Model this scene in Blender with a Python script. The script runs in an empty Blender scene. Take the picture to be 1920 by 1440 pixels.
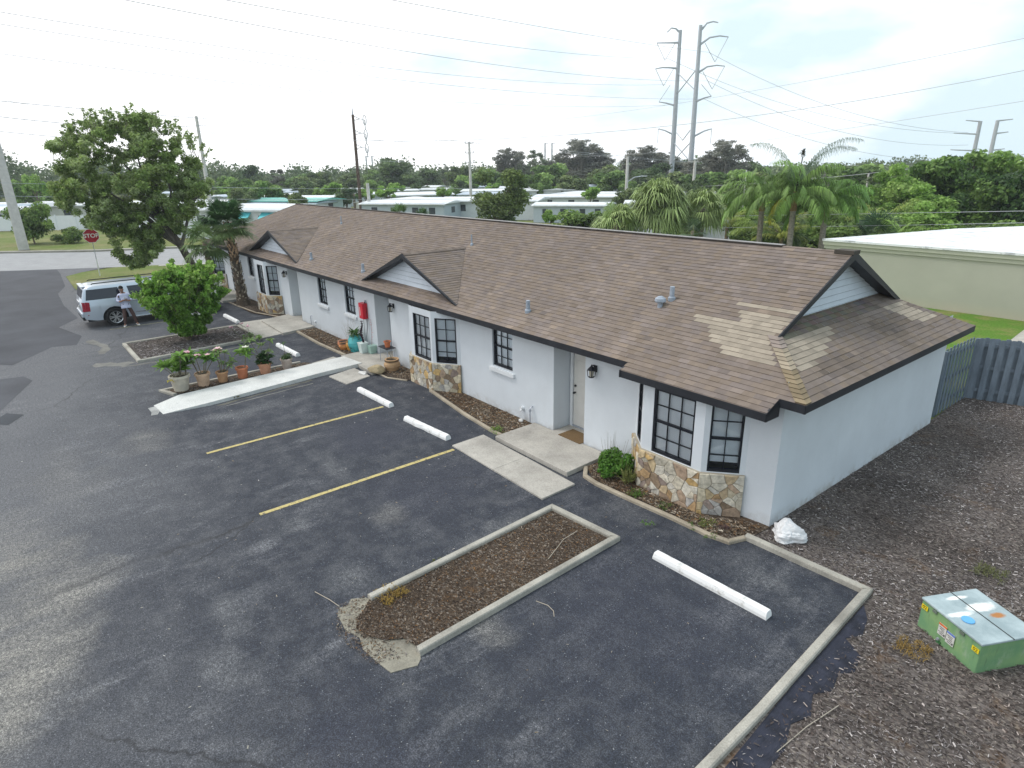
import bpy, math, random
import numpy as np
from mathutils import Vector, Matrix
random.seed(7); np.random.seed(7)
SC = bpy.context.scene; COL = SC.collection
PI = math.pi
# ------------------------------------------------------------------ camera
cam_d = bpy.data.cameras.new("camera"); cam = bpy.data.objects.new("camera", cam_d); COL.objects.link(cam)
YAW, PIT, ROL = math.radians(141.1805), math.radians(18.9987), math.radians(-0.8985)
fw = Vector((math.cos(YAW)*math.cos(PIT), math.sin(YAW)*math.cos(PIT), -math.sin(PIT)))
rt = Vector((math.sin(YAW), -math.cos(YAW), 0)); up = rt.cross(fw)
r2 = rt*math.cos(ROL)+up*math.sin(ROL); u2 = -rt*math.sin(ROL)+up*math.cos(ROL)
cam.matrix_world = Matrix(((r2.x,u2.x,-fw.x,0),(r2.y,u2.y,-fw.y,0),(r2.z,u2.z,-fw.z,6.5),(0,0,0,1)))
cam_d.sensor_width = 36; cam_d.lens = 1178.84/1920*36; cam_d.clip_start = .1; cam_d.clip_end = 4000
SC.camera = cam
# ------------------------------------------------------------------ sky, sun, exposure
SUN_EL, SUN_AZ = math.radians(58), math.radians(215)     # azimuth: direction the light comes from, ccw from +X
w = bpy.data.worlds.new("World"); SC.world = w; w.use_nodes = True
wn = w.node_tree; wn.nodes.clear()
def WN(t, **k):
    n = wn.nodes.new(t)
    for a, v in k.items(): setattr(n, a, v)
    return n
sky = WN('ShaderNodeTexSky', sky_type='NISHITA', sun_disc=False, sun_elevation=SUN_EL, sun_rotation=math.radians(90)-SUN_AZ, air_density=1.0, dust_density=1.6, ozone_density=1.0)
tc = WN('ShaderNodeTexCoord'); mp = WN('ShaderNodeMapping'); mp.inputs['Scale'].default_value = (1, 1, 2.6)
wn.links.new(tc.outputs['Generated'], mp.inputs['Vector'])
no = WN('ShaderNodeTexNoise'); no.inputs['Scale'].default_value = 2.3; no.inputs['Detail'].default_value = 6; no.inputs['Roughness'].default_value = .5
wn.links.new(mp.outputs[0], no.inputs['Vector'])
sep = WN('ShaderNodeSeparateXYZ'); wn.links.new(tc.outputs['Generated'], sep.inputs[0])
def wm(op, a, b):
    n = WN('ShaderNodeMath', operation=op)
    for i, v in enumerate((a, b)):
        if hasattr(v, 'is_linked'): wn.links.new(v, n.inputs[i])
        else: n.inputs[i].default_value = v
    return n.outputs[0]
# thicker cloud toward the west-south-west (-X), thinner to the north
bias = wm('ADD', wm('MULTIPLY', sep.outputs[0], -.36), wm('MULTIPLY', sep.outputs[1], -.20))
cr = WN('ShaderNodeValToRGB'); cr.color_ramp.elements[0].position = .46; cr.color_ramp.elements[1].position = .64
wn.links.new(wm('ADD', no.outputs['Fac'], bias), cr.inputs[0])
ms = WN('ShaderNodeMix', data_type='RGBA', blend_type='MULTIPLY'); ms.inputs[0].default_value = 1
wn.links.new(sky.outputs[0], ms.inputs[6]); ms.inputs[7].default_value = (1.0, 1.0, 1.0, 1)
# thin high veil whitens the blue, then cloud on top
veil = WN('ShaderNodeMix', data_type='RGBA'); veil.inputs[0].default_value = .92
wn.links.new(ms.outputs[2], veil.inputs[6]); veil.inputs[7].default_value = (6.9, 8.4, 9.2, 1)
mx = WN('ShaderNodeMix', data_type='RGBA'); wn.links.new(cr.outputs[0], mx.inputs[0]); wn.links.new(veil.outputs[2], mx.inputs[6]); mx.inputs[7].default_value = (12.2, 12.2, 12.3, 1)
bg = WN('ShaderNodeBackground'); bg.inputs['Strength'].default_value = .1; wn.links.new(mx.outputs[2], bg.inputs['Color'])
wo = WN('ShaderNodeOutputWorld'); wn.links.new(bg.outputs[0], wo.inputs['Surface'])
sd = bpy.data.lights.new("sun", 'SUN'); sd.energy = 1.3; sd.angle = math.radians(14); sd.color = (1.0, .97, .92)
sun = bpy.data.objects.new("sun", sd); COL.objects.link(sun)
sv = Vector((math.cos(SUN_EL)*math.cos(SUN_AZ), math.cos(SUN_EL)*math.sin(SUN_AZ), math.sin(SUN_EL)))
sun.rotation_euler = sv.to_track_quat('Z', 'Y').to_euler(); sun.location = (0, 0, 60)
vs = SC.view_settings; vs.view_transform = 'Standard'; vs.look = 'None'; vs.gamma = 1; vs.exposure = 0.33; vs.use_curve_mapping = False
# ------------------------------------------------------------------ node helpers
class NT:
    def __init__(s, name, rough=.8, spec=.3, metallic=0):
        s.m = bpy.data.materials.new(name); s.m.use_nodes = True; s.t = s.m.node_tree
        s.b = s.t.nodes['Principled BSDF']; s.b.inputs['Roughness'].default_value = rough
        s.b.inputs['Specular IOR Level'].default_value = spec; s.b.inputs['Metallic'].default_value = metallic
    def n(s, ty, **k):
        n = s.t.nodes.new(ty)
        for a, v in k.items(): setattr(n, a, v)
        return n
    def put(s, v, sock):
        if hasattr(v, 'is_linked'): s.t.links.new(v, sock)
        elif isinstance(v, (tuple, list)) and len(v) == 3 and sock.type == 'RGBA': sock.default_value = (*v, 1)
        else: sock.default_value = v
    def pos(s): return s.n('ShaderNodeNewGeometry').outputs['Position']
    def obj(s): return s.n('ShaderNodeTexCoord').outputs['Object']
    def map(s, v, scale=(1,1,1), loc=(0,0,0), rot=(0,0,0)):
        m = s.n('ShaderNodeMapping'); s.put(v, m.inputs[0]); m.inputs['Scale'].default_value = scale; m.inputs['Location'].default_value = loc; m.inputs['Rotation'].default_value = rot
        return m.outputs[0]
    def noise(s, v, scale, detail=3, rough=.55, out='Fac', dist=0):
        n = s.n('ShaderNodeTexNoise'); s.put(v, n.inputs['Vector']); n.inputs['Scale'].default_value = scale; n.inputs['Detail'].default_value = detail; n.inputs['Roughness'].default_value = rough; n.inputs['Distortion'].default_value = dist
        return n.outputs[out]
    def voro(s, v, scale, feature='F1', out='Distance', rnd=1):
        n = s.n('ShaderNodeTexVoronoi', feature=feature); s.put(v, n.inputs['Vector']); n.inputs['Scale'].default_value = scale; n.inputs['Randomness'].default_value = rnd
        return n.outputs[out]
    def ramp(s, f, stops):
        r = s.n('ShaderNodeValToRGB'); s.put(f, r.inputs[0]); e = r.color_ramp.elements
        while len(e) < len(stops): e.new(.5)
        for i, (p, c) in enumerate(stops):
            e[i].position = p; e[i].color = (c, c, c, 1) if not isinstance(c, tuple) else (*c, 1)
        return r.outputs[0]
    def mix(s, f, a, b, mode='MIX'):
        m = s.n('ShaderNodeMix', data_type='RGBA', blend_type=mode); s.put(f, m.inputs[0]); s.put(a, m.inputs[6]); s.put(b, m.inputs[7]); return m.outputs[2]
    def math(s, op, a, b=0., c=0.):
        m = s.n('ShaderNodeMath', operation=op); s.put(a, m.inputs[0]); s.put(b, m.inputs[1]); s.put(c, m.inputs[2]); return m.outputs[0]
    def spot(s, x, y, rx, ry, rot=0):
        # soft irregular stain mask on the ground round (x, y)
        p = s.pos(); wob = s.noise(p, .9, 4, .6, 'Color')
        p2 = s.n('ShaderNodeVectorMath', operation='ADD'); s.put(p, p2.inputs[0])
        sc = s.n('ShaderNodeVectorMath', operation='SCALE'); s.put(wob, sc.inputs[0]); sc.inputs['Scale'].default_value = max(rx, ry)*1.1; s.put(sc.outputs[0], p2.inputs[1])
        k = max(rx, ry)*.55
        m = s.map(p2.outputs[0], (1, 1, 0), (-x-k, -y-k, 0)); m = s.map(m, (1, 1, 1), (0, 0, 0), (0, 0, -rot)); m = s.map(m, (1/rx, 1/ry, 0))
        l = s.n('ShaderNodeVectorMath', operation='LENGTH'); s.put(m, l.inputs[0])
        return s.ramp(l.outputs['Value'], [(.35, 1.), (1., 0.)])
    def col(s, c): s.put(c, s.b.inputs['Base Color']); return s
    def bump(s, h, strength=.3, dist=.01):
        b = s.n('ShaderNodeBump'); s.put(h, b.inputs['Height']); b.inputs['Strength'].default_value = strength; b.inputs['Distance'].default_value = dist
        s.t.links.new(b.outputs[0], s.b.inputs['Normal']); return s
    def attr(s, name='col', out='Color'):
        a = s.n('ShaderNodeAttribute', attribute_name=name); return a.outputs[out]
def plain(name, c, rough=.7, var=.12, scale=3., metallic=0, spec=.3, bump=0, bscale=60., world=False):
    k = NT(name, rough, spec, metallic); p = k.pos() if world else k.obj()
    f = k.ramp(k.noise(p, scale, 5, .6), [(.3, 1-var), (.7, 1+var)])
    k.col(k.mix(1., c, f, 'MULTIPLY'))
    if bump: k.bump(k.noise(p, bscale, 3), bump, .01)
    return k.m
def vcol(name, rough=.8, var=.15, scale=8., bump=.2, bscale=40., spec=.25, trans=0):
    k = NT(name, rough, spec); p = k.obj()
    f = k.ramp(k.noise(p, scale, 4, .6), [(.3, 1-var), (.7, 1+var)])
    k.put(k.mix(1., k.attr(), f, 'MULTIPLY'), k.b.inputs['Base Color'])
    if bump: k.bump(k.noise(p, bscale, 3), bump, .01)
    if trans:
        t = k.n('ShaderNodeBsdfTranslucent'); k.put(k.attr(), t.inputs['Color'])
        ms_ = k.n('ShaderNodeMixShader'); ms_.inputs[0].default_value = trans
        out = k.t.nodes['Material Output']; k.t.links.new(k.b.outputs[0], ms_.inputs[1]); k.t.links.new(t.outputs[0], ms_.inputs[2]); k.t.links.new(ms_.outputs[0], out.inputs['Surface'])
    return k.m
# ------------------------------------------------------------------ objects
def tag(o, label=None, cat=None, group=None, kind=None):
    if label: o['label'] = label
    if cat: o['category'] = cat
    if group: o['group'] = group
    if kind: o['kind'] = kind
    return o
def thing(name, label, cat, loc=(0,0,0), rz=0, group=None):
    o = bpy.data.objects.new(name, None); COL.objects.link(o); o.location = loc; o.rotation_euler = (0,0,rz); o.empty_display_size = .2
    return tag(o, label, cat, group)
def ring(c, r, n=12, ax=Vector((0,0,1)), rot=0):
    ax = Vector(ax).normalized(); a = ax.orthogonal().normalized(); b = ax.cross(a)
    return [Vector(c)+a*math.cos(rot+2*PI*i/n)*r+b*math.sin(rot+2*PI*i/n)*r for i in range(n)]
class MB:
    def __init__(s): s.v=[]; s.f=[]; s.m=[]; s.c=[]; s.mi=0; s.cc=(1,1,1)
    def face(s, pts):
        k=len(s.v); s.v += [tuple(p) for p in pts]; s.f.append(tuple(range(k,k+len(pts)))); s.m.append(s.mi); s.c.append(s.cc); return s
    def box(s, x0,y0,z0,x1,y1,z1):
        k=len(s.v); s.v += [(x,y,z) for z in (z0,z1) for y in (y0,y1) for x in (x0,x1)]
        for f in ((0,2,3,1),(4,5,7,6),(0,1,5,4),(2,6,7,3),(0,4,6,2),(1,3,7,5)): s.f.append(tuple(k+i for i in f)); s.m.append(s.mi); s.c.append(s.cc)
        return s
    def obox(s, c, ax, ay, az):    # oriented box: centre and half-axis vectors
        c,ax,ay,az = map(Vector,(c,ax,ay,az)); k=len(s.v)
        s.v += [tuple(c+ax*i+ay*j+az*l) for l in (-1,1) for j in (-1,1) for i in (-1,1)]
        for f in ((0,2,3,1),(4,5,7,6),(0,1,5,4),(2,6,7,3),(0,4,6,2),(1,3,7,5)): s.f.append(tuple(k+i for i in f)); s.m.append(s.mi); s.c.append(s.cc)
        return s
    def bar(s, a, b, wd, h, upv=(0,0,1)):   # beam from a to b
        a,b=Vector(a),Vector(b); d=(b-a); L=d.length; d.normalize(); sd_=d.cross(Vector(upv))
        if sd_.length<1e-4: sd_=d.orthogonal()
        sd_.normalize(); u_=sd_.cross(d)
        return s.obox((a+b)/2, d*L/2, sd_*wd/2, u_*h/2)
    def tube(s, pts, rad, n=8, cap=True):
        pts=[Vector(p) for p in pts]; rad = rad if isinstance(rad,(list,tuple)) else [rad]*len(pts); k0=len(s.v); ref=None
        for i,p in enumerate(pts):
            d=(pts[min(i+1,len(pts)-1)]-pts[max(i-1,0)]); d = d.normalized() if d.length>1e-9 else Vector((0,0,1))
            if ref is None: ref=d.orthogonal().normalized()
            ref=(ref-d*ref.dot(d)).normalized(); b=d.cross(ref)
            s.v += [tuple(p+ref*math.cos(2*PI*j/n)*rad[i]+b*math.sin(2*PI*j/n)*rad[i]) for j in range(n)]
        for i in range(len(pts)-1):
            for j in range(n):
                s.f.append((k0+i*n+j,k0+i*n+(j+1)%n,k0+(i+1)*n+(j+1)%n,k0+(i+1)*n+j)); s.m.append(s.mi); s.c.append(s.cc)
        if cap:
            s.f.append(tuple(k0+j for j in reversed(range(n)))); s.f.append(tuple(k0+(len(pts)-1)*n+j for j in range(n))); s.m += [s.mi]*2; s.c += [s.cc]*2
        return s
    def lathe(s, c, prof, n=20, cap=True):   # profile [(r,z)...] about a vertical axis
        c=Vector(c); k=len(s.v)
        for r,z in prof: s.v += [(c.x+r*math.cos(2*PI*j/n), c.y+r*math.sin(2*PI*j/n), c.z+z) for j in range(n)]
        for i in range(len(prof)-1):
            for j in range(n): s.f.append((k+i*n+j,k+i*n+(j+1)%n,k+(i+1)*n+(j+1)%n,k+(i+1)*n+j)); s.m.append(s.mi); s.c.append(s.cc)
        if cap:
            s.f.append(tuple(k+j for j in reversed(range(n)))); s.f.append(tuple(k+(len(prof)-1)*n+j for j in range(n))); s.m += [s.mi]*2; s.c += [s.cc]*2
        return s
    def prism(s, poly, z0, z1, bottom=True):  # xy polygon extruded
        k=len(s.v); n=len(poly); s.v += [(p[0],p[1],z0) for p in poly]+[(p[0],p[1],z1) for p in poly]
        ar=sum(poly[i][0]*poly[(i+1)%n][1]-poly[(i+1)%n][0]*poly[i][1] for i in range(n)); o=list(range(n))
        if ar<0: o.reverse()
        fs=[tuple(k+n+i for i in o)]+([tuple(k+i for i in reversed(o))] if bottom else [])
        fs+=[(k+o[i],k+o[(i+1)%n],k+n+o[(i+1)%n],k+n+o[i]) for i in range(n)]
        s.f+=fs; s.m+=[s.mi]*len(fs); s.c+=[s.cc]*len(fs); return s
    def arr(s, V, F, C=None):
        k=len(s.v); s.v += [tuple(p) for p in V]; s.f += [tuple(int(i)+k for i in f) for f in F]; s.m += [s.mi]*len(F); s.c += ([tuple(c) for c in C] if C is not None else [s.cc]*len(F)); return s
    def build(s, name, mats, parent=None, smooth=False, loc=None, bevel=0, label=None):
        me=bpy.data.meshes.new(name); me.from_pydata(s.v,[],s.f); mats=mats if isinstance(mats,(list,tuple)) else [mats]
        for m in mats: me.materials.append(m)
        if len(mats)>1: me.polygons.foreach_set('material_index', s.m)
        a=me.attributes.new('col','FLOAT_COLOR','FACE'); cc=np.ones((len(s.f),4),np.float32); cc[:,:3]=np.array(s.c,np.float32).reshape(-1,3); a.data.foreach_set('color',cc.ravel())
        if smooth: me.polygons.foreach_set('use_smooth',[True]*len(s.f))
        me.update(); o=bpy.data.objects.new(name,me); COL.objects.link(o)
        if parent: o.parent=parent
        if loc: o.location=loc
        if bevel:
            b=o.modifiers.new('bevel','BEVEL'); b.width=bevel; b.segments=2; b.limit_method='ANGLE'
        if label: o['label']=label
        return o
def npmesh(name, V, F, C, mat, parent=None, smooth=False):
    """quads from numpy arrays, one colour per face"""
    me=bpy.data.meshes.new(name); nv,nf=len(V),len(F); k=F.shape[1]
    me.vertices.add(nv); me.vertices.foreach_set('co',V.astype(np.float32).ravel())
    me.loops.add(nf*k); me.loops.foreach_set('vertex_index',F.astype(np.int32).ravel())
    me.polygons.add(nf); me.polygons.foreach_set('loop_start',np.arange(0,nf*k,k,dtype=np.int32)); me.polygons.foreach_set('loop_total',np.full(nf,k,dtype=np.int32))
    me.materials.append(mat); a=me.attributes.new('col','FLOAT_COLOR','FACE'); cc=np.ones((nf,4),np.float32); cc[:,:3]=C; a.data.foreach_set('color',cc.ravel())
    me.update(calc_edges=True); o=bpy.data.objects.new(name,me); COL.objects.link(o)
    if parent: o.parent=parent
    return o
def copy_tree(o, parent=None):
    c=o.copy(); COL.objects.link(c); c.parent=parent
    for ch in list(o.children): copy_tree(ch,c)
    return c
def jit(c,a,b,r=random):
    k=r.uniform(a,b); return tuple(x*k for x in c)
def struct(o): o['kind']='structure'; return o
import bmesh
# ------------------------------------------------------------------ materials
def asphalt_mat():
    k=NT('asphalt',.82,.35); p=k.pos()
    big=k.noise(p,.16,5,.6); mid=k.noise(p,2.2,7,.68)
    streak=k.noise(k.map(p,(2.0,.6,1)),1.0,8,.72)
    fine=k.noise(p,55,2,.7); grit=k.noise(p,17,4,.75)
    sx=k.n('ShaderNodeSeparateXYZ'); k.put(p,sx.inputs[0])
    lane=k.ramp(k.math('ADD',k.math('MULTIPLY',sx.outputs[1],-.13),k.math('ADD',k.math('MULTIPLY',big,1.1),k.math('MULTIPLY',k.math('ADD',sx.outputs[0],16.),-.028))),[(.12,0.),(.72,1.)])
    c=k.mix(lane,(.021,.0245,.034),(.082,.084,.092))
    c=k.mix(k.math('MULTIPLY',k.ramp(mid,[(.44,0.),(.66,1.)]),.42),c,(.095,.097,.104))
    wear=k.math('MULTIPLY',k.ramp(streak,[(.50,0.),(.70,1.)]),k.ramp(k.noise(p,.42,4),[(.38,0.),(.60,1.)]))
    c=k.mix(k.math('MULTIPLY',k.math('MULTIPLY',wear,k.ramp(grit,[(.35,.3),(.6,1.)])),.55),c,(.20,.20,.21))
    brk=k.math('MULTIPLY',k.ramp(streak,[(.36,.25),(.66,1.)]),k.ramp(grit,[(.3,.35),(.62,1.)]))
    for x,y,rx,ry,a,cl in SPOTS: c=k.mix(k.math('MULTIPLY',k.math('MULTIPLY',k.spot(x,y,rx*1.25,ry*1.1),a*(.75 if cl!=DARK else 1.)),brk if cl!=DARK else 1.),c,cl)
    c=k.mix(1.,c,k.ramp(fine,[(.30,.42),(.5,1.),(.66,2.0)]),'MULTIPLY')
    c=k.mix(1.,c,k.ramp(grit,[(.30,.62),(.62,1.38)]),'MULTIPLY')
    # pale stones showing through
    v=k.voro(p,16,out='Distance'); c=k.mix(k.math('MULTIPLY',k.ramp(v,[(.06,1.),(.15,0.)]),k.ramp(k.noise(p,2.3,3),[(.40,0.),(.58,.85)])),c,(.30,.31,.33))
    # cracks
    cr_=k.voro(k.map(p,(1,1,0)),.16,'DISTANCE_TO_EDGE'); pw=k.n('ShaderNodeVectorMath',operation='ADD'); k.put(p,pw.inputs[0]); k.put(k.noise(p,.8,4,.6,'Color'),pw.inputs[1])
    cr_=k.voro(k.map(pw.outputs[0],(1,1,0)),.11,'DISTANCE_TO_EDGE')
    c=k.mix(k.math('MULTIPLY',k.ramp(cr_,[(0.,1.),(.004,0.)]),k.ramp(big,[(.46,0.),(.56,.7)])),c,(.016,.016,.018))
    k.col(c); k.put(k.ramp(streak,[(.4,.72),(.8,.93)]),k.b.inputs['Roughness'])
    k.bump(k.math('ADD',fine,k.math('MULTIPLY',grit,.6)),.45,.008); return k.m
TAN=(.25,.235,.205); PALE=(.22,.22,.22); DARK=(.026,.029,.042)
SPOTS=[(-10.2,-1.0,1.7,1.0,.85,TAN),(-11.8,-.35,1.7,.8,.75,TAN),(-9.2,-1.4,1.7,.8,.75,TAN),(-13.6,-1.0,1.6,.8,.8,TAN),(-16.3,.1,2.0,.9,.28,TAN),(-17.4,2.0,.9,.8,.5,TAN),(-10.15,4.95,.5,.45,.62,TAN),(-9.2,8.2,.35,.9,.5,PALE),
 (-8.7,3.5,.45,.5,.45,PALE),(-6.2,4.55,.45,.3,.6,TAN),(-9.1,1.6,.8,.3,.4,PALE),(-11.0,3.4,.4,.35,.4,PALE),(-12.9,5.0,1.1,.3,.4,PALE),(-8.0,1.2,.6,.3,.38,PALE),(-8.35,6.3,.3,.8,.45,PALE),
 (-14.2,6.4,1.3,1.3,.75,DARK),(-10.5,6.2,1.5,1.8,.55,DARK),(-5.0,6.3,2.0,1.9,.5,DARK),(-4.3,8.8,.8,.5,.4,PALE),(-25.0,6.2,.5,1.5,.5,PALE),(-26.0,3.4,1.0,.5,.4,TAN),(-17.8,4.7,.4,1.6,.5,PALE),(-7.1,8.6,.5,.35,.45,PALE),(-5.2,2.2,1.6,.8,.55,DARK),(-13.3,8.4,1.2,.5,.5,DARK),(-22.7,6.0,1.2,1.2,.4,DARK)]
ASPHALT=asphalt_mat()
def grass_mat():
    k=NT('ground_grass',.95,.15); p=k.pos()
    a=k.noise(p,.22,5,.6); b=k.noise(p,6,5,.7)
    c=k.mix(k.ramp(a,[(.38,0.),(.62,1.)]),(.12,.165,.04),(.21,.205,.09))
    c=k.mix(1.,c,k.ramp(b,[(.3,.75),(.7,1.25)]),'MULTIPLY'); k.col(c).bump(b,.6,.04); return k.m
GRASS=grass_mat()
def green_grass():
    k=NT('green_lawn',.95,.15); p=k.pos(); a=k.noise(p,.8,5,.6); b=k.noise(p,14,5,.7)
    c=k.mix(k.ramp(a,[(.45,0.),(.66,1.)]),(.095,.19,.026),(.20,.20,.07)); c=k.mix(1.,c,k.ramp(b,[(.3,.6),(.7,1.4)]),'MULTIPLY'); k.col(c).bump(b,.7,.04); return k.m
def concrete(name,c=(.30,.295,.265),stain=.3):
    k=NT(name,.88,.25); p=k.pos(); a=k.noise(p,1.1,6,.65); b=k.noise(p,40,3,.7)
    cc=k.mix(1.,c,k.ramp(a,[(.3,1-stain),(.7,1+stain*.6)]),'MULTIPLY'); cc=k.mix(1.,cc,k.ramp(b,[(.3,.8),(.7,1.18)]),'MULTIPLY')
    v=k.ramp(k.noise(p,4.5,5,.7),[(.60,0.),(.75,.5)]); cc=k.mix(v,cc,tuple(x*.45 for x in c)); k.col(cc).bump(b,.3,.005); return k.m
CONC=concrete('concrete',(.42,.395,.355)); KERB=concrete('kerb_concrete',(.38,.36,.315),.4); EDGER=concrete('edger',(.36,.31,.24),.4)
STREET=concrete('street_paving',(.32,.32,.325),.12)
def mulch_mat(name,c1,c2,orange=.3):
    k=NT(name,.95,.15); p=k.pos(); v=k.voro(k.map(p,(1,1.7,1)),26,out='Color'); s=k.n('ShaderNodeSeparateXYZ'); k.put(v,s.inputs[0])
    c=k.mix(s.outputs[0],c1,c2); c=k.mix(k.ramp(s.outputs[1],[(.86,0.),(.9,.7)]),c,(.24,.21,.18))
    c=k.mix(k.math('MULTIPLY',k.ramp(k.noise(p,1.6,4,.6),[(.58,0.),(.74,1.)]),orange),c,(.20,.10,.03))
    c=k.mix(1.,c,k.ramp(k.noise(p,.6,4),[(.3,.6),(.7,1.3)]),'MULTIPLY'); k.col(c).bump(s.outputs[2],.8,.03); return k.m
MULCH=mulch_mat('bark_mulch',(.045,.036,.032),(.16,.138,.128),.35); LITTER=mulch_mat('leaf_litter',(.035,.024,.018),(.11,.082,.06),.55)
YELLOW=NT('yellow_paint',.7,.3); _p=YELLOW.pos()
YELLOW.col(YELLOW.mix(YELLOW.ramp(YELLOW.noise(_p,11,6,.8),[(.52,0.),(.62,.9)]),(.50,.41,.17),(.08,.08,.08)))
# ------------------------------------------------------------------ ground sheets
def sheet(name, poly, z, mat, label=None):
    o=MB().face([(x,y,z) for x,y in poly]).build(name,mat); return struct(o)
sheet('ground',[(-1500,-1500),(1500,-1500),(1500,1500),(-1500,1500)],-.06,GRASS)
sheet('street',[(-72.3,.33),(-150,-135),(-136,-140),(-58.64,-.01),(-54.48,7.1),(-51.5,13.5),(-30,52),(-10,90),(-22,96),(-42,58),(-63.6,14.7),(-67.4,6.6)],-.02,STREET)
sheet('parking_lot',[(-2.5,-30),(-2.55,0),(-2.78,6.2),(-2.95,9.58),(-4.9,9.58),(-5.6,9.9),(-41.6,10.3),(-42.3,9.0),(-42.3,3.4),(-46,3.25),(-52.0,3.35),(-53.6,4.6),(-54.9,6.2),(-59.2,-1.0),(-75,-30)],0.,ASPHALT)
sheet('lawn',[(-42.3,3.4),(-46,3.25),(-51.8,3.35),(-53.3,4.4),(-54.4,6.6),(-53.3,9.3),(-51.3,13.6),(-49,18),(-42.3,18)],.02,GRASS)
MB().prism([(-53.2,9.3),(-52.6,9.1),(-47.6,18.2),(-48.3,18.5)],-.02,.05).build('sidewalk',concrete('sidewalk_concrete',(.42,.41,.37)))['kind']='structure'
MB().prism([(-63.9,14.7),(-67.7,6.6),(-72.6,.33),(-110,-66),(-110.6,-65.7),(-73.2,.6),(-68.3,6.9),(-64.4,15.0),(-43,59),(-42.4,58.6)],-.03,.10).build('street_kerb',concrete('street_kerb_concrete',(.36,.34,.30)))['kind']='structure'
sheet('mulch_ground',[(-2.55,-30),(-2.60,0),(-2.84,6.2),(-2.99,9.6),(-5.04,9.6),(-5.04,18.75),(-5.1,20.9),(-3.75,21.3),(9,25.3),(14,-30)],.012,MULCH)
sheet('back_lawn',[(-20,20.9),(-5.1,20.95),(9,25.4),(14,33.4),(-20,33.4)],.0,green_grass())
MB().prism([(-6.0,28.7),(-6.25,33.2),(12,33.25),(12,29.2)],-.02,.06).build('back_path',CONC)['kind']='structure'
# darker newer tarmac patches in the lane
def patch(pts,c,nm):
    k=NT(nm,.9,.3); p=k.pos(); f=k.noise(p,70,3,.7); cc=k.mix(1.,c,k.ramp(f,[(.3,.75),(.7,1.3)]),'MULTIPLY'); cc=k.mix(1.,cc,k.ramp(k.noise(p,.5,4),[(.3,.8),(.7,1.2)]),'MULTIPLY'); k.col(cc).bump(f,.3,.005)
    sheet('tarmac_patch',pts,.004,k.m)
patch([(-59.0,-1.2),(-56.3,3.2),(-53.8,3.2),(-47.3,2.9),(-44.5,2.3),(-40.2,2.2),(-36.0,2.4),(-34.3,1.5),(-31.7,2.1),(-30.1,1.75),(-30.4,.95),(-28.3,-.4),(-29.3,-1.2),(-34,-9)],(.068,.070,.080),'patch_tarmac')
patch([(-26.6,-1.2),(-26.4,-.15),(-25.6,.05),(-21.3,-1.35),(-21.0,-3)],(.074,.076,.086),'patch_tarmac_old')
patch([(-21.7,-1.15),(-22.4,-.75),(-21.9,-.35),(-21.2,-.75)],(.05,.054,.062),'patch_tarmac_small')
def ragged(pts,w_,seed,z,mat,nm):
    r_=random.Random(seed); A=[];B_=[]
    for (x0,y0),(x1,y1) in zip(pts[:-1],pts[1:]):
        n_=max(2,int(math.hypot(x1-x0,y1-y0)/.22)); d=Vector((x1-x0,y1-y0)).normalized()
        for i in range(n_): t_=i/n_; x,y=x0+(x1-x0)*t_,y0+(y1-y0)*t_; A.append((x-d.y*w_*r_.uniform(.15,.75),y+d.x*w_*r_.uniform(.15,.75))); B_.append((x+d.y*w_*r_.uniform(.15,.75),y-d.x*w_*r_.uniform(.15,.75)))
    sheet(nm,A+B_[::-1],z,mat)
WORN=concrete('worn_edge',(.20,.195,.18),.45)
ragged([(-25.35,2.6),(-25.1,4.6),(-25.25,6.3),(-25.5,7.7)],.16,3,.005,WORN,'worn_strip'); ragged([(-26.4,1.9),(-25.9,2.5),(-25.4,3.1)],.55,4,.0055,WORN,'worn_strip'); ragged([(-30.6,2.2),(-28.9,2.6),(-27.6,2.3)],.3,6,.0045,WORN,'worn_strip')
ragged([(-18.95,4.1),(-19.15,5.6),(-19.4,7.4)],.14,8,.005,concrete('worn_dark',(.13,.125,.105),.5),'worn_strip'); ragged([(-18.75,4.3),(-18.9,5.6),(-19.05,7.3)],.07,9,.005,WORN,'worn_strip')
ragged([(-19.35,2.55),(-19.9,2.6),(-20.3,2.55)],.22,12,.005,concrete('paint_splash',(.42,.42,.41),.4),'worn_strip')
# stall lines
def line(x,y0,y1,wd,mat=None):
    sheet('parking_line',[(x-wd/2,y0),(x+wd/2,y0),(x+wd/2,y1),(x-wd/2,y1)],.006,mat or YELLOW.m)
line(-11.83,2.98,7.66,.105); line(-15.62,2.95,7.76,.105)
FADED=plain('faded_paint',(.28,.26,.17),.8,.5,6,world=True); line(-32.22,3.2,7.6,.09,FADED)
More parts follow.
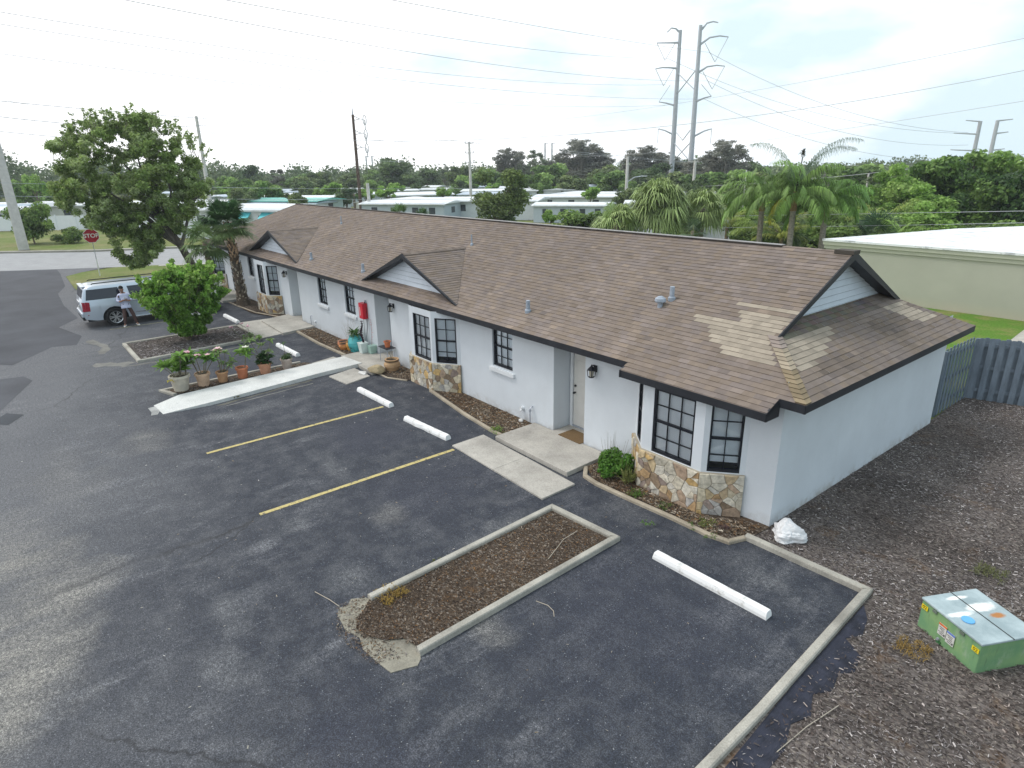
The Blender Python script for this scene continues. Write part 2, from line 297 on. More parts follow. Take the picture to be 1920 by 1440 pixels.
# ------------------------------------------------------------------ kerbs and planting islands
def kerb_run(name, pts, wd, h, mat, z0=-.03, seg=None):
    """square kerb along a polyline; pts are the centre line"""
    m=MB(); P_=[Vector((x,y,0)) for x,y in pts]; L=[];R_=[]
    for i,p in enumerate(P_):
        d1=(p-P_[i-1]).normalized() if i>0 else None; d2=(P_[i+1]-p).normalized() if i<len(P_)-1 else None
        d=(d1+d2).normalized() if d1 and d2 else (d1 or d2); n=Vector((-d.y,d.x,0)); k=1/max(.4,n.dot(Vector((-(d1 or d2).y,(d1 or d2).x,0))))
        L.append(p+n*wd/2*k); R_.append(p-n*wd/2*k)
    b=.018
    for i in range(len(P_)-1):
        a,c,d,e=L[i],L[i+1],R_[i+1],R_[i]; z=Vector((0,0,1)); n=(a-e).normalized()*b
        m.face([a+z*z0,c+z*z0,c+z*(h-b),a+z*(h-b)][::-1]); m.face([e+z*z0,d+z*z0,d+z*(h-b),e+z*(h-b)])
        m.face([a+z*(h-b),c+z*(h-b),c-n+z*h,a-n+z*h][::-1]); m.face([e+z*(h-b),d+z*(h-b),d+n+z*h,e+n+z*h]); m.face([a-n+z*h,c-n+z*h,d+n+z*h,e+n+z*h][::-1])
    for i in (0,-1):
        q=[L[i]+Vector((0,0,z0)),L[i]+Vector((0,0,h)),R_[i]+Vector((0,0,h)),R_[i]+Vector((0,0,z0))]; m.face(q if i==0 else q[::-1])
    return struct(m.build(name,mat))
kerb_run('kerb',[(-7.98,3.44),(-8.17,7.55),(-6.60,7.68),(-6.47,3.42)],.125,.10,KERB)
sheet('planting_bed',[(-7.97,3.42),(-8.12,7.55),(-6.6,7.68),(-6.5,3.5),(-6.85,3.42),(-6.98,3.2),(-7.2,3.05),(-7.5,2.97),(-7.72,3.12),(-7.85,3.3)],.03,LITTER)
MB().prism([(-8.2,3.22),(-8.08,3.42),(-7.9,3.5),(-6.6,3.5),(-6.36,3.40),(-6.28,3.30),(-6.40,2.95),(-6.7,2.90),(-7.05,2.86),(-7.3,2.93),(-7.6,2.84),(-8.0,2.90),(-8.12,2.99),(-8.08,3.1)],-.02,.012).build('kerb_apron',concrete('apron_concrete',(.29,.27,.22),.5))['kind']='structure'
kerb_run('kerb',[(-2.55,-6),(-2.83,6.2),(-3.0,9.60),(-5.10,9.55)],.125,.10,KERB)
kerb_run('kerb',[(-28.72,3.22),(-25.5,3.22)],.14,.10,KERB); kerb_run('kerb',[(-28.72,3.29),(-28.86,7.6)],.14,.10,KERB); kerb_run('kerb',[(-25.57,3.29),(-25.98,7.6)],.14,.10,KERB); kerb_run('kerb',[(-28.8,7.67),(-25.9,7.67)],.14,.10,KERB)
sheet('planting_bed',[(-28.7,3.3),(-25.6,3.3),(-25.98,7.6),(-28.8,7.6)],.05,MULCH)
kerb_run('kerb',[(-20.72,3.36),(-21.42,3.13),(-21.48,7.6)],.12,.08,KERB)
sheet('planting_bed',[(-20.75,3.4),(-21.4,3.2),(-21.42,7.8),(-20.6,8.0)],.035,MULCH)
# ------------------------------------------------------------------ slabs, porches, ramp
def slab(name,pts,z1,z0=-.05,mat=None): return struct(MB().prism(pts,z0,z1).build(name,mat or CONC,bevel=.012))
slab('path',[(-12.02,7.74),(-12.04,8.72),(-10.32,8.68),(-10.30,7.70)],.035); slab('path',[(-10.29,7.70),(-10.31,8.68),(-8.60,8.62),(-8.58,7.66)],.04)
slab('porch_slab',[(-11.62,8.78),(-11.64,10.12),(-10.93,10.12),(-10.93,10.74),(-9.86,10.74),(-9.86,10.12),(-9.05,10.12),(-9.0,8.76)],.11)
slab('path',[(-21.10,7.68),(-21.41,8.82),(-20.57,8.95),(-20.4,7.75)],.03); slab('path',[(-19.30,7.72),(-19.6,8.78),(-18.42,8.78),(-18.14,7.82)],.035)
slab('porch_slab',[(-21.1,8.98),(-21.16,10.12),(-20.38,10.12),(-20.38,10.74),(-19.32,10.74),(-19.32,10.12),(-18.7,10.1),(-18.5,8.9)],.11)
slab('path',[(-29.50,7.88),(-29.42,9.22),(-26.15,8.72),(-25.96,7.74)],.035)
slab('porch_slab',[(-28.95,8.72),(-29.37,10.12),(-28.78,10.12),(-28.78,10.74),(-27.67,10.74),(-27.67,10.12),(-26.2,10.1),(-25.9,8.6)],.11)
slab('porch_slab',[(-38.6,8.7),(-38.6,10.12),(-37.73,10.12),(-37.73,10.74),(-36.62,10.74),(-36.62,10.12),(-35.0,10.1),(-34.9,8.7)],.11)
WPAINT=concrete('white_painted_concrete',(.60,.60,.58),.15)
rm=MB(); a=[(-20.45,3.40),(-19.14,3.72)]; e=[(-20.72,8.95),(-19.62,8.95)]
rm.face([(-20.45,3.40,.10),(-19.10,3.95,.10),(-19.55,7.6,.13),(-19.65,9.1,.135),(-20.85,8.98,.135),(-20.65,6,.12)][::-1])
rm.face([(-20.22,2.66,.004),(-19.25,2.72,.004),(-19.10,3.95,.10),(-20.45,3.40,.10)][::-1])
rm.face([(-19.10,3.95,.10),(-19.10,3.95,-.02),(-19.55,7.6,-.02),(-19.55,7.6,.13)]); rm.face([(-19.25,2.72,0),(-19.10,3.95,-.02),(-19.10,3.95,.10)]); rm.face([(-20.45,3.40,.10),(-20.45,3.40,-.02),(-20.22,2.66,0)]); rm.face([(-19.55,7.6,.13),(-19.55,7.6,-.02),(-19.65,9.1,-.02),(-19.65,9.1,.135)])
rm.face([(-20.45,3.40,.10),(-20.65,6,.12),(-20.65,6,-.02),(-20.45,3.4,-.02)]); rm.face([(-20.65,6,.12),(-20.85,8.98,.135),(-20.85,8.98,-.02),(-20.65,6,-.02)])
struct(rm.build('ramp',WPAINT))
for x,y,ln in ((-19.0,4.3,.2),):
    pass
# beds along the front wall with low edging
def bed(poly,edge,wd=.10,h=.07,mat=None):
    sheet('planting_bed',poly,.03,mat or LITTER); kerb_run('bed_edging',edge,wd,h,EDGER)
bed([(-9.02,9.4),(-8.45,9.02),(-7.3,9.06),(-6.4,9.12),(-5.6,9.14),(-5.2,9.24),(-5.04,9.6),(-5.0,10.2),(-9.05,10.2)],[(-9.0,9.36),(-8.72,9.05),(-8.3,8.98),(-7.3,9.02),(-6.4,9.08),(-5.6,9.10),(-5.22,9.18),(-5.1,9.52)])
bed([(-15.9,9.62),(-13.6,9.22),(-12.1,9.08),(-11.62,9.1),(-11.62,10.2),(-15.8,10.2)],[(-15.85,9.52),(-13.6,9.18),(-12.1,9.04),(-11.7,9.03)])
bed([(-18.65,9.2),(-18.0,9.2),(-17.2,9.5),(-17.0,10.2),(-18.7,10.2)],[(-18.5,9.12),(-17.9,9.14),(-17.2,9.48)],.06,.04)
bed([(-26.2,9.3),(-23.5,9.2),(-21.2,9.3),(-21.2,10.2),(-26.2,10.2)],[(-26.15,9.26),(-23.5,9.16),(-21.25,9.22)],.10,.08)
bed([(-34.6,9.0),(-31.2,9.0),(-29.5,9.6),(-29.4,10.2),(-34.8,10.2)],[(-34.8,9.0),(-33.2,9.05),(-31.2,9.2),(-29.45,9.7)],.08,.05)
# black landscape fabric left bare beside the kerb
fb=[(-2.90,9.25),(-2.72,8.95),(-2.62,8.55),(-2.75,8.3),(-2.45,8.1),(-2.38,7.75),(-2.5,7.55),(-2.42,7.2),(-2.55,6.95),(-2.40,6.6),(-2.5,6.3),(-2.36,5.9),(-2.35,5.5),(-2.26,5.1),(-2.28,4.6),(-2.2,3),(-2.55,3),(-2.66,5.0),(-2.80,7.0)]
fbm=NT('landscape_fabric',.75,.3); _q=fbm.pos(); fbm.col(fbm.mix(1.,(.020,.022,.034),fbm.ramp(fbm.noise(_q,5,5),[(.3,.6),(.75,1.9)]),'MULTIPLY')).bump(fbm.noise(fbm.map(_q,(6,1,1)),3,4),.8,.04)
tag(MB().prism(fb,.0,.022).build('landscape_fabric',fbm.m),'strip of bare black landscape fabric between the long right kerb and the bark mulch','ground fabric')
# ------------------------------------------------------------------ loose bark, chips and leaves
def chips(name, poly, n, pal, smin, smax, z, label, cat, asp=.22, clump=None):
    P_=np.array(poly); x0,y0=P_.min(0); x1,y1=P_.max(0); pts=np.zeros((0,2))
    while len(pts)<n:
        q=np.random.rand(n*2,2)*[x1-x0,y1-y0]+[x0,y0]; ins=np.zeros(len(q),bool); j=len(P_)-1
        for i in range(len(P_)):
            a,b=P_[i],P_[j]; c=((a[1]>q[:,1])!=(b[1]>q[:,1]))&(q[:,0]<(b[0]-a[0])*(q[:,1]-a[1])/(b[1]-a[1]+1e-12)+a[0]); ins^=c; j=i
        pts=np.vstack([pts,q[ins]])
    pts=pts[:n]; th=np.random.rand(n)*2*PI; L=smin+(smax-smin)*np.random.rand(n)**2; W_=L*asp*(.6+.8*np.random.rand(n))
    d=np.stack([np.cos(th),np.sin(th),(np.random.rand(n)-.5)*.5],1); s_=np.stack([-np.sin(th),np.cos(th),(np.random.rand(n)-.5)*.9],1)
    c=np.concatenate([pts,(z+np.random.rand(n,1)*.02)],1); t=np.stack([np.zeros(n),np.zeros(n),W_*.7],1)
    V=np.stack([c-d*L[:,None]/2-s_*W_[:,None]/2, c+d*L[:,None]/2-s_*W_[:,None]/2, c+d*L[:,None]*.42+t, c-d*L[:,None]*.42+t, c-d*L[:,None]/2+s_*W_[:,None]/2, c+d*L[:,None]/2+s_*W_[:,None]/2],1).reshape(-1,3)
    b=(np.arange(n)*6)[:,None]; F=np.concatenate([b+[0,1,2,3],b+[3,2,5,4]],1).reshape(-1,4)
    pal=np.array(pal); ci=pal[np.random.randint(0,len(pal),n)]*(.6+.8*np.random.rand(n,1)); lo=(np.sin(pts[:,0]*1.9+1)*np.cos(pts[:,1]*1.4)+np.sin(pts[:,0]*.8-pts[:,1]*1.1+2)+np.sin(pts[:,0]*4.1+pts[:,1]*3.3)*.5)[:,None]/2.5; ci=ci*(.92+.34*lo)*(1+np.clip(-lo,0,1)*np.array([.10,-.03,-.13])); C=np.repeat(ci,2,0)
    return tag(npmesh(name,V,F,C,CHIP),label,cat,kind='stuff')
CHIP=vcol('bark_chip',.9,.1,5,0)
DB=[(.08,.068,.066),(.16,.14,.137),(.25,.225,.22),(.40,.37,.36),(.05,.042,.041),(.12,.097,.09),(.20,.18,.175),(.17,.152,.152)]
OR=[(.20,.12,.06),(.14,.085,.05),(.09,.065,.045),(.24,.19,.13),(.055,.042,.032),(.36,.31,.25),(.12,.09,.065),(.16,.13,.10)]
chips('bark_mulch',[(-2.15,1),(-2.28,5.1),(-2.4,5.9),(-2.5,6.3),(-2.42,6.6),(-2.55,6.95),(-2.44,7.2),(-2.5,7.55),(-2.42,7.75),(-2.5,8.1),(-2.75,8.35),(-2.62,8.6),(-2.72,8.95),(-2.86,9.6),(-5.0,9.65),(-5.0,18.7),(-5.0,20.7),(-3.7,21.1),(3,23),(4,12),(1.5,4)],115000,DB,.015,.062,.02,'grey brown bark mulch chips covering the ground right of the building','bark mulch')
chips('bark_mulch',[(-7.9,3.35),(-8.08,7.45),(-6.7,7.6),(-6.58,3.45),(-6.9,3.3),(-7.1,3.02),(-7.5,2.9),(-7.8,3.1)],14000,[(.22,.115,.045),(.07,.05,.038),(.10,.075,.055),(.05,.038,.03),(.16,.12,.085),(.30,.25,.20),(.06,.045,.036),(.12,.10,.085),(.04,.03,.025)],.012,.045,.035,'orange and brown leaf litter and chips filling the near kerbed island','leaf litter')
for q,n_,lb in (([(-9.0,9.4),(-8.45,9.08),(-5.6,9.2),(-5.1,9.6),(-5.1,10.1),(-6.2,9.55),(-7.7,9.55),(-8.9,10.1)],3500,'leaf litter in the edged bed below the nearest bay window'),([(-15.5,9.65),(-13.6,9.26),(-11.7,9.1),(-11.7,10.1),(-14.9,10.1)],3500,'brown leaf litter in the narrow bed below the middle plain window'),([(-18.6,9.3),(-17.3,9.5),(-17.3,10.1),(-18.6,10.1)],900,'brown leaf litter round the tan clay pot'),([(-26.1,9.3),(-21.3,9.3),(-21.3,10.1),(-26.1,10.1)],2500,'dry leaf litter in the bed under the two small windows')):
    chips('leaf_litter',q,n_,OR,.03,.09,.035,lb,'leaf litter')
chips('bark_mulch',[(-28.6,3.4),(-25.7,3.4),(-26.05,7.5),(-28.7,7.5)],4000,[c for c in DB],.04,.10,.055,'dark bark mulch round the big green shrub in the far kerbed island','bark mulch')
chips('bark_mulch',[(-21.3,3.3),(-20.7,3.5),(-20.7,7.8),(-21.3,7.7)],1500,OR[1:5],.04,.09,.04,'brown mulch under the row of potted plants beside the white ramp','bark mulch')
chips('bark_mulch',[(-8.2,3.0),(-8.05,3.7),(-7.2,3.2),(-6.5,3.3),(-6.7,2.8),(-7.6,2.7)],1500,OR+DB[:3],.012,.05,.012,'dry leaves and crumbs spilling over the rough concrete end of the near island','leaf litter')
# bark scattered over the tarmac edge and fabric
chips('bark_mulch',[(-2.6,3),(-2.75,8.8),(-2.4,9),(-2.1,3)],420,DB,.02,.07,.03,'loose chips scattered on the black fabric edge','bark mulch')
chips('debris',[(-20,-1),(-20,9),(-3.2,9.2),(-3,1)],500,[(.35,.33,.28),(.25,.2,.14),(.45,.43,.4)],.012,.05,.004,'tiny pale leaves and crumbs scattered over the black tarmac','debris')
# ------------------------------------------------------------------ building materials
k=NT('stucco',.9,.2); p=k.pos(); n1=k.noise(p,.7,5,.6); n2=k.noise(p,45,3,.7)
c=k.mix(1.,(.61,.645,.685),k.ramp(n1,[(.3,.93),(.7,1.05)]),'MULTIPLY')
sx=k.n('ShaderNodeSeparateXYZ'); k.put(p,sx.inputs[0])
dirt=k.math('MULTIPLY',k.ramp(sx.outputs[2],[(0.,1.),(.28,0.)]),k.ramp(k.noise(p,3.5,5,.7),[(.42,0.),(.65,.75)])); c=k.mix(dirt,c,(.33,.30,.26))
c=k.mix(k.math('MULTIPLY',k.ramp(k.noise(k.map(p,(3.5,3.5,.35)),1.6,6,.65),[(.54,0.),(.72,1.)]),.05),c,(.40,.39,.37)); k.col(c).bump(k.math('ADD',n2,k.noise(p,9,5,.7)),.5,.008); STUCCO=k.m
BLACK=plain('black_trim',(.022,.024,.030),.5,.25,3,bump=.1); SOFFIT=plain('dark_soffit',(.020,.022,.030),.8,.2)
FRAME=plain('black_frame',(.012,.014,.020),.4,.1); WHITE=plain('white_trim',(.66,.68,.70),.6,.06); DOORM=plain('door_paint',(.60,.59,.56),.5,.05)
SIDING=plain('white_siding',(.58,.63,.70),.6,.06); JOINT_SHADE=plain('siding_joint_shade',(.22,.25,.29),.8,.1); METAL=plain('galvanised',(.42,.45,.50),.45,.15,6,metallic=.4)
VENTM=plain('vent_pipe_grey',(.30,.34,.40),.6,.2,8)
g=NT('window_glass',.05,.5); t=g.n('ShaderNodeBsdfTransparent'); gl=g.n('ShaderNodeBsdfGlossy'); gl.inputs['Roughness'].default_value=.03; gl.inputs['Color'].default_value=(.9,.95,1,1)
fr=g.n('ShaderNodeFresnel'); fr.inputs['IOR'].default_value=1.5; ms2=g.n('ShaderNodeMixShader'); g.t.links.new(g.math('ADD',g.math('MULTIPLY',fr.outputs[0],1.1),.04),ms2.inputs[0]); t.inputs['Color'].default_value=(.92,.95,.97,1)
g.t.links.new(t.outputs[0],ms2.inputs[1]); g.t.links.new(gl.outputs[0],ms2.inputs[2]); g.t.links.new(ms2.outputs[0],g.t.nodes['Material Output'].inputs['Surface']); GLASS=g.m
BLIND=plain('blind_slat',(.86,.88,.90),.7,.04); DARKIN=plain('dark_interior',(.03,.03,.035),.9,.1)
SHING=vcol('shingle',.92,.10,5.,.5,90.,.15); STONE=vcol('veneer_stone',.85,.34,13.,.9,22.); GROUT=plain('stone_grout',(.38,.34,.27),.95,.2,bump=.3)
B=thing('office_building','long single storey white stucco building with a brown shingle roof and stone based bay windows','building',(-23,14,0))
def bp(mb,name,mats,parent=None,**kw):      # a part, mesh given in world coordinates
    o=mb.build(name,mats,None,**kw); o.parent=parent or B; o.matrix_parent_inverse=Matrix.Translation((23,-14,0)) if (parent is None or parent is B) else Matrix.Identity(4)
    return o
# ------------------------------------------------------------------ walls
ZT=2.72
def wall_seg(mb,p0,p1,z0,z1,ops=(),depth=.1):
    """outside lies to the left of p0->p1; openings (s0,s1,za,zb) in metres"""
    p0,p1=Vector((*p0,0)),Vector((*p1,0)); d=(p1-p0); L=d.length; d.normalize(); inn=Vector((d.y,-d.x,0))
    ss=sorted({0,L,*[o[0] for o in ops],*[o[1] for o in ops]}); zz=sorted({z0,z1,*[o[2] for o in ops],*[o[3] for o in ops]})
    q=lambda s,z,dp=0: p0+d*s+inn*dp+Vector((0,0,z))
    for i in range(len(ss)-1):
        for j in range(len(zz)-1):
            sm,zm=(ss[i]+ss[i+1])/2,(zz[j]+zz[j+1])/2
            if any(o[0]<sm<o[1] and o[2]<zm<o[3] for o in ops): continue
            mb.face([q(ss[i],zz[j]),q(ss[i],zz[j+1]),q(ss[i+1],zz[j+1]),q(ss[i+1],zz[j])])
    for s0,s1,za,zb in ops:
        mb.face([q(s0,za),q(s0,zb),q(s0,zb,depth),q(s0,za,depth)]); mb.face([q(s1,za,depth),q(s1,zb,depth),q(s1,zb),q(s1,za)])
        mb.face([q(s0,za,depth),q(s1,za,depth),q(s1,za),q(s0,za)]); mb.face([q(s0,zb),q(s1,zb),q(s1,zb,depth),q(s0,zb,depth)])
def window(p0,p1,s0,s1,za,zb,cols,rows,depth=.07,blind=(0,1),sill=False,curtain=False):
    p0,p1=Vector((*p0,0)),Vector((*p1,0)); d=(p1-p0).normalized(); inn=Vector((d.y,-d.x,0)); z=Vector((0,0,1))
    def loc(s,zz,dp): return p0+d*s+inn*dp+z*zz
    m=MB(); fw_=.04; dp=depth
    def beam(s0_,z0_,s1_,z1_,t,dd=0):   # rectangle of frame
        c=(loc(s0_,z0_,dp+dd)+loc(s1_,z1_,dp+dd))/2; m.obox(c,d*abs(s1_-s0_)/2,inn*t/2,z*abs(z1_-z0_)/2)
    beam(s0,za,s0+fw_,zb,.07); beam(s1-fw_,za,s1,zb,.07); beam(s0+fw_,za,s1-fw_,za+fw_*1.5,.075); beam(s0+fw_,zb-fw_,s1-fw_,zb,.07)
    zm=za+(zb-za)*.5; beam(s0+fw_,zm-.022,s1-fw_,zm+.022,.055)
    for i in range(1,cols):
        s=s0+fw_+(s1-s0-2*fw_)*i/cols; beam(s-.0075,za+fw_,s+.0075,zb-fw_,.03)
    for r in range(1,rows):
        if r*2==rows: continue
        zz=za+(zb-za)*r/rows; beam(s0+fw_,zz-.0075,s1-fw_,zz+.0075,.032)
    w_=bp(m,'window',FRAME)
    def sub(mb,nm,mt):
        o=mb.build(nm,mt); o.parent=w_; o.matrix_parent_inverse=w_.matrix_world.inverted() if False else Matrix.Identity(4); return o
    gm=MB(); gm.face([loc(s0+.03,za+.03,dp+.022),loc(s0+.03,zb-.03,dp+.022),loc(s1-.03,zb-.03,dp+.022),loc(s1-.03,za+.03,dp+.022)])
    subs=[(gm,'glass',GLASS)]
    b=MB(); z0_=za+(zb-za)*blind[0]+.03; n=int((zb-.03-z0_)/.032)
    if curtain:
        for i in range(28):
            a,e=s0+.02+(s1-s0-.04)*i/28,s0+.02+(s1-s0-.04)*(i+1)/28; o1,o2=.055+.012*math.sin(i*2.1),.055+.012*math.sin((i+1)*2.1)
            b.face([loc(a,z0_,dp+o1),loc(a,zb-.02,dp+o1),loc(e,zb-.02,dp+o2),loc(e,z0_,dp+o2)])
        subs.append((b,'curtain',BLIND))
    else:
        for i in range(n):
            zz=zb-.03-i*.032; a=loc(s0+.02,zz,dp+.10)
            b.face([loc(s0+.02,zz,dp+.062),loc(s1-.02,zz,dp+.062),loc(s1-.02,zz-.027,dp+.040),loc(s0+.02,zz-.027,dp+.040)])
        b.obox(loc((s0+s1)/2,z0_,dp+.052),d*(s1-s0-.04)/2,inn*.012,z*.012); subs.append((b,'blind',BLIND))
    db=MB()
    for mb_,nm,mt in subs:
        o=mb_.build(nm,mt); o.parent=w_
    if sill:
        sm=MB(); c=loc((s0+s1)/2,za-.10,0)-inn*.02; sm.obox(c,d*((s1-s0)/2+.10),inn*.045,z*.055); bp(sm,'window_sill',WHITE,bevel=.006)
    # dark room behind
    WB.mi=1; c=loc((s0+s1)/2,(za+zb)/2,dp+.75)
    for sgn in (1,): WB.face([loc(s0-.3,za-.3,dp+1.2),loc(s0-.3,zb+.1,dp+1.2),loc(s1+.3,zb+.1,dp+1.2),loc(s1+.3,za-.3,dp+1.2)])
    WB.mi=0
WB=MB(); YF=10.15
front=[]      # (p0,p1,openings,[window args])
def BAY(r,b,a,l,cw,nw,nl=None,zc=(.92,2.30)):
    yb=9.64; C,B_,A,L=(r,YF),(b,yb),(a,yb),(l,YF)
    for (q0,q1,(s0,s1),cols,bl) in ((C,B_,nw,2,(.12,1)),(B_,A,cw,3,(.0,1)),(A,L,nl or (.16,.60),2,(.0,1))):
        wall_seg(WB,q0,q1,-.05,2.50,[(s0,s1,zc[0],zc[1])]); window(q0,q1,s0,s1,zc[0],zc[1],cols,4,depth=.045,blind=bl)
    # veneer base: real irregular stones on the three facets
    out=MB()
    offs=[]
    P4=[Vector((*x,0)) for x in (C,B_,A,L)]
    for i in range(3):
        d=(P4[i+1]-P4[i]).normalized(); offs.append(Vector((-d.y,d.x,0)))
    T=.055
    def miter(i):
        if i==0: return P4[0]+offs[0]*T-Vector((0,0,0))
        if i==3: return P4[3]+offs[2]*T
        m_=(offs[i-1]+offs[i]).normalized(); return P4[i]+m_*T/m_.dot(offs[i])
    Q=[miter(i) for i in range(4)]
    for i in range(3):
        d=(Q[i+1]-Q[i]); Lf=d.length; d.normalize(); nrm=offs[i]; H=.90
        out.mi=1; out.face([Q[i],Q[i]+Vector((0,0,H)),Q[i+1]+Vector((0,0,H)),Q[i+1]]); out.face([Q[i]+Vector((0,0,H)),P4[i]+Vector((0,0,H)),P4[i+1]+Vector((0,0,H)),Q[i+1]+Vector((0,0,H))]); out.mi=0
        nseed=max(8,int(Lf*H/.027)); seeds=[]
        tries=0
        while len(seeds)<nseed and tries<4000:
            tries+=1; s=(random.uniform(0,Lf),random.uniform(0,H)); mr=random.choice((.035,.06,.10,.18))
            if all(((s[0]-t_[0])*.8)**2+((s[1]-t_[1])*1.15)**2>mr**2 for t_ in seeds): seeds.append(s)
        for si,s in enumerate(seeds):
            poly=[(0,0),(Lf,0),(Lf,H),(0,H)]
            for ti,t_ in enumerate(seeds):
                if ti==si: continue
                mx_,my_=(s[0]+t_[0])/2,(s[1]+t_[1])/2; nx,ny=t_[0]-s[0],t_[1]-s[1]; new=[]
                for j in range(len(poly)):
                    a_,b_=poly[j],poly[(j+1)%len(poly)]; da=(a_[0]-mx_)*nx+(a_[1]-my_)*ny; db_=(b_[0]-mx_)*nx+(b_[1]-my_)*ny
                    if da<=0: new.append(a_)
                    if da*db_<0: u=da/(da-db_); new.append((a_[0]+(b_[0]-a_[0])*u,a_[1]+(b_[1]-a_[1])*u))
                poly=new
                if len(poly)<3: break
            if len(poly)<3: continue
            cx=sum(p_[0] for p_ in poly)/len(poly); cy=sum(p_[1] for p_ in poly)/len(poly)
            rad=sum(math.hypot(p_[0]-cx,p_[1]-cy) for p_ in poly)/len(poly)
            if rad<.03: continue
            k1=max(.3,1-.006/rad); k2=max(.25,1-.016/rad); th=random.uniform(.010,.034)
            W3=lambda u,v,o: Q[i]+d*u+Vector((0,0,v))+nrm*o
            tones=[(.50,.45,.36),(.45,.42,.37),(.60,.56,.48),(.50,.39,.24),(.44,.34,.22),(.38,.36,.34),(.52,.45,.33),(.34,.25,.18),(.58,.53,.44),(.50,.34,.15),(.28,.22,.19),(.55,.50,.41),(.48,.44,.36),(.36,.24,.13),(.26,.19,.13)]
            out.cc=jit(random.choice(tones),.85,1.12,random)
            lo=[W3(cx+(p_[0]-cx)*k1,cy+(p_[1]-cy)*k1,.001) for p_ in poly]; mi_=[W3(cx+(p_[0]-cx)*k1,cy+(p_[1]-cy)*k1,th*.6) for p_ in poly]; hi=[W3(cx+(p_[0]-cx)*k2,cy+(p_[1]-cy)*k2,th) for p_ in poly]
            n_=len(poly)
            for j in range(n_):
                out.face([lo[j],mi_[j],mi_[(j+1)%n_],lo[(j+1)%n_]]); out.face([mi_[j],hi[j],hi[(j+1)%n_],mi_[(j+1)%n_]])
            out.face(hi[::-1])
        out.mi=1
    for e,pp in ((0,C),(3,L)):
        q_=Q[e]; p_=Vector((*pp,0)); out.face([p_,q_,q_+Vector((0,0,.9)),p_+Vector((0,0,.9))])
    bp(out,'stone_base',[STONE,GROUT])
def FW(x0,x1,wins=()):
    ops=[(x0-w_[0],x0-w_[1],w_[2],w_[3]) for w_ in wins]
    wall_seg(WB,(x0,YF),(x1,YF),-.05,ZT,ops)
    for w_ in wins: window((x0,YF),(x1,YF),x0-w_[0],x0-w_[1],w_[2],w_[3],3,4,depth=.085,sill=True,blind=(0,1),curtain=True)
def RECESS(x0,x1):
    wall_seg(WB,(x0,YF),(x0,10.8),-.05,ZT); wall_seg(WB,(x1,10.8),(x1,YF),-.05,ZT)
    wall_seg(WB,(x0,10.8),(x1,10.8),-.05,ZT)
    # door set in the back of the porch: white casing, panel, knob, deadbolt
    m=MB(); L_,R_=x1+.03,x0-.03
    m.box(L_,10.70,.11,L_+.09,10.8-.002,2.26); m.box(R_-.09,10.70,.11,R_,10.8-.002,2.26); m.box(L_+.09,10.70,2.17,R_-.09,10.8-.002,2.26)
    bp(m,'door_frame',WHITE)
    dm=MB(); dm.box(L_+.10,10.735,.15,R_-.10,10.8-.004,2.155); 
    for zz in (.4,.95,1.5): dm.box(L_+.22,10.728,zz,R_-.22,10.736,zz+.42)
    do=bp(dm,'door',DOORM,bevel=.004)
    dmt=plain('dark_metal',(.05,.05,.055),.35,.1,metallic=.8); h=MB(); h.tube([(L_+.17,10.735,1.05),(L_+.17,10.69,1.05),(L_+.17,10.688,1.05),(L_+.17,10.655,1.05)],[.018,.014,.032,.026]); h.build('handle',dmt).parent=do; h=MB(); h.tube([(L_+.17,10.735,1.23),(L_+.17,10.70,1.23)],[.03,.026])
    o=h.build('deadbolt',dmt); o.parent=do
    t_=MB(); t_.box(L_+.09,10.70,.11,R_-.09,10.8,.148); bp(t_,'threshold',METAL)
wall_seg(WB,(-4.97,18.0),(-5.03,10.22),-.05,2.9)
wall_seg(WB,(-5.03,10.22),(-5.60,YF),-.05,ZT)
BAY(-5.60,-6.23,-7.68,-8.28,(.22,1.20),(.10,.70))
FW(-8.28,-9.86); RECESS(-9.86,-10.95); FW(-10.95,-15.04,[(-12.58,-13.46,1.28,2.44)])
BAY(-15.04,-15.80,-17.08,-17.7,(.10,1.05),(.12,.80))
FW(-17.7,-19.30); RECESS(-19.30,-20.40); FW(-20.40,-27.65,[(-22.02,-22.88,1.26,2.44),(-24.6,-25.46,1.24,2.44)])
RECESS(-27.65,-28.80); FW(-28.80,-29.92); BAY(-29.92,-30.5,-31.85,-32.5,(.15,.95),(.10,.66))
FW(-32.5,-36.6,[(-33.75,-34.5,1.34,2.4)]); RECESS(-36.6,-37.75); FW(-37.75,-38.84); BAY(-38.84,-39.5,-40.7,-41.2,(.10,1.05),(.08,.8),zc=(.92,2.35))
wall_seg(WB,(-41.2,YF),(-41.2,18),-.05,ZT); wall_seg(WB,(-41.2,18),(-4.97,18),-.05,ZT)
bp(WB,'wall',[STUCCO,DARKIN])
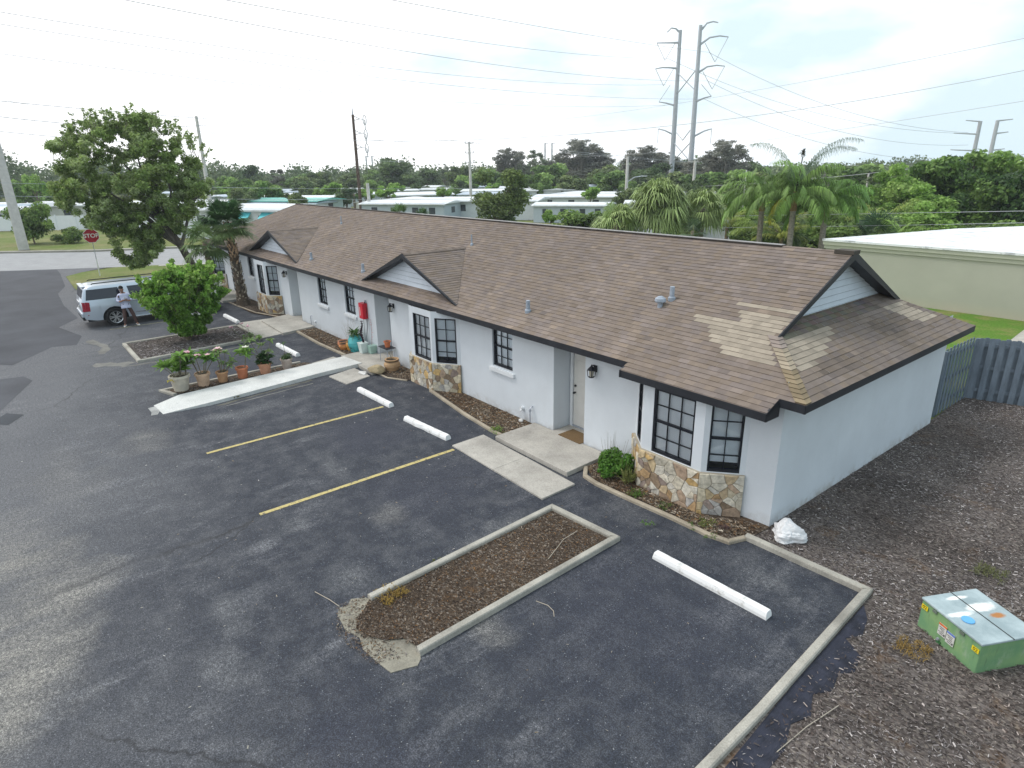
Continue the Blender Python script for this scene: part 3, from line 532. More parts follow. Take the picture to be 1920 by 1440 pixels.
# ------------------------------------------------------------------ shingled roof planes, every tab its own wedge
EXPO=.128; TABW=.225
def clip(poly,a,b,c_):      # keep a*x+b*y<=c
    new=[]
    for j in range(len(poly)):
        p_,q_=poly[j],poly[(j+1)%len(poly)]; dp=a*p_[0]+b*p_[1]-c_; dq=a*q_[0]+b*q_[1]-c_
        if dp<=1e-9: new.append(p_)
        if dp*dq<-1e-15: u=dp/(dp-dq); new.append((p_[0]+(q_[0]-p_[0])*u,p_[1]+(q_[1]-p_[1])*u))
    return new
def shingles(mb,O,U,V,polys,colfn,base=.0,lift=.009,seed=1):
    O,U,V=Vector(O),Vector(U),Vector(V); N=U.cross(V).normalized()
    if N.z<0: N=-N
    rnd=random.Random(seed); ju={}
    for poly in polys:
        ar=sum(poly[i][0]*poly[(i+1)%len(poly)][1]-poly[(i+1)%len(poly)][0]*poly[i][1] for i in range(len(poly)))
        if ar<0: poly=poly[::-1]
        v0,v1=min(p_[1] for p_ in poly),max(p_[1] for p_ in poly)
        for r in range(math.floor(v0/EXPO),math.ceil(v1/EXPO)):
            va,vb=r*EXPO,(r+1)*EXPO; strip=clip(clip(poly,0,1,vb),0,-1,-va)
            if len(strip)<3: continue
            u0,u1=min(p_[0] for p_ in strip),max(p_[0] for p_ in strip); off=(r%2)*TABW/2+((r*7919)%13)/13*.09
            for cidx in range(math.floor((u0-off)/TABW),math.ceil((u1-off)/TABW)):
                ua,ub=off+cidx*TABW,off+(cidx+1)*TABW; cell=clip(clip(strip,1,0,ub),-1,0,-ua)
                if len(cell)<3: continue
                h=random.Random((r*100003+cidx*31+seed*7)); lf=lift*(.7+.6*h.random()); colr=colfn((ua+ub)/2,(va+vb)/2,h)
                P3=[O+U*p_[0]+V*p_[1]+N*(base+lf*(1-(p_[1]-va)/EXPO)) for p_ in cell]
                mb.cc=colr; mb.face(P3 if (P3[1]-P3[0]).cross(P3[2]-P3[1]).dot(N)>0 else P3[::-1])
                lo=[p_ for p_ in cell if abs(p_[1]-va)<1e-6]
                if len(lo)>=2 and abs(va-r*EXPO)<1e-6:
                    a_,b_=min(lo),max(lo); A=O+U*a_[0]+V*a_[1]; Bv=O+U*b_[0]+V*b_[1]; mb.cc=tuple(x*.62 for x in colr)
                    mb.face([A+N*(base-.002),Bv+N*(base-.002),Bv+N*(base+lf),A+N*(base+lf)])
SL=.483; CS=math.sqrt(1+SL*SL)
def blotch(x,y,s): # cheap smooth noise
    return (math.sin(x*.9*s+1.3)*math.cos(y*1.3*s+.4)+math.sin(x*.37*s-y*.8*s+2.)+math.cos(x*1.7*s+y*.5*s))/3
BASEC=(.184,.149,.127); TANC=(.305,.262,.210)
vents=[(-12.24,10.42),(-8.85,11.48),(-8.75,11.76),(-17.77,12.64),(-21.59,10.40),(-26.35,10.37),(-29.4,11.6),(-28.52,12.86)]
def tone(h,x,y,tan=0,streak=0):
    b=BASEC; v=(1+.09*blotch(x,y,1.)+.05*blotch(x,y,2.7))*(.93+.13*h.random()); hue=h.random()
    c_=[b[0]*v*(1+.05*(hue-.5)),b[1]*v,b[2]*v*(1+.14*(.5-hue))]
    if h.random()<.10: c_=[q*1.14 for q in c_]
    if h.random()<.08: c_=[q*.86 for q in c_]
    if streak: c_=[q*(1+.22*streak) for q in c_]
    if tan: k_=.84+.30*h.random(); c_=[t_*k_ for t_ in TANC]
    return tuple(c_)
PATCH_F=[(10.58,-6.65,-5.5),(10.70,-6.80,-5.6),(10.81,-6.95,-5.7),(10.92,-7.05,-5.75),(11.03,-7.25,-5.8),(11.14,-7.35,-5.85),(11.25,-7.5,-5.9),(11.36,-7.7,-5.9),(11.47,-7.78,-5.9),(11.58,-6.75,-5.9),(11.7,-6.9,-5.9),(11.81,-7.05,-5.9),(11.95,-7.3,-5.9)]
def colF(u,v,h):
    y=9.75+v/CS; x=u
    tan=any(abs(y-r_)<.058 and a_<=x<=b_ for r_,a_,b_ in PATCH_F)
    st=max([0]+[math.exp(-((x-vx)/.16)**2)*(1 if y<vy else 0) for vx,vy in vents])
    st+= .35*math.exp(-((y-9.9)/.5)**2)
    return tone(h,x,y,tan,st)
def PF(*pts): return [(x,(y-9.75)*CS) for x,y in pts]
RM=MB()
shingles(RM,(0,9.75,2.62),(1,0,0),(0,1/CS,SL/CS),[PF((-4.98,9.5),(-4.98,9.88),(-8.25,9.88),(-8.25,9.5)),PF((-4.52,9.88),(-5.88,11.24),(-5.88,14.08),(-37,14.08),(-41.17,9.88)),PF((-8.25,9.75),(-8.25,9.88),(-41.17,9.88),(-41.3,9.75))],colF)
PATCH_H=[(-5.75,11.2,13.1),(-5.62,11.15,12.9),(-5.5,11.1,12.6),(-5.38,11.0,12.3),(-5.27,10.85,12.0),(-5.16,10.75,11.5),(-5.75,15.8,16.9),(-5.62,15.9,16.9),(-5.5,15.9,17.0),(-5.38,16.0,17.1),(-5.27,16.1,17.2),(-5.16,16.3,17.3)]
def colH(u,v,h):
    x=-4.52-v/CS; y=u; tan=any(abs(x-r_)<.058 and a_<=y<=b_ for r_,a_,b_ in PATCH_H)
    c_=tone(h,x*2,y,tan,0)
    if x<-5.75 and 11.5<y<15.6: c_=tuple(q*(.72+.2*h.random()) for q in c_)   # darker, uneven tabs at the foot of the gable
    if abs(y-15.3)<.9 and -5.6<x<-5.0 and not tan: c_=tuple(q*.84 for q in c_)
    if abs(y-11.9)<.7 and -5.2<x<-4.8: c_=tuple(q*.82 for q in c_)
    return c_
PH=lambda *pts:[(y,(-4.52-x)*CS) for y,x in pts]
shingles(RM,(-4.52,0,2.68),(0,1,0),(-1/CS,0,SL/CS),[PH((9.88,-4.52),(18.2,-4.52),(16.85,-5.87),(16.5,-6.24),(11.6,-6.24),(11.24,-5.87))],colH,seed=2)
# rear and far slopes (out of sight): plain shingle sheets
RM.cc=BASEC; RM.face([(-4.52,18.28,2.62),(-41.3,18.41,2.55),(-37,14.08,4.71),(-5.88,14.08,4.71),(-5.88,16.9,3.33)]); RM.face([(-41.3,9.75,2.62),(-37,14.08,4.71),(-41.3,18.41,2.55)][::-1])
# hip cap: bent tan cap shingles stepping down the near hip
for i in range(15):
    t0,t1=i/15,(i+1.25)/15; a_=Vector((-5.90+1.36*t0,11.26-1.36*t0,0)); b_=Vector((-5.90+1.36*t1,11.26-1.36*t1,0))
    z=lambda p_: 2.62+SL*(p_.y-9.75)
    hh=.02+.004*0; L1=Vector((-.17,.0,0)); L2=Vector((0,.17,0))
    RM.cc=jit(((.26,.215,.19) if i<3 else (.31,.26,.195) if i<8 else (.235,.185,.12)),.85,1.1,random)
    A=Vector((a_.x,a_.y,z(a_)+.022)); Bq=Vector((b_.x,b_.y,z(b_)+.038))
    w1,w2=Vector((-.19,0.,-.002)),Vector((0,.19,-.002))
    RM.face([A,A+w1,Bq+w1,Bq]); RM.face([A,Bq,Bq+w2,A+w2]); RM.cc=tuple(q*.5 for q in RM.cc); dn=Vector((0,0,-.022)); RM.face([Bq+w1,Bq+w1+dn,Bq+dn,Bq]); RM.face([Bq,Bq+dn,Bq+w2+dn,Bq+w2])
roof=bp(RM,'roof',SHING)
def rs(mb,nm,mt,**k_):
    o=mb.build(nm,mt,**k_); o.parent=roof; return o
# ridge vent: dark strip with a pale metal top, stops short of the near gable
m=MB(); m.box(-37.0,14.0,4.68,-7.48,14.17,4.722); rs(m,'ridge_vent',plain('ridge_dark',(.055,.045,.04),.8,.3,4))
m=MB(); m.box(-24.5,13.985,4.724,-7.48,14.18,4.736); rs(m,'ridge_flashing',plain('ridge_grey',(.27,.26,.255),.7,.25,4))
m=MB(); m.box(-6.25,13.93,4.66,-5.84,14.23,4.74); rs(m,'ridge_cap',plain('dark_cap',(.07,.06,.05),.9,.2))
# vents
def zf(x,y): return 2.62+SL*(y-9.75)
for i,(x,y) in enumerate(vents):
    m=MB(); z=zf(x,y)
    if i in (1,):
        m.tube([(x,y,z-.05),(x,y,z+.12)],.06,10); m.lathe((x,y,z+.10),[(.11,0),(.13,.03),(.12,.09),(.05,.14)],12)
    elif i==6: y=12.35; x=-30.0; z=3.98; m.lathe((x,y-1.0,3.60),[(.12,0),(.14,.05),(.12,.12),(.04,.16)],12); m.box(x-.15,y-1.15,3.56,x+.15,y-.85,3.60)
    else:
        r_,h_=(.055,.30) if i in (0,2,4,5) else (.025,.36); m.tube([(x,y,z-.05),(x,y,z+h_)],r_,10); m.lathe((x,y,z),[(r_+.03,-.03),(r_+.03,.05),(r_,.08)],10,cap=False)
    rs(m,'vent_pipe',VENTM)
# flashing stain plates at vent feet
# ------------------------------------------------------------------ black fascia and soffits
F=[(-4.52,18.2,2.68),(-4.52,9.88,2.68),(-4.98,9.88,2.68),(-4.98,9.5,2.50),(-8.25,9.5,2.50),(-8.25,9.75,2.62),(-41.3,9.75,2.62),(-41.3,18.4,2.62)]
m=MB()
for a_,b_ in zip(F[:-1],F[1:]):
    a_,b_=Vector(a_),Vector(b_); d=(b_-a_); d.z=0; d.normalize(); n=Vector((-d.y,d.x,0))  # outward
    ext=d*.012; A,Bv=a_-ext-n*.018,b_+ext-n*.018; h=.145
    for q0,q1 in (((0,.002),(1,.002)),):
        o1,o2=n*.0,-n*.03
        P0,P1=A+n*.02,Bv+n*.02; I0,I1=A-n*.01,Bv-n*.01; up_=Vector((0,0,.004)); dn=Vector((0,0,-h))
        m.face([P0+dn,P0+up_,P1+up_,P1+dn]); m.face([I0+up_,I0+dn,I1+dn,I1+up_]); m.face([P0+up_,I0+up_,I1+up_,P1+up_]); m.face([P0+dn,P1+dn,I1+dn,I0+dn]); m.face([P0+dn,I0+dn,I0+up_,P0+up_]); m.face([P1+dn,P1+up_,I1+up_,I1+dn])
m.face([(-4.962,9.48,2.36),(-4.962,9.90,2.36),(-4.962,9.90,2.60),(-4.962,9.48,2.46)])
bp(m,'fascia',BLACK)
m=MB()
m.face([(-4.53,9.9,2.545),(-4.53,18.2,2.545),(-5.3,18.2,2.545),(-5.3,9.9,2.545)]); m.face([(-4.99,9.51,2.365),(-4.99,9.88,2.365),(-5.5,10.1,2.365),(-5.5,10.6,2.365),(-8.24,10.6,2.365),(-8.24,9.51,2.365)]); m.face([(-8.24,9.76,2.485),(-8.24,10.9,2.485),(-41.2,10.9,2.485),(-41.2,9.76,2.485)]); m.face([(-4.99,9.89,2.54),(-4.99,10.5,2.54),(-4.53,10.5,2.54),(-4.53,9.89,2.54)])
bp(m,'soffit',SOFFIT)
# ------------------------------------------------------------------ gables
def lap_siding(mb,org,du,n,half,h,rise,course=.15):
    """triangle of lap boards: base centre org, unit du, outward n"""
    org,du,n=Vector(org),Vector(du),Vector(n); k_=int(h/course)+1; zv=Vector((0,0,1))
    for i in range(k_):
        z0,z1=i*course,min((i+1)*course,h); w0,w1=half*(1-z0/h),half*(1-z1/h)
        mb.face([org-du*w0+zv*z0+n*.034,org+du*w0+zv*z0+n*.034,org+du*w1+zv*z1+n*.003,org-du*w1+zv*z1+n*.003])
        mb.mi=1; e_=.011; mb.face([org-du*w0+zv*(z0-e_)+n*.021,org+du*w0+zv*(z0-e_)+n*.021,org+du*w0+zv*z0+n*.0345,org-du*w0+zv*z0+n*.0345]) if i else 0; mb.mi=0  # grey strip in each lap joint, painted in for the board's contact shadow
        mb.face([org-du*w0+zv*z0+n*.0,org+du*w0+zv*z0+n*.0,org+du*w0+zv*z0+n*.034,org-du*w0+zv*z0+n*.034])
m=MB(); lap_siding(m,(-6.20,14.08,3.46),(0,1,0),(1,0,0),2.55,1.17,0); ge=bp(m,'end_gable',[SIDING,JOINT_SHADE])
m=MB()
for sg in (-1,1):
    lo=Vector((-5.885,14.08+sg*2.86,4.715-2.86*SL)); hi=Vector((-5.885,14.08,4.715)); dn=Vector((0,0,-.17)); ou=Vector((.03,0,0)); 
    if sg<0: q=[lo,lo+dn*.6,hi+dn,hi]
    else: q=[lo,lo+dn*.6,hi+dn,hi][::-1]
    m.face([x+ou for x in q]); m.face(q[::-1]); m.face([lo+ou,lo,hi,hi+ou][::(1 if sg>0 else -1)]); m.face([lo+dn*.6,lo+dn*.6+ou,hi+dn+ou,hi+dn])
    # boxed soffit running back to the gable wall
    bk=Vector((-.34,0,0)); m.face([lo+dn*.5,hi+dn*.8,hi+dn*.8+bk,lo+dn*.5+bk]); 
o=m.build('rake_board',BLACK); o.parent=ge
m=MB(); m.face([(-6.195,11.55,3.46),(-6.195,16.6,3.46),(-6.17,16.6,3.50),(-6.17,11.55,3.50)][::-1]); o=m.build('gable_flashing',BLACK); o.parent=ge
def dormer(cx,yr=10.03,zr=3.94,half=3.0,yb=12.49,seed=5):
    zl=2.755; m=MB()
    rise=zr-zl; cs=math.hypot(half,rise)
    for sg in (-1,1):
        # u along +Y from the rake; v from the low edge up to the ridge
        O=(cx+sg*half,yr,zl); V=(-sg*half/cs,0,rise/cs)
        def colD(u,v,h,sg=sg): return tone(h,cx+sg*(half-v),yr+u,0,0)
        shingles(m,O,(0,1,0),V,[[(0,0),(yb-yr,cs),(0,cs)] if sg>0 else [(0,0),(yb-yr,cs),(0,cs)]],colD,base=.012,seed=seed+sg)
    for i in range(9):   # ridge caps
        y0_,y1_=yr+i*(yb-yr)/9,yr+(i+1.2)*(yb-yr)/9; m.cc=jit(BASEC,.85,1.05,random)
        for sg in (-1,1): m.face([(cx,y0_,zr+.040),(cx,min(y1_,yb),zr+.030),(cx+sg*.13,min(y1_,yb),zr-.022),(cx+sg*.13,y0_,zr-.012)][::sg])
    dr=bp(m,'front_gable',SHING)
    s=MB(); lap_siding(s,(cx,10.33,2.89),(1,0,0),(0,-1,0),2.42,.93,0); o=s.build('gable_siding',[SIDING,JOINT_SHADE]); o.parent=dr
    f=MB()
    for sg in (-1,1):
        lo=Vector((cx+sg*half,yr-.015,zl+.012)); hi=Vector((cx,yr-.015,zr+.014)); dn=Vector((0,0,-.15)); ou=Vector((0,-.03,0)); bk=Vector((0,.33,0)); q=[lo,lo+dn*.3,hi+dn,hi]
        q=q if sg>0 else q[::-1]
        f.face([x+ou for x in q][::-1]); f.face(q); f.face([lo+ou,hi+ou,hi,lo][::sg]); f.face([lo+dn*.3+ou,lo+dn*.3,hi+dn,hi+dn+ou][::sg])
        f.face([lo+dn*.6,hi+dn*.9,hi+dn*.9+bk,lo+dn*.6+bk][::sg]) ; f.face([lo,lo+bk,hi+bk,hi][::sg])
    o=f.build('rake_board',BLACK); o.parent=dr
dormer(-17.94); dormer(-30.2,yr=10.0,zr=3.90,half=3.1,yb=12.42,seed=9)
# ------------------------------------------------------------------ wall lanterns
LAMPG=plain('lamp_glass',(.35,.33,.27),.2,.1); 
for x in (-9.53,-18.99,-28.95,-37.95):
    m=MB(); y=YF-.14
    m.box(x-.05,YF-.02,2.02,x+.05,YF,2.18); m.tube([(x,YF-.02,2.12),(x,YF-.09,2.20),(x,y,2.19)],.012,6)
    m.lathe((x,y,2.09),[(.10,0),(.085,.03),(.02,.10),(.012,.13)],8)
    for sx_ in (-1,1):
        for sy_ in (-1,1): m.tube([(x+sx_*.055,y+sy_*.055,1.93),(x+sx_*.07,y+sy_*.07,2.09)],.009,5)
    m.lathe((x,y,1.905),[(.02,0),(.07,.012),(.07,.03)],8); la=bp(m,'wall_lamp',FRAME)
    g_=MB(); g_.lathe((x,y,1.935),[(.045,0),(.06,.155)],8); o=g_.build('lamp_glass',LAMPG); o.parent=la
# meter outlets and hose tap low on the wall between the plain window and the near porch
m=MB(); m.tube([(-11.75,YF-.10,.11),(-11.75,YF-.10,.48),(-11.75,YF-.04,.52),(-11.75,YF,.52)],.018,8); m.lathe((-11.75,YF-.10,.40),[(.035,0),(.035,.05)],8); bp(m,'tap_pipe',METAL)
m=MB(); m.tube([(-12.15,YF,.36),(-12.15,YF-.09,.36)],.055,10); m.tube([(-12.15,YF-.02,.36),(-12.15,YF-.11,.30)],.02,8); bp(m,'outlet',WHITE)
m=MB(); m.tube([(-26.1,YF,.3),(-26.1,YF-.08,.3)],.05,10); bp(m,'outlet',WHITE)
m=MB(); m.tube([(-26.5,YF-.06,.1),(-26.5,YF-.06,.5),(-26.5,YF,.52)],.018,8); bp(m,'tap_pipe',METAL)
# ------------------------------------------------------------------ wheel stops
k=NT('stop_paint',.6,.3); p=k.obj(); k.col(k.mix(k.ramp(k.noise(p,5,6,.75),[(.55,0.),(.70,.85)]),(.78,.78,.775),(.40,.385,.35))).bump(k.noise(p,30,3),.25,.004); STOPW=k.m
def wheel_stop(name,loc,rz,label,L=2.0,chip=0):
    m=MB(); prof=[(-.085,0),(-.085,.05),(-.062,.115),(-.045,.128),(.045,.128),(.062,.115),(.085,.05),(.085,0)]; n=14; k_=len(prof)
    rr=random.Random(chip+3)
    for i in range(n+1):
        x=-L/2+L*i/n; e=.0 if 0<i<n else .02
        for j,(y,z) in enumerate(prof): m.v.append((x+(.015 if i==0 else -.015 if i==n else 0)*(z/.12),y*(1-e)+(rr.uniform(-.010,.010) if chip and 3<i<9 and y<0 and z<.12 else 0),z*(1-e)+(rr.uniform(-.012,0) if chip and z>.1 else 0)))
    for i in range(n):
        for j in range(k_-1): m.f.append((i*k_+j,i*k_+j+1,(i+1)*k_+j+1,(i+1)*k_+j)); m.m.append(0); m.c.append((1,1,1))
    m.f.append(tuple(reversed(range(k_)))); m.f.append(tuple(n*k_+j for j in range(k_))); m.m+=[0,0]; m.c+=[(1,1,1)]*2
    o=m.build(name,STOPW); o.location=loc; o.rotation_euler=(0,0,rz); return tag(o,label,'wheel stop','white concrete wheel stops')
wheel_stop('wheel_stop',(-4.75,7.86,0),.02,'longest white wheel stop, in the bay between the near leafy island and the right kerb',2.12)
wheel_stop('wheel_stop',(-13.35,7.82,0),.07,'chipped white wheel stop on the near side of the yellow line ending beside it',1.9,2)
wheel_stop('wheel_stop',(-16.4,7.90,0),.03,'white wheel stop between the white ramp and the farther yellow line',1.95)
wheel_stop('wheel_stop',(-23.4,7.86,0),.02,'white wheel stop behind the row of potted plants, in front of the two small windows',2.0)
wheel_stop('wheel_stop',(-30.5,7.86,0),.02,'farthest white wheel stop, beside the big green shrub and the palm',1.95)
# ------------------------------------------------------------------ transformer box
k=NT('box_green',.6,.3); p=k.obj(); c=k.mix(k.ramp(k.noise(p,2.2,5,.65),[(.35,0.),(.65,1.)]),(.13,.28,.15),(.22,.36,.16))
c=k.mix(k.ramp(k.noise(k.map(p,(1,1,.5)),4.4,6,.75),[(.55,0.),(.75,.7)]),c,(.36,.42,.34)); c=k.mix(k.ramp(k.noise(k.map(p,(6,6,.8)),2.,5,.7),[(.60,0.),(.72,.45)]),c,(.07,.12,.07)); k.col(c); GREEN=k.m
k=NT('weathered_lid',.55,.35); p=k.obj(); c=k.mix(k.ramp(k.noise(p,2.5,5,.6),[(.38,0.),(.62,1.)]),(.27,.34,.36),(.40,.48,.50))
def ospot(k,p,x,y,rx,ry):
    m=k.map(p,(1/rx,1/ry,0),(-x/rx,-y/ry,0)); q=k.n('ShaderNodeVectorMath',operation='ADD'); k.put(m,q.inputs[0]); s_=k.n('ShaderNodeVectorMath',operation='SCALE'); k.put(k.noise(p,7,4,.6,'Color'),s_.inputs[0]); s_.inputs['Scale'].default_value=1.2; k.put(s_.outputs[0],q.inputs[1])
    m2=k.map(q.outputs[0],(1,1,0),(-.6,-.6,0)); l=k.n('ShaderNodeVectorMath',operation='LENGTH'); k.put(m2,l.inputs[0]); return k.ramp(l.outputs['Value'],[(.6,1.),(1.,0.)])
for a_ in ((.18,.55,.26,.055),(.60,.62,.28,.10),(.45,.86,.2,.05)): c=k.mix(ospot(k,p,*a_),c,(.78,.80,.78))
c=k.mix(ospot(k,p,.68,.42,.14,.07),c,(.40,.17,.05)); k.col(c); LID=k.m
TR=thing('transformer_box','low green utility box with weathered grey lid and blue disc, standing on bark mulch','utility box',(-1.35,8.94,0))
TR.rotation_euler=(0,0,math.atan2(.75,.40))      # +x runs along the right face, +y toward the left corner
TX,TY,TH=.90,.97,.47
m=MB(); m.box(0,0,-.03,TX,TY,TH); m.build('cabinet',GREEN,TR,bevel=.012)
m=MB(); m.prism([(-.015,-.015),(TX+.015,-.015),(TX+.015,TY+.015),(-.015,TY+.015)],TH-.005,TH+.03); m.build('lid',LID,TR,bevel=.01)
m=MB(); m.box(TX*.52,-.02,TH+.026,TX*.535,TY+.02,TH+.036); m.build('lid_seam',plain('seam_dark',(.05,.06,.06)),TR)
m=MB(); m.lathe((.20,.42,TH+.03),[(.075,0),(.08,.008),(.08,.016),(.07,.02)],24); m.build('blue_disc',plain('blue_disc_paint',(.13,.38,.68),.5,.1),TR)
STK=plain('sticker_white',(.55,.55,.52),.5,.1); OG=plain('sticker_orange',(.65,.16,.04),.5,.1); BLU=plain('sticker_blue',(.12,.20,.50),.5,.1); YST=plain('sticker_yellow',(.80,.62,.02),.5,.05); BLK=plain('print_black',(.02,.02,.02),.6,.05)
def sticker(y0,y1,z0,z1,head):
    m=MB(); m.box(-.0165,y0,z0,-.0125,y1,z1); o=m.build('warning_sticker',STK,TR)
    h=MB(); h.box(-.0185,y0,z1-.03,-.0170,y1,z1); h.build('sticker_header',head).parent=o
    b=MB()
    for i in range(5): b.box(-.0180,y0+.03,z1-.055-i*.025,-.0170,y1-.012-.02*(i%3),z1-.063-i*.025)
    b.box(-.0180,y0+.008,z0+.02,-.0170,y0+.026,z0+.05); b.build('sticker_print',BLK).parent=o
m=MB(); sticker(.50,.63,.16,.345,OG); sticker(.36,.49,.13,.315,BLU)
def text(body,size,mat,name,parent,mtx,ext=.001,off=0.):
    cu=bpy.data.curves.new(name,'FONT'); cu.body=body; cu.size=size; cu.extrude=ext; cu.align_x='CENTER'; cu.align_y='CENTER'; cu.materials.append(mat)
    tmp=bpy.data.objects.new('tmp',cu); COL.objects.link(tmp); bpy.context.view_layer.update(); tmp.data.offset=off; me=bpy.data.meshes.new_from_object(tmp.evaluated_get(bpy.context.evaluated_depsgraph_get())); bpy.data.objects.remove(tmp); me.name=name; o=bpy.data.objects.new(name,me); COL.objects.link(o); o.parent=parent; o.matrix_local=mtx; return o
for y_,z_ in ((.06,.36),(.90,.38)):
    m=MB(); m.box(-.0165,y_-.052,z_-.035,-.0125,y_+.052,z_+.035); s_=m.build('number_sticker',YST,TR)
    text('02',.072,BLK,'number',s_,Matrix.Translation((-.0175,y_,z_))@Matrix(((0,0,-1,0),(-1,0,0,0),(0,1,0,0),(0,0,0,1))))
for zz_ in (.25,.70):
    m=MB(); m.box(-.022,zz_,TH-.055,-.0,zz_+.07,TH-.015); m.build('hinge',plain('hinge_steel',(.22,.27,.22),.5,.2,metallic=.5),TR)
m=MB(); m.tube([(-.02,.585,.09),(-.045,.585,.09)],[.022,.02],8); m.build('lock',METAL,TR)
m=MB(); m.box(-.02,.55,-.01,-.0,.62,.05); m.build('latch',plain('latch_green',(.05,.16,.06)),TR)
# ------------------------------------------------------------------ grey shadow box fence
FG=NT('fence_paint',.85,.2); _p=FG.obj(); FG.col(FG.mix(1.,(.150,.185,.225),FG.ramp(FG.noise(FG.map(_p,(1,1,.25)),9,5,.7),[(.3,.78),(.7,1.22)]),'MULTIPLY')); FG=FG.m
def fence(p0,p1,h,label,flip=1):
    p0,p1=Vector((*p0,0)),Vector((*p1,0)); d=p1-p0; L=d.length; d.normalize(); n=Vector((d.y,-d.x,0))*flip; z=Vector((0,0,1))
    t=thing('privacy_fence',label,'fence',p0)
    r=MB()
    for zz in (.28,.95,1.60): r.obox(d*L/2+z*zz,d*L/2,n*.019,z*.045)
    r.build('rails',FG,t)
    po=0
    while po<=L+.01: 
        q=MB(); q.obox(d*min(po,L)+z*(h/2-.05),d*.045,n*.044,z*(h/2+.02)); q.build('post',FG,t); po+=2.4
    bsz=.14; step=.235; nb=int(L/step)
    bm=MB()
    for i in range(nb+1):
        for side,off in ((1,0),(-1,step/2)):
            s=.09+i*step+off
            if s>L: continue
            ht=h+random.uniform(-.012,.012); c_=d*s+n*side*.048*1.0; b2=bsz/2
            # dog eared picket
            pts=[(-b2,-.02),(b2,-.02),(b2,ht-.04),(b2-.03,ht),(-b2+.03,ht),(-b2,ht-.04)]
            fr_=[c_+d*a+z*b+n*.008 for a,b in pts]; bk_=[c_+d*a+z*b-n*.008 for a,b in pts]
            bm.face(fr_); bm.face(bk_[::-1])
            for j in range(6): bm.face([fr_[j],bk_[j],bk_[(j+1)%6],fr_[(j+1)%6]])
    o=bm.build('pickets',FG,t); o['kind']='stuff' if nb>100 else ''
    if nb<=100: del o['kind']
fence((-5.16,18.78),(-5.10,20.90),1.80,'short run of blue grey board fence joining the back corner of the white building')
fence((-5.05,20.92),(7.6,24.86),1.80,'long blue grey board fence with gaps between boards, closing off the bark mulch area')
# ------------------------------------------------------------------ beige flat-roofed neighbour
k=NT('beige_stucco',.9,.2); p=k.obj(); sx=k.n('ShaderNodeSeparateXYZ'); k.put(p,sx.inputs[0]); c=k.mix(1.,(.42,.42,.35),k.ramp(k.noise(p,.6,5,.6),[(.3,.94),(.7,1.05)]),'MULTIPLY')
c=k.mix(k.math('MULTIPLY',k.ramp(sx.outputs[2],[(.0,1.),(.5,0.)]),.5),c,(.50,.44,.33)); k.col(c).bump(k.noise(p,30,3),.2,.005); BEIGE=k.m; BTRIM=plain('beige_trim',(.44,.445,.36),.8,.04)
k=NT('white_membrane',.6,.3); p=k.obj(); c=k.mix(k.ramp(k.noise(k.map(p,(.5,2.2,1)),1.3,6,.7,dist=1.2),[(.53,0.),(.60,.8)]),(.80,.81,.82),(.34,.35,.37)); k.col(c); MEMB=k.m
N=thing('flat_roofed_building','beige stucco flat roofed building with white membrane roof, beyond the grass and the grey fence','building',(-15.4,33.3,0))
bw=[(0,0),(26,0),(26,12),(3.2,12),(0,1)]
MB().prism([(0,0),(26,0),(26,14),(5.2,14),(2.9,9.8)],-.05,2.36).build('wall',BEIGE,N)
m=MB(); o_=.05
m.prism([(-.06,-.06),(26.1,-.06),(26.1,14.1),(5.15,14.1),(2.82,9.85)],2.34,2.52); m.prism([(-.12,-.12),(26.2,-.12),(26.2,14.2),(5.1,14.2),(2.74,9.9)],2.522,2.70); m.build('fascia',BTRIM,N)
m=MB(); m.prism([(-.16,-.16),(26.2,-.16),(26.2,14.2),(5.1,14.24),(2.70,9.93)],2.702,2.80); m.build('roof',MEMB,N)
m=MB(); m.box(12,4.5,2.8,20,8.5,3.0); m.build('roof_curb',MEMB,N)
# ------------------------------------------------------------------ pots, planters and porch things
TC=[(.50,.20,.10),(.56,.38,.26),(.45,.27,.16),(.50,.18,.08),(.55,.27,.17),(.45,.36,.31)]
SOIL=plain('potting_soil',(.045,.032,.022),.95,.3,20,bump=.5,bscale=30)
LEAF=vcol('leaf',.6,.12,6,0,trans=.38,spec=.35); STEM=vcol('stem_bark',.9,.25,12,.4,30); PETAL=vcol('petal',.6,.08,9,0,trans=.2)
def rot_to(d):
    return Vector(d).normalized()
def leafblades(mb,c,n,L,wd,droop=.4,col=(.08,.16,.03),spread=1.,up_=.5,rnd=random):
    """whorl of long leaves from a point"""
    for i in range(n):
        a=rnd.uniform(0,2*PI); e=rnd.uniform(up_-.5,up_+.6)*spread; L_=1; d=Vector((math.cos(a)*math.cos(e),math.sin(a)*math.cos(e),math.sin(e))); s=Vector((-math.sin(a),math.cos(a),0))
        l=L*rnd.uniform(.7,1.15); w_=wd*rnd.uniform(.8,1.2); mb.cc=jit(col,.7,1.35,rnd); c=Vector(c)
        m1=c+d*l*.5+Vector((0,0,.02)); t_=c+d*l+Vector((0,0,-droop*l*rnd.uniform(.2,1)))
        mb.face([c,m1-s*w_/2,t_,m1+s*w_/2])
def pot(name,loc,r,h,mat,label,cat='flower pot',rim=True,group=None,soil=True,prof=None):
    t=thing(name,label,cat,loc,group=group); 
    pr=prof or [(r*.68,0),(r*.72,.01),(r*.93,h*.80),(r*.94,h*.82),(r*1.06,h*.83),(r*1.08,h*.86),(r*1.08,h*.97),(r*1.04,h),(r*.92,h),(r*.90,h*.88)]
    MB().lathe((0,0,0),pr,24,cap=True).build('pot',mat,t,smooth=False)
    if soil: 
        m=MB(); m.lathe((0,0,h*.86),[(.001,.012),(r*.5,.02),(r*.9,.0)],14,cap=False); m.build('soil',SOIL,t)
    return t
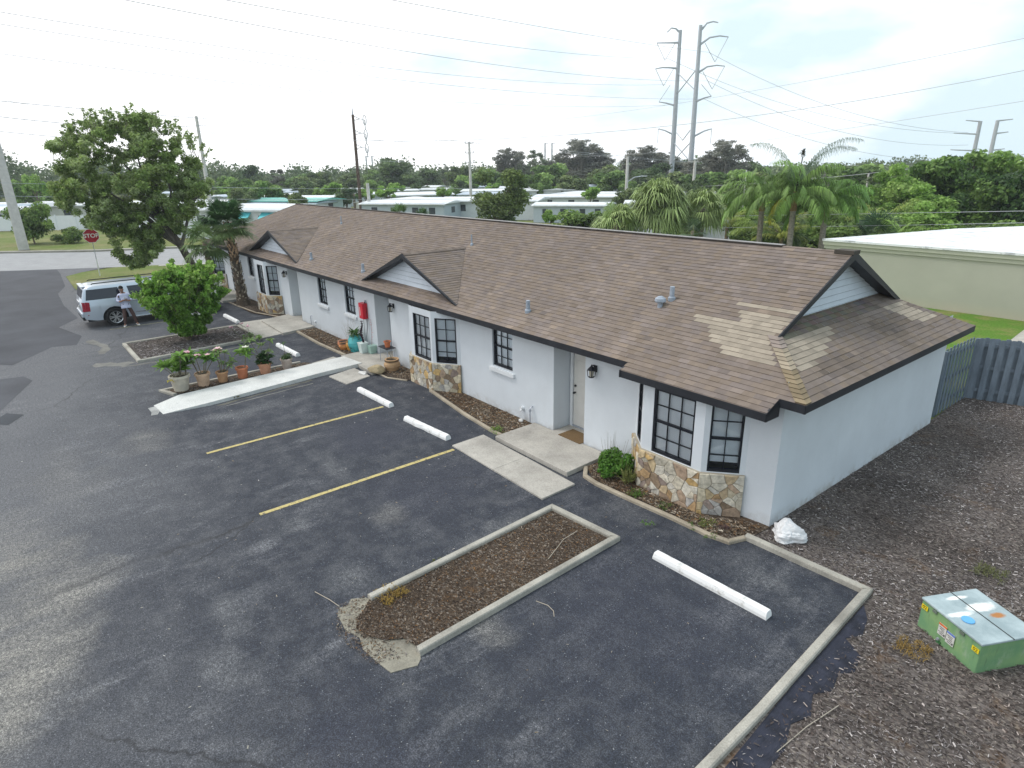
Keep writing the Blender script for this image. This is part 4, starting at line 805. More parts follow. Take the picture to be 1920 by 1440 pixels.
def potted(i,loc,r,h,col,label,style,seed):
    rnd=random.Random(seed); mat=plain('terracotta',col,.85,.16,7,bump=.15)
    t=pot('potted_plant',loc,r,h,mat,label,'potted plant',group='potted plants in a row beside the white ramp')
    st=MB(); lf=MB(); fl=MB(); st.cc=(.17,.15,.11); z0=h*.86
    def blossom(c,s,pc):
        for q in range(7):
            a=q*2*PI/7+rnd.random(); d=Vector((math.cos(a),math.sin(a),.25+.3*rnd.random())); e=Vector((-math.sin(a),math.cos(a),0)); fl.cc=jit(pc,.85,1.1,rnd); c=Vector(c)
            fl.face([c,c+d*s*.55-e*s*.32,c+d*s,c+d*s*.55+e*s*.32])
    tops=[]
    if style=='clump':
        for q in range(9):
            a=rnd.uniform(0,2*PI); rr=rnd.uniform(0,r*.6); b=Vector((math.cos(a)*rr,math.sin(a)*rr,z0)); tp=b+Vector((math.cos(a)*rnd.uniform(.02,.22)-.10,math.sin(a)*.15-.08,rnd.uniform(.08,.34))); st.tube([b,(b+tp)/2+Vector((0,0,.03)),tp],[.012,.009,.006],5); leafblades(lf,tp,18,.30,.085,.25,(.15,.27,.05),1.,.7,rnd)
        b=Vector((.04,.02,z0)); tp=b+Vector((.05,.06,.52)); st.tube([b,tp],[.014,.008],5); leafblades(lf,tp,22,.24,.08,.3,(.17,.31,.06),1.,.3,rnd); tops=[]
        leafblades(lf,(r*.5,-r*.8,h*.82),4,.12,.06,.6,(.45,.38,.04),1,.2,rnd)
    elif style=='flowery':
        for q in range(7):
            a=rnd.uniform(0,2*PI); b=Vector((math.cos(a)*r*.3,math.sin(a)*r*.3,z0)); tp=b+Vector((math.cos(a)*rnd.uniform(.08,.28),math.sin(a)*rnd.uniform(.08,.28),rnd.uniform(.14,.55))); st.tube([b,(b+tp)/2,tp],[.014,.011,.008],5); leafblades(lf,tp,18,.24,.085,.35,(.14,.28,.055),1.,.4,rnd); tops.append(tp)
        for tp in sorted(tops,key=lambda v:-v.z)[:4]: 
            for q in range(3): blossom(tp+Vector((rnd.uniform(-.06,.06),rnd.uniform(-.06,.06),.06)),.09,(.80,.50,.56))
    elif style=='thin':
        for q in range(8):
            a=rnd.uniform(0,2*PI); b=Vector((math.cos(a)*r*.3,math.sin(a)*r*.3,z0)); tp=b+Vector((math.cos(a)*rnd.uniform(.06,.25),math.sin(a)*rnd.uniform(.06,.25),rnd.uniform(.12,.60))); st.tube([b,(b+tp)/2+Vector((.03,.02,0)),tp],[.012,.009,.006],5); leafblades(lf,tp,14,.18,.06,.35,(.17,.26,.08),1.,.3,rnd); tops.append(tp)
        for tp in sorted(tops,key=lambda v:-v.z)[:3]: blossom(tp+Vector((0,0,.05)),.085,(.82,.55,.58)); blossom(tp+Vector((.05,.03,.04)),.07,(.86,.66,.62))
    elif style=='single':
        b=Vector((.08,.05,z0)); tp=b+Vector((.04,.05,.36)); st.tube([b,b+Vector((.0,.04,.18)),tp],[.016,.013,.010],6); b2=tp+Vector((-.14,-.05,.06)); st.tube([tp,b2],[.010,.007],5)
        for tq in (tp,b2,tp+Vector((0,.02,.12))): leafblades(lf,tq,18,.22,.075,.3,(.17,.31,.06),1.,.3,rnd)
        st.tube([Vector((-.1,-.06,z0)),Vector((-.42,-.14,z0+.05))],[.014,.008],5)
        for q in range(3): blossom(tp+Vector((rnd.uniform(-.04,.04),rnd.uniform(-.04,.04),.19)),.08,(.85,.84,.72))
    elif style=='bushy':
        for q in range(26):
            a=rnd.uniform(0,2*PI); rr=rnd.uniform(0,r*.85); tp=Vector((math.cos(a)*rr,math.sin(a)*rr,z0+rnd.uniform(.02,.26)*(1.2-rr/r*.6))); leafblades(lf,tp,11,.13,.06,.3,(.035,.085,.022),1.,.4,rnd)
        for q in range(7):
            a=rnd.uniform(0,2*PI); tp=Vector((math.cos(a)*rnd.uniform(.1,.36),math.sin(a)*rnd.uniform(.1,.36),z0+rnd.uniform(.30,.66))); st.tube([Vector((0,0,z0)),tp*.5+Vector((0,0,z0*.5)),tp],[.009,.007,.004],5); leafblades(lf,tp,14,.17,.055,.3,(.17,.26,.08),1.,.2,rnd)
    else:
        for q in range(14):
            a=rnd.uniform(0,2*PI); rr=rnd.uniform(0,r*.8); leafblades(lf,Vector((math.cos(a)*rr,math.sin(a)*rr,z0+rnd.uniform(.0,.08))),8,.13,.055,.4,(.07,.12,.04),1.,.3,rnd)
        tp=Vector((-.06,.0,z0+.42)); st.tube([Vector((-.02,0,z0)),tp],[.008,.005],5); leafblades(lf,tp,9,.12,.04,.3,(.08,.15,.05),1.,.2,rnd)
    obs=[lf.build('foliage',LEAF,t)]
    if st.f: obs.append(st.build('stem',STEM,t))
    if fl.f: obs.append(fl.build('flowers',PETAL,t))
    for o_ in obs: o_.scale=(1.35,1.35,1.3); o_.location.z=-z0*.3
for i,(x,y,r,h,c_,s_,lb) in enumerate([(-21.05,3.62,.29,.50,(.50,.45,.37),'clump','large ribbed cream pot with a leafy clump, nearest the foot of the white ramp'),(-21.05,4.28,.22,.43,(.56,.38,.26),'flowery','pale peach pot with pink flowers, second in the row from the foot of the ramp'),(-21.03,4.86,.18,.36,(.46,.26,.14),'thin','brown clay pot with thin stems and pink blossoms, third in the row'),(-21.0,5.48,.19,.38,(.50,.18,.09),'single','orange red clay pot with one leaning stem topped by a white flower'),(-21.0,6.22,.21,.38,(.54,.27,.17),'bushy','terracotta pot with a dark dense rounded plant, fifth in the row'),(-21.05,6.98,.19,.37,(.44,.36,.31),'low','dusty pinkish grey pot with low sparse plant, farthest up the ramp')]):
    potted(i,(x,y,.045),r,h,c_,lb,s_,20+i)
# near unit two door
glaze=NT('glazed_teal',.25,.5); _p=glaze.obj(); glaze.col(glaze.mix(glaze.ramp(glaze.noise(_p,5,4,.6),[(.58,0.),(.66,1.)]),(.07,.40,.42),(.05,.12,.10)))
t=pot('teal_pot',(-21.42,9.75,.04),.21,.52,glaze.m,'glazed turquoise pot with drooping green leaves beside the porch of the middle unit','flower pot',prof=[(.18,0),(.20,.02),(.285,.26),(.29,.38),(.24,.54),(.20,.58),(.23,.62),(.19,.62),(.18,.55)])
lf=MB(); rr=random.Random(4)
for q in range(10): leafblades(lf,(rr.uniform(-.08,.14),rr.uniform(-.08,.08),.62+rr.uniform(0,.1)),10,.34,.05,.5,(.07,.15,.04),1.,.5,rr)
lf.build('foliage',LEAF,t)
for x,y,z,r_,h_,c_,lb in ((-22.35,9.72,.04,.27,.24,(.48,.17,.07),'wide glossy orange brown bowl pot, farthest of the group by the bed edging'),(-22.0,9.55,.04,.22,.24,(.50,.20,.06),'round orange glazed pot between the wide bowl and the yellow ochre jar'),(-21.75,9.68,.04,.17,.34,(.60,.30,.07),'yellow ochre jar standing right against the turquoise pot')):
    mt=plain('glazed_orange',c_,.3,.3,9,spec=.5); pot('glazed_pot',(x,y,z),r_,h_,mt,lb,'flower pot',prof=[(r_*.6,0),(r_*.7,.01),(r_,h_*.55),(r_*.97,h_*.8),(r_*.82,h_*.92),(r_*.95,h_),(r_*.85,h_),(r_*.75,h_*.85)])
wp=plain('white_plastic',(.60,.68,.66),.5,.12)
t=thing('white_planter','tapered white planter with a thin dark twisted stem, on the porch under the red box','planter',(-20.88,9.78,.11))
def taper(mb,w0,w1,h,z=0,c=(0,0)):
    V=[(c[0]+sx_*w0,c[1]+sy_*w0,z) for sx_,sy_ in ((-1,-1),(1,-1),(1,1),(-1,1))]+[(c[0]+sx_*w1,c[1]+sy_*w1,z+h) for sx_,sy_ in ((-1,-1),(1,-1),(1,1),(-1,1))]
    mb.arr(V,[(0,3,2,1),(4,5,6,7),(0,1,5,4),(1,2,6,5),(2,3,7,6),(3,0,4,7)])
m=MB(); taper(m,.11,.15,.36); taper(m,.16,.16,.03,.36); m.build('pot',wp,t,bevel=.008)
m=MB(); m.cc=(.03,.02,.03); pts=[Vector((.02*math.sin(i*1.1),.03*math.cos(i*.9),.36+i*.10)) for i in range(9)]; m.tube(pts,[.035,.04,.035,.045,.03,.04,.03,.025,.012],6); m.build('stem',STEM,t)
m=MB(); rr=random.Random(8)
for p_ in pts[2:]: leafblades(m,p_,5,.09,.05,.5,(.05,.025,.035),1.,.3,rr)
m.build('foliage',LEAF,t)
t=thing('green_planter','pale green square planter with a thin pink flowering twig, beside the white planter','planter',(-20.60,10.0,.11))
m=MB(); taper(m,.11,.14,.30); m.build('pot',plain('pale_green_plastic',(.33,.48,.42),.5,.12),t,bevel=.008)
m=MB(); m.cc=(.25,.14,.12); m.tube([(0,0,.3),(.03,.02,.7),(.0,.05,1.05),(.05,.03,1.25)],[.008,.006,.005,.004],5); m.build('stem',STEM,t)
m=MB(); rr=random.Random(3)
for q in range(9): leafblades(m,(rr.uniform(-.02,.06),.03,.5+q*.09),3,.05,.03,.3,(.55,.25,.28),1.,.3,rr)
m.build('flowers',PETAL,t)
# folding metal side table with a small orange pot
t=thing('side_table','small dark metal side table standing against the porch wall of the middle unit','side table',(-19.28,9.92,.11)); dm=plain('iron',(.03,.03,.035),.5,.2)
m=MB(); m.prism([(-.30,-.18),(.30,-.18),(.30,.18),(-.30,.18)],.50,.53); m.build('table_top',dm,t,bevel=.005)
for sx_ in (-1,1):
    for sy_ in (-1,1): m=MB(); m.tube([(sx_*.28,sy_*.15,.0),(sx_*.24,sy_*.13,.5)],.012,6); m.build('leg',METAL,t)
m=MB(); m.box(-.25,-.005,.20,.25,.005,.215); m.build('stretcher',METAL,t)
pot('small_pot',(-19.22,9.92,.64),.12,.22,plain('terracotta_small',(.50,.16,.07),.8,.15,9),'small orange red clay pot on top of the dark side table')
t=pot('round_clay_pot',(-18.42,9.62,.05),.28,.40,plain('tan_clay',(.42,.27,.15),.8,.15,6),'squat round tan clay pot on the leaf litter beside the middle bay window','flower pot',prof=[(.17,0),(.20,.02),(.275,.17),(.27,.25),(.21,.34),(.235,.37),(.24,.40),(.19,.40),(.17,.33)])
m=MB(); rr=random.Random(5)
for q in range(8): m.cc=(.16,.15,.10); a=rr.uniform(0,6.28); m.tube([(0,0,.34),(.08*math.cos(a),.08*math.sin(a),.34+rr.uniform(.12,.34))],[.004,.002],4)
m.build('twigs',STEM,t)
# rocks by the porch
ROCK=plain('sandstone',(.40,.32,.20),.9,.25,6,bump=.5,bscale=14)
def rock(name,loc,s,label,seed,mat=ROCK,cat='rock',rz=0):
    rr=random.Random(seed); bm=bmesh.new(); bmesh.ops.create_icosphere(bm,subdivisions=3,radius=1)
    dirs=[Vector((rr.gauss(0,1),rr.gauss(0,1),rr.gauss(0,1))).normalized() for _ in range(10)]
    for v in bm.verts:
        k_=1.0
        for d_ in dirs: k_=min(k_,.80/max(.3,v.co.normalized().dot(d_)+.12)) if v.co.dot(d_)>.6 else k_
        v.co*=k_*(1+.03*math.sin(v.co.x*9+seed)*math.cos(v.co.y*7)); v.co.x*=s[0]; v.co.y*=s[1]; v.co.z*=s[2]
    me=bpy.data.meshes.new(name); bm.to_mesh(me); bm.free(); me.materials.append(mat); o=bpy.data.objects.new(name,me); COL.objects.link(o); o.location=loc; o.rotation_euler=(0,0,rz); return tag(o,label,cat)
rock('sandstone_slab',(-18.55,9.05,.16),(.36,.24,.17),'broken tan sandstone slab leaning on the corner of the middle porch',2,rz=.6)
rock('white_rock',(-18.80,8.72,.05),(.22,.15,.07),'flat pale rock on the tarmac in front of the tan sandstone slab',6,plain('pale_rock',(.55,.54,.52),.9,.15,8))
rock('white_rock',(-12.05,9.98,.08),(.10,.07,.06),'small pale rock beside the tap pipe at the near porch',9,plain('pale_rock_b',(.55,.54,.52),.9,.15,8))
# white covered lump by the corner
k=NT('white_tarp',.6,.3); k.col(k.mix(1.,(.74,.74,.75),k.ramp(k.noise(k.obj(),5,5,.7),[(.3,.85),(.7,1.05)]),'MULTIPLY')).bump(k.noise(k.obj(),7,6,.7),.8,.04)
bm=bmesh.new(); bmesh.ops.create_icosphere(bm,subdivisions=5,radius=1); from mathutils import noise as mnoise
for v in bm.verts:
    c_=v.co.copy(); n_=mnoise.fractal(c_*1.6+Vector((4,2,7)),.9,2.0,4); f_=1+.16*n_+.04*mnoise.noise(c_*6)
    r_=.22+.05*math.sin(3*math.atan2(c_.y,c_.x)); v.co=Vector((c_.x*r_*f_*1.15,c_.y*r_*f_,max(-.03,(c_.z*.18+.12)*f_)))
    if v.co.z<.05: v.co.x*=1.25; v.co.y*=1.2
    v.co.z+=.10*math.exp(-((v.co.x+.06)**2+(v.co.y-.07)**2)/.012)
me=bpy.data.meshes.new('covered_sprinkler'); bm.to_mesh(me); bm.free(); me.materials.append(k.m); me.polygons.foreach_set('use_smooth',[True]*len(me.polygons)); o=bpy.data.objects.new('plastic_bundle',me); COL.objects.link(o); o.location=(-4.62,10.12,0)
tag(o,'lumpy white plastic wrapped bundle on the mulch at the near corner of the building','bundle')
# red cabinet with hanging cords
t=thing('fire_extinguisher_box','red box hung on the wall beside the recessed middle door, cords dangling under it','fire box',(-21.15,YF-.11,1.60))
red=plain('red_enamel',(.50,.015,.03),.4,.1); m=MB(); m.box(-.17,-.09,-.29,.17,.10,.29); m.build('cabinet',red,t,bevel=.012)
m=MB(); m.box(-.09,-.096,-.17,-.045,-.091,.14); m.build('label_strip',STK,t)
m=MB(); m.box(-.14,-.094,-.26,.14,-.0905,.26); m.build('door',plain('red_door',(.56,.03,.05),.35,.1),t)
m=MB(); m.cc=(.03,.03,.03); m.tube([(-.05,.02,-.29),(-.09,.03,-.8),(-.10,.02,-1.46)],.008,6); m.build('cord',BLACK,t)
m=MB(); m.tube([(.12,.02,.29),(.14,.04,.36),(.17,.05,.1),(.16,.04,-.6),(.10,.0,-1.0),(.14,-.02,-1.2)],.011,6); m.build('cord',BLACK,t)
m=MB(); m.tube([(.10,.06,.29),(.10,.06,.40)],.03,8); m.build('bracket',METAL,t)
# door mat
k=NT('mat_fibre',.95,.1); k.col(k.mix(1.,(.16,.105,.055),k.ramp(k.noise(k.obj(),40,4,.7),[(.3,.7),(.7,1.3)]),'MULTIPLY')).bump(k.noise(k.obj(),80,2),.6,.01)
m=MB(); m.prism([(-.38,-.26),(.38,-.26),(.38,.26),(-.38,.26)],0,.018); o=m.build('door_mat',k.m,bevel=.004); o.location=(-10.25,10.28,.112); tag(o,'brown fibre door mat on the near porch slab in front of the white door','door mat')
# bare shrub in front of the wall between the small windows and the red box
t=thing('bare_shrub','thin leafless grey shrub against the white wall under the nearer of the two small windows','shrub',(-22.2,9.86,.03)); m=MB(); rr=random.Random(11); m.cc=(.40,.38,.35)
for q in range(16):
    a=rr.uniform(-1.3,1.3)+PI/2*0; x1=math.sin(a)*.55; z1=.5+rr.random()*.7; mid=Vector((x1*.4,rr.uniform(-.05,.1),z1*.55)); e=Vector((x1,rr.uniform(-.08,.15),z1)); m.tube([(0,0,0),mid,e],[.007,.005,.002],4)
    for u in range(3): f_=e.lerp(mid,rr.random()); m.tube([f_,f_+Vector((rr.uniform(-.2,.2),rr.uniform(-.05,.05),rr.uniform(.05,.2)))],[.003,.0015],4)
m.build('branches',STEM,t)
# ------------------------------------------------------------------ stop sign
RED=plain('sign_red',(.42,.02,.035),.4,.06); SW=plain('sign_white',(.78,.78,.76),.4,.04); POST=plain('sign_post_grey',(.50,.50,.50),.6,.12)
t=thing('stop_sign','red octagonal STOP sign on a pale post by the grass beside the street','street sign',(-50.35,5.14,0),math.atan2(-5.14,50.35)+.04)
m=MB(); m.box(-.03,-.03,-.1,.03,.03,1.15); m.build('post',SW,t); m=MB(); m.box(-.02,-.02,1.15,.02,.02,3.05); m.build('upper_post',METAL,t)
def octo(r,x): return [(x,r*math.cos(PI/8+i*PI/4),r*math.sin(PI/8+i*PI/4)) for i in range(8)]
def plate(r,x0,x1,mat,nm,par,zc):
    m=MB(); a_=[(x0,y,z+zc) for _,y,z in octo(r,0)]; b_=[(x1,y,z+zc) for _,y,z in octo(r,0)]; m.face(b_); m.face(a_[::-1]); [m.face([a_[j],a_[(j+1)%8],b_[(j+1)%8],b_[j]]) for j in range(8)]; o=m.build(nm,mat); o.parent=par; return o
bd=plate(.48,.03,.036,SW,'sign_face',t,2.66); rd=plate(.445,.037,.040,RED,'red_panel',bd,2.66)
text('STOP',.36,SW,'lettering',bd,Matrix.Translation((.043,0,2.66))@Matrix(((0,0,1,0),(1,0,0,0),(0,1,0,0),(0,0,0,1))),.003,.008)
# ------------------------------------------------------------------ the silver sport utility vehicle (local +y forward, +x is the side facing the camera)
k=NT('silver_paint',.28,.5,.4); k.col((.52,.57,.64)); k.b.inputs['Coat Weight'].default_value=.6; k.b.inputs['Coat Roughness'].default_value=.08; PAINT=k.m
TINT=NT('tinted_glass',.06,.6).col((.012,.016,.028)).m; RUB=plain('tyre_rubber',(.018,.018,.019),.85,.15,12); RIM=plain('alloy',(.55,.56,.57),.28,.06,metallic=.85); DKP=plain('dark_plastic',(.020,.021,.024),.6,.1); CHR=plain('chrome_trim',(.75,.76,.78),.15,.04,metallic=1.)
TAILR=plain('tail_red',(.32,.012,.03),.2,.08,spec=.6)
S=thing('parked_suv','long silver sport utility vehicle with tinted windows, parked behind the green shrub','car',(-33.87,2.42,0))
Lc=5.7; YR,YFw=1.20,4.50; RW=.405
def ztop(y):
    pts=[(0,1.80),(.25,1.85),(.8,1.89),(2.6,1.90),(3.55,1.86),(3.9,1.74),(4.52,1.20),(4.8,1.17),(5.4,1.08),(5.62,.95),(5.7,.80)]
    for (a,b),(c_,d) in zip(pts[:-1],pts[1:]):
        if a<=y<=c_: return b+(d-b)*(y-a)/(c_-a)
    return .8
def wid(y):  # half-width factor in plan
    if y<.45: return 1-.075*((.45-y)/.45)**2.2
    if y>4.9: return 1-.20*((y-4.9)/.8)**2
    return 1.
def arch(y):
    z=.34+.10*max(0,(1-(y/.5)))**1.2
    for yw in (YR,YFw):
        d=abs(y-yw)
        if d<.50: z=max(z,.40+math.sqrt(.50**2-d*d)*.98)
    return z
lev=[0,.12,.3,.5,.72,.9,1.0]     # fractions between bottom edge and the belt
belt=lambda y: min(1.16,ztop(y)-.02)
ys=sorted(set([0,.06,.15,.3,.45,.58]+[YR+.5*math.sin(a*PI/2)*s for a in (0,.25,.5,.72,.88,.97,1) for s in (-1,1)]+[YFw+.5*math.sin(a*PI/2)*s for a in (0,.25,.5,.72,.88,.97,1) for s in (-1,1)]+[1.9,2.2,2.5,2.9,3.2,3.5,3.7,3.95,5.15,5.3,5.45,5.58,5.66,5.70]))
def section(y):
    out=[]; w_=wid(y); zb=arch(y); b=belt(y)
    for l in lev:
        z=zb+(b-zb)*l; hw=1.015-.05*max(0,(.62-z))-.06*max(0,z-.95)/.2*.5; out.append((hw*w_,z))
    zt=ztop(y); k_=(zt-1.16)/(1.90-1.16) if zt>1.2 else 0
    if k_>0.05:
        for z,hw in ((1.22,.975),(1.40,.93),(1.60,.875),(1.76,.815),(1.83,.76),(1.875,.62),(1.895,.35),(1.90,0)): out.append((hw*w_,1.16+(z-1.16)*k_))
    else:
        for f_,hw in ((.2,.975),(.4,.95),(.6,.90),(.8,.82),(.9,.70),(.97,.5),(1,.25),(1,0)): out.append((hw*w_,b+(zt-b)*f_))
    return out
m=MB(); secs=[]
for y in ys:
    s_=section(y)
    def sh(y,z): # rear glass slope and bumper tuck
        r=0
        if y<.5: r+=max(0,z-1.10)*.30*(1-y/.5)+(.10*(max(0,.60-z)/.3) if z<.6 else 0)*(1-y/.5)
        return r
    ringp=[(hw,y+sh(y,z),z) for hw,z in s_]; secs.append(ringp)
n=len(secs[0])
for sg in (1,-1):
    base=len(m.v)
    for s_ in secs: m.v+= [(sg*a,b,c_) for a,b,c_ in s_]
    for i in range(len(secs)-1):
        for j in range(n-1):
            f_=(base+i*n+j,base+(i+1)*n+j,base+(i+1)*n+j+1,base+i*n+j+1); m.f.append(f_ if sg>0 else f_[::-1]); m.m.append(0); m.c.append((1,1,1))
k_=len(m.v)
for e,s_ in ((0,secs[0]),(1,secs[-1])):
    ring_=[(a,b,c_) for a,b,c_ in s_]+[(-a,b,c_) for a,b,c_ in s_[::-1][1:]]
    for j in range(n-1):
        q=[s_[j],s_[j+1],(-s_[j+1][0],s_[j+1][1],s_[j+1][2]),(-s_[j][0],s_[j][1],s_[j][2])]; m.face(q if e==0 else q[::-1])
body=m.build('body',PAINT,S,smooth=True)
md=body.modifiers.new('weld','WELD'); md.merge_threshold=.002
try: body.data.set_sharp_from_angle(angle=math.radians(32))
except Exception: pass
m=MB(); m.box(-.90,.15,.30,.90,5.5,.42)
for yw in (YR,YFw): m.box(-.88,yw-.52,.35,.88,yw+.52,.98)
m.build('underbody',DKP,S)
def side_hw(z,y): # half width of the glasshouse at height z
    pts=[(1.16,.985),(1.22,.975),(1.40,.93),(1.60,.875),(1.76,.815)]; 
    for (a,b),(c_,d) in zip(pts[:-1],pts[1:]):
        if a<=z<=c_: return (b+(d-b)*(z-a)/(c_-a))*wid(y)
    return .815
def sidewin(y0,y1,z0=1.235,z1=1.70,sl0=0,sl1=0,nm='side_window'):
    for sg in (1,-1):
        m=MB()
        N_=5
        for i in range(N_):
            for j in range(N_):
                def pt_(a,b):
                    z=z0+(z1-z0)*b; ya=y0+sl0*b; yb_=y1+sl1*b; y=ya+(yb_-ya)*a; r=(max(0,z-1.10)*.30*(1-y/.5) if y<.5 else 0)
                    return (sg*(side_hw(z,y)+.006),y,z)
                q=[pt_(i/N_,j/N_),pt_((i+1)/N_,j/N_),pt_((i+1)/N_,(j+1)/N_),pt_(i/N_,(j+1)/N_)]; m.face(q if sg>0 else q[::-1])
        m.build(nm,TINT,S)
sidewin(.20,1.60,1.26,1.70,.10,-.10); sidewin(1.92,2.85,1.235,1.70,-.06,0); sidewin(2.93,4.05,1.235,1.70,0,-.42)
m=MB(); q0=[(-.84,.085,1.18),(.84,.085,1.18),(.76,.205,1.72),(-.76,.205,1.72)]; m.face([(a,b-.05,c_) for a,b,c_ in q0][::1]); m.build('rear_window',TINT,S)
m=MB(); m.face([(.74,3.96,1.70),(.90,4.50,1.22),(-.90,4.50,1.22),(-.74,3.96,1.70)][::-1]); o=m.build('windscreen',TINT,S); o.location=(0,.015,.02)
for sg in (1,-1):
    m=MB(); m.tube([(sg*.66,.55,1.895),(sg*.66,.62,1.925),(sg*.66,3.3,1.93),(sg*.66,3.4,1.89)],.022,8); m.build('roof_rail',DKP,S)
    m=MB(); m.box(*( (.97,1.85,.30,1.08,3.95,.345) if sg>0 else (-1.08,1.85,.30,-.97,3.95,.345))); m.build('running_board',CHR,S,bevel=.01)
    m=MB(); m.obox((sg*1.09,3.93,1.22),(.09,0,0),(0,.05,0),(0,0,.075)); m.build('mirror',PAINT,S,bevel=.02)
    # tail lamp wraps the rear corner
    m=MB()
    for z0_,z1_ in ((.78,1.20),):
        for a0,a1 in ((0,.33),(.33,.66),(.66,1)):
            def c2(a,z): y=.30*a*a-.012+(max(0,z-1.10)*.30); return (sg*((.965 if a>0 else .90)+.045*min(1,a*1.5)-.012*(1-a)),y if a>0 else -.012+(max(0,z-1.10)*.30),z)
            q=[c2(a0,z0_),c2(a1,z0_+.0),c2(a1,z1_-.03*a1),c2(a0,z1_)]; m.face(q if sg>0 else q[::-1])
    m.build('tail_light',TAILR,S)
    m=MB(); m.face([(sg*(1.023),.16,.60),(sg*1.026,.20,.60),(sg*1.026,.20,.64),(sg*1.023,.16,.64)][::sg]); m.build('side_marker',TAILR,S)
    for y_ in (2.06,3.05):
        m=MB(); m.obox((sg*1.025,y_,1.07),(.014,0,0),(0,.10,0),(0,0,.016)); m.build('door_handle',CHR,S,bevel=.006)
    m=MB()
    for y_ in (1.78,2.89,4.02): m.face([(sg*1.0225,y_,.46),(sg*1.0225,y_+.010,.46),(sg*1.0,y_+.010,1.15),(sg*1.0,y_,1.15)][::sg])
    m.build('door_seam',DKP,S)
    m=MB(); m.face([(sg*1.030,2.0,.50),(sg*1.030,3.9,.50),(sg*1.030,3.9,.535),(sg*1.030,2.0,.535)][::sg]); m.build('side_trim',CHR,S)
for sx_ in (1,-1):
    for yw in (YR,YFw):
        wq=thing('wheel',None,None,(sx_*.93,yw,RW)); wq.parent=S
        m=MB(); prof=[(.27,-.13),(.36,-.135),(.395,-.11),(.405,-.06),(.405,.06),(.395,.11),(.36,.135),(.27,.13)]
        nn=36; k_=len(prof)
        for j in range(nn):
            a=2*PI*j/nn; m.v+=[(x,r*math.cos(a),r*math.sin(a)) for r,x in prof]
        for j in range(nn):
            for i in range(k_-1): m.f.append((j*k_+i,j*k_+i+1,((j+1)%nn)*k_+i+1,((j+1)%nn)*k_+i)); m.m.append(0); m.c.append((1,1,1))
        m.build('tyre',RUB,wq,smooth=False)
        m=MB(); xo=sx_*.105
        m.tube([(sx_*.02,0,0),(sx_*.03,0,0)],.27,28)
        o=m.build('brake_disc',DKP,wq)
        m=MB()
        for j in range(nn):
            a,b=2*PI*j/nn,2*PI*(j+1)/nn
            P4=lambda r,x,t: (x,r*math.cos(t),r*math.sin(t)); m.face([P4(.272,xo+sx_*.02,a),P4(.272,xo+sx_*.02,b),P4(.245,xo,b),P4(.245,xo,a)][::-sx_]); m.face([P4(.245,xo,a),P4(.245,xo,b),P4(.25,xo-sx_*.08,b),P4(.25,xo-sx_*.08,a)][::-sx_])
        for s6 in range(6):
            for da in (-.17,.17):
                a=2*PI*s6/6; a1=a+da*.45; a2=a+da; c1=Vector((xo-sx_*.005,math.cos(a1)*.05,math.sin(a1)*.05)); c2_=Vector((xo+sx_*.004,math.cos(a2)*.255,math.sin(a2)*.255)); m.bar(c1,c2_,.036,.02,(1,0,0))
        m.tube([(xo-sx_*.03,0,0),(xo+sx_*.012,0,0)],[.062,.05],16)
        m.build('rim',RIM,wq)
m=MB(); m.obox((0,-.02,.62),(.90,0,0),(0,.05,0),(0,0,.10)); m.build('rear_bumper',PAINT,S,bevel=.04)
m=MB(); m.obox((0,.02,.44),(.86,0,0),(0,.06,0),(0,0,.06)); m.build('lower_valance',DKP,S,bevel=.02)
m=MB(); m.obox((0,-.005,1.12),(.42,0,0),(0,.02,0),(0,0,.03)); m.build('tailgate_trim',CHR,S,bevel=.008)
m=MB(); m.obox((0,-.03,.86),(.16,0,0),(0,.008,0),(0,0,.08)); m.build('number_plate',STK,S)
m=MB(); m.obox((0,.22,1.815),(.70,0,0),(0,.09,0),(0,0,.018)); m.build('roof_spoiler',PAINT,S,bevel=.015)
# ------------------------------------------------------------------ the person leaning on the car
SKIN=plain('skin',(.30,.16,.11),.6,.06); SHIRT=plain('shirt_cloth',(.50,.52,.66),.85,.06,bump=.2,bscale=12); TROU=plain('trouser_cloth',(.085,.048,.042),.9,.12); HAIR=plain('hair',(.012,.010,.009),.8,.2); SHOE=plain('shoe_white',(.70,.68,.66),.6,.05); PHONE=plain('phone_white',(.75,.76,.78),.3,.02)
def skin(name,verts,edges,rads,mat,parent,root=0,sub=1,label=None):
    me=bpy.data.meshes.new(name); me.from_pydata(verts,edges,[]); me.materials.append(mat); o=bpy.data.objects.new(name,me); COL.objects.link(o); o.parent=parent
    sk=o.modifiers.new('skin','SKIN'); sk.use_smooth_shade=True
    for i,r in enumerate(rads): me.skin_vertices[0].data[i].radius=(r,r) if not isinstance(r,tuple) else r
    me.skin_vertices[0].data[root].use_root=True
    ss=o.modifiers.new('sub','SUBSURF'); ss.levels=sub; ss.render_levels=sub
    if label: o['label']=label
    return o
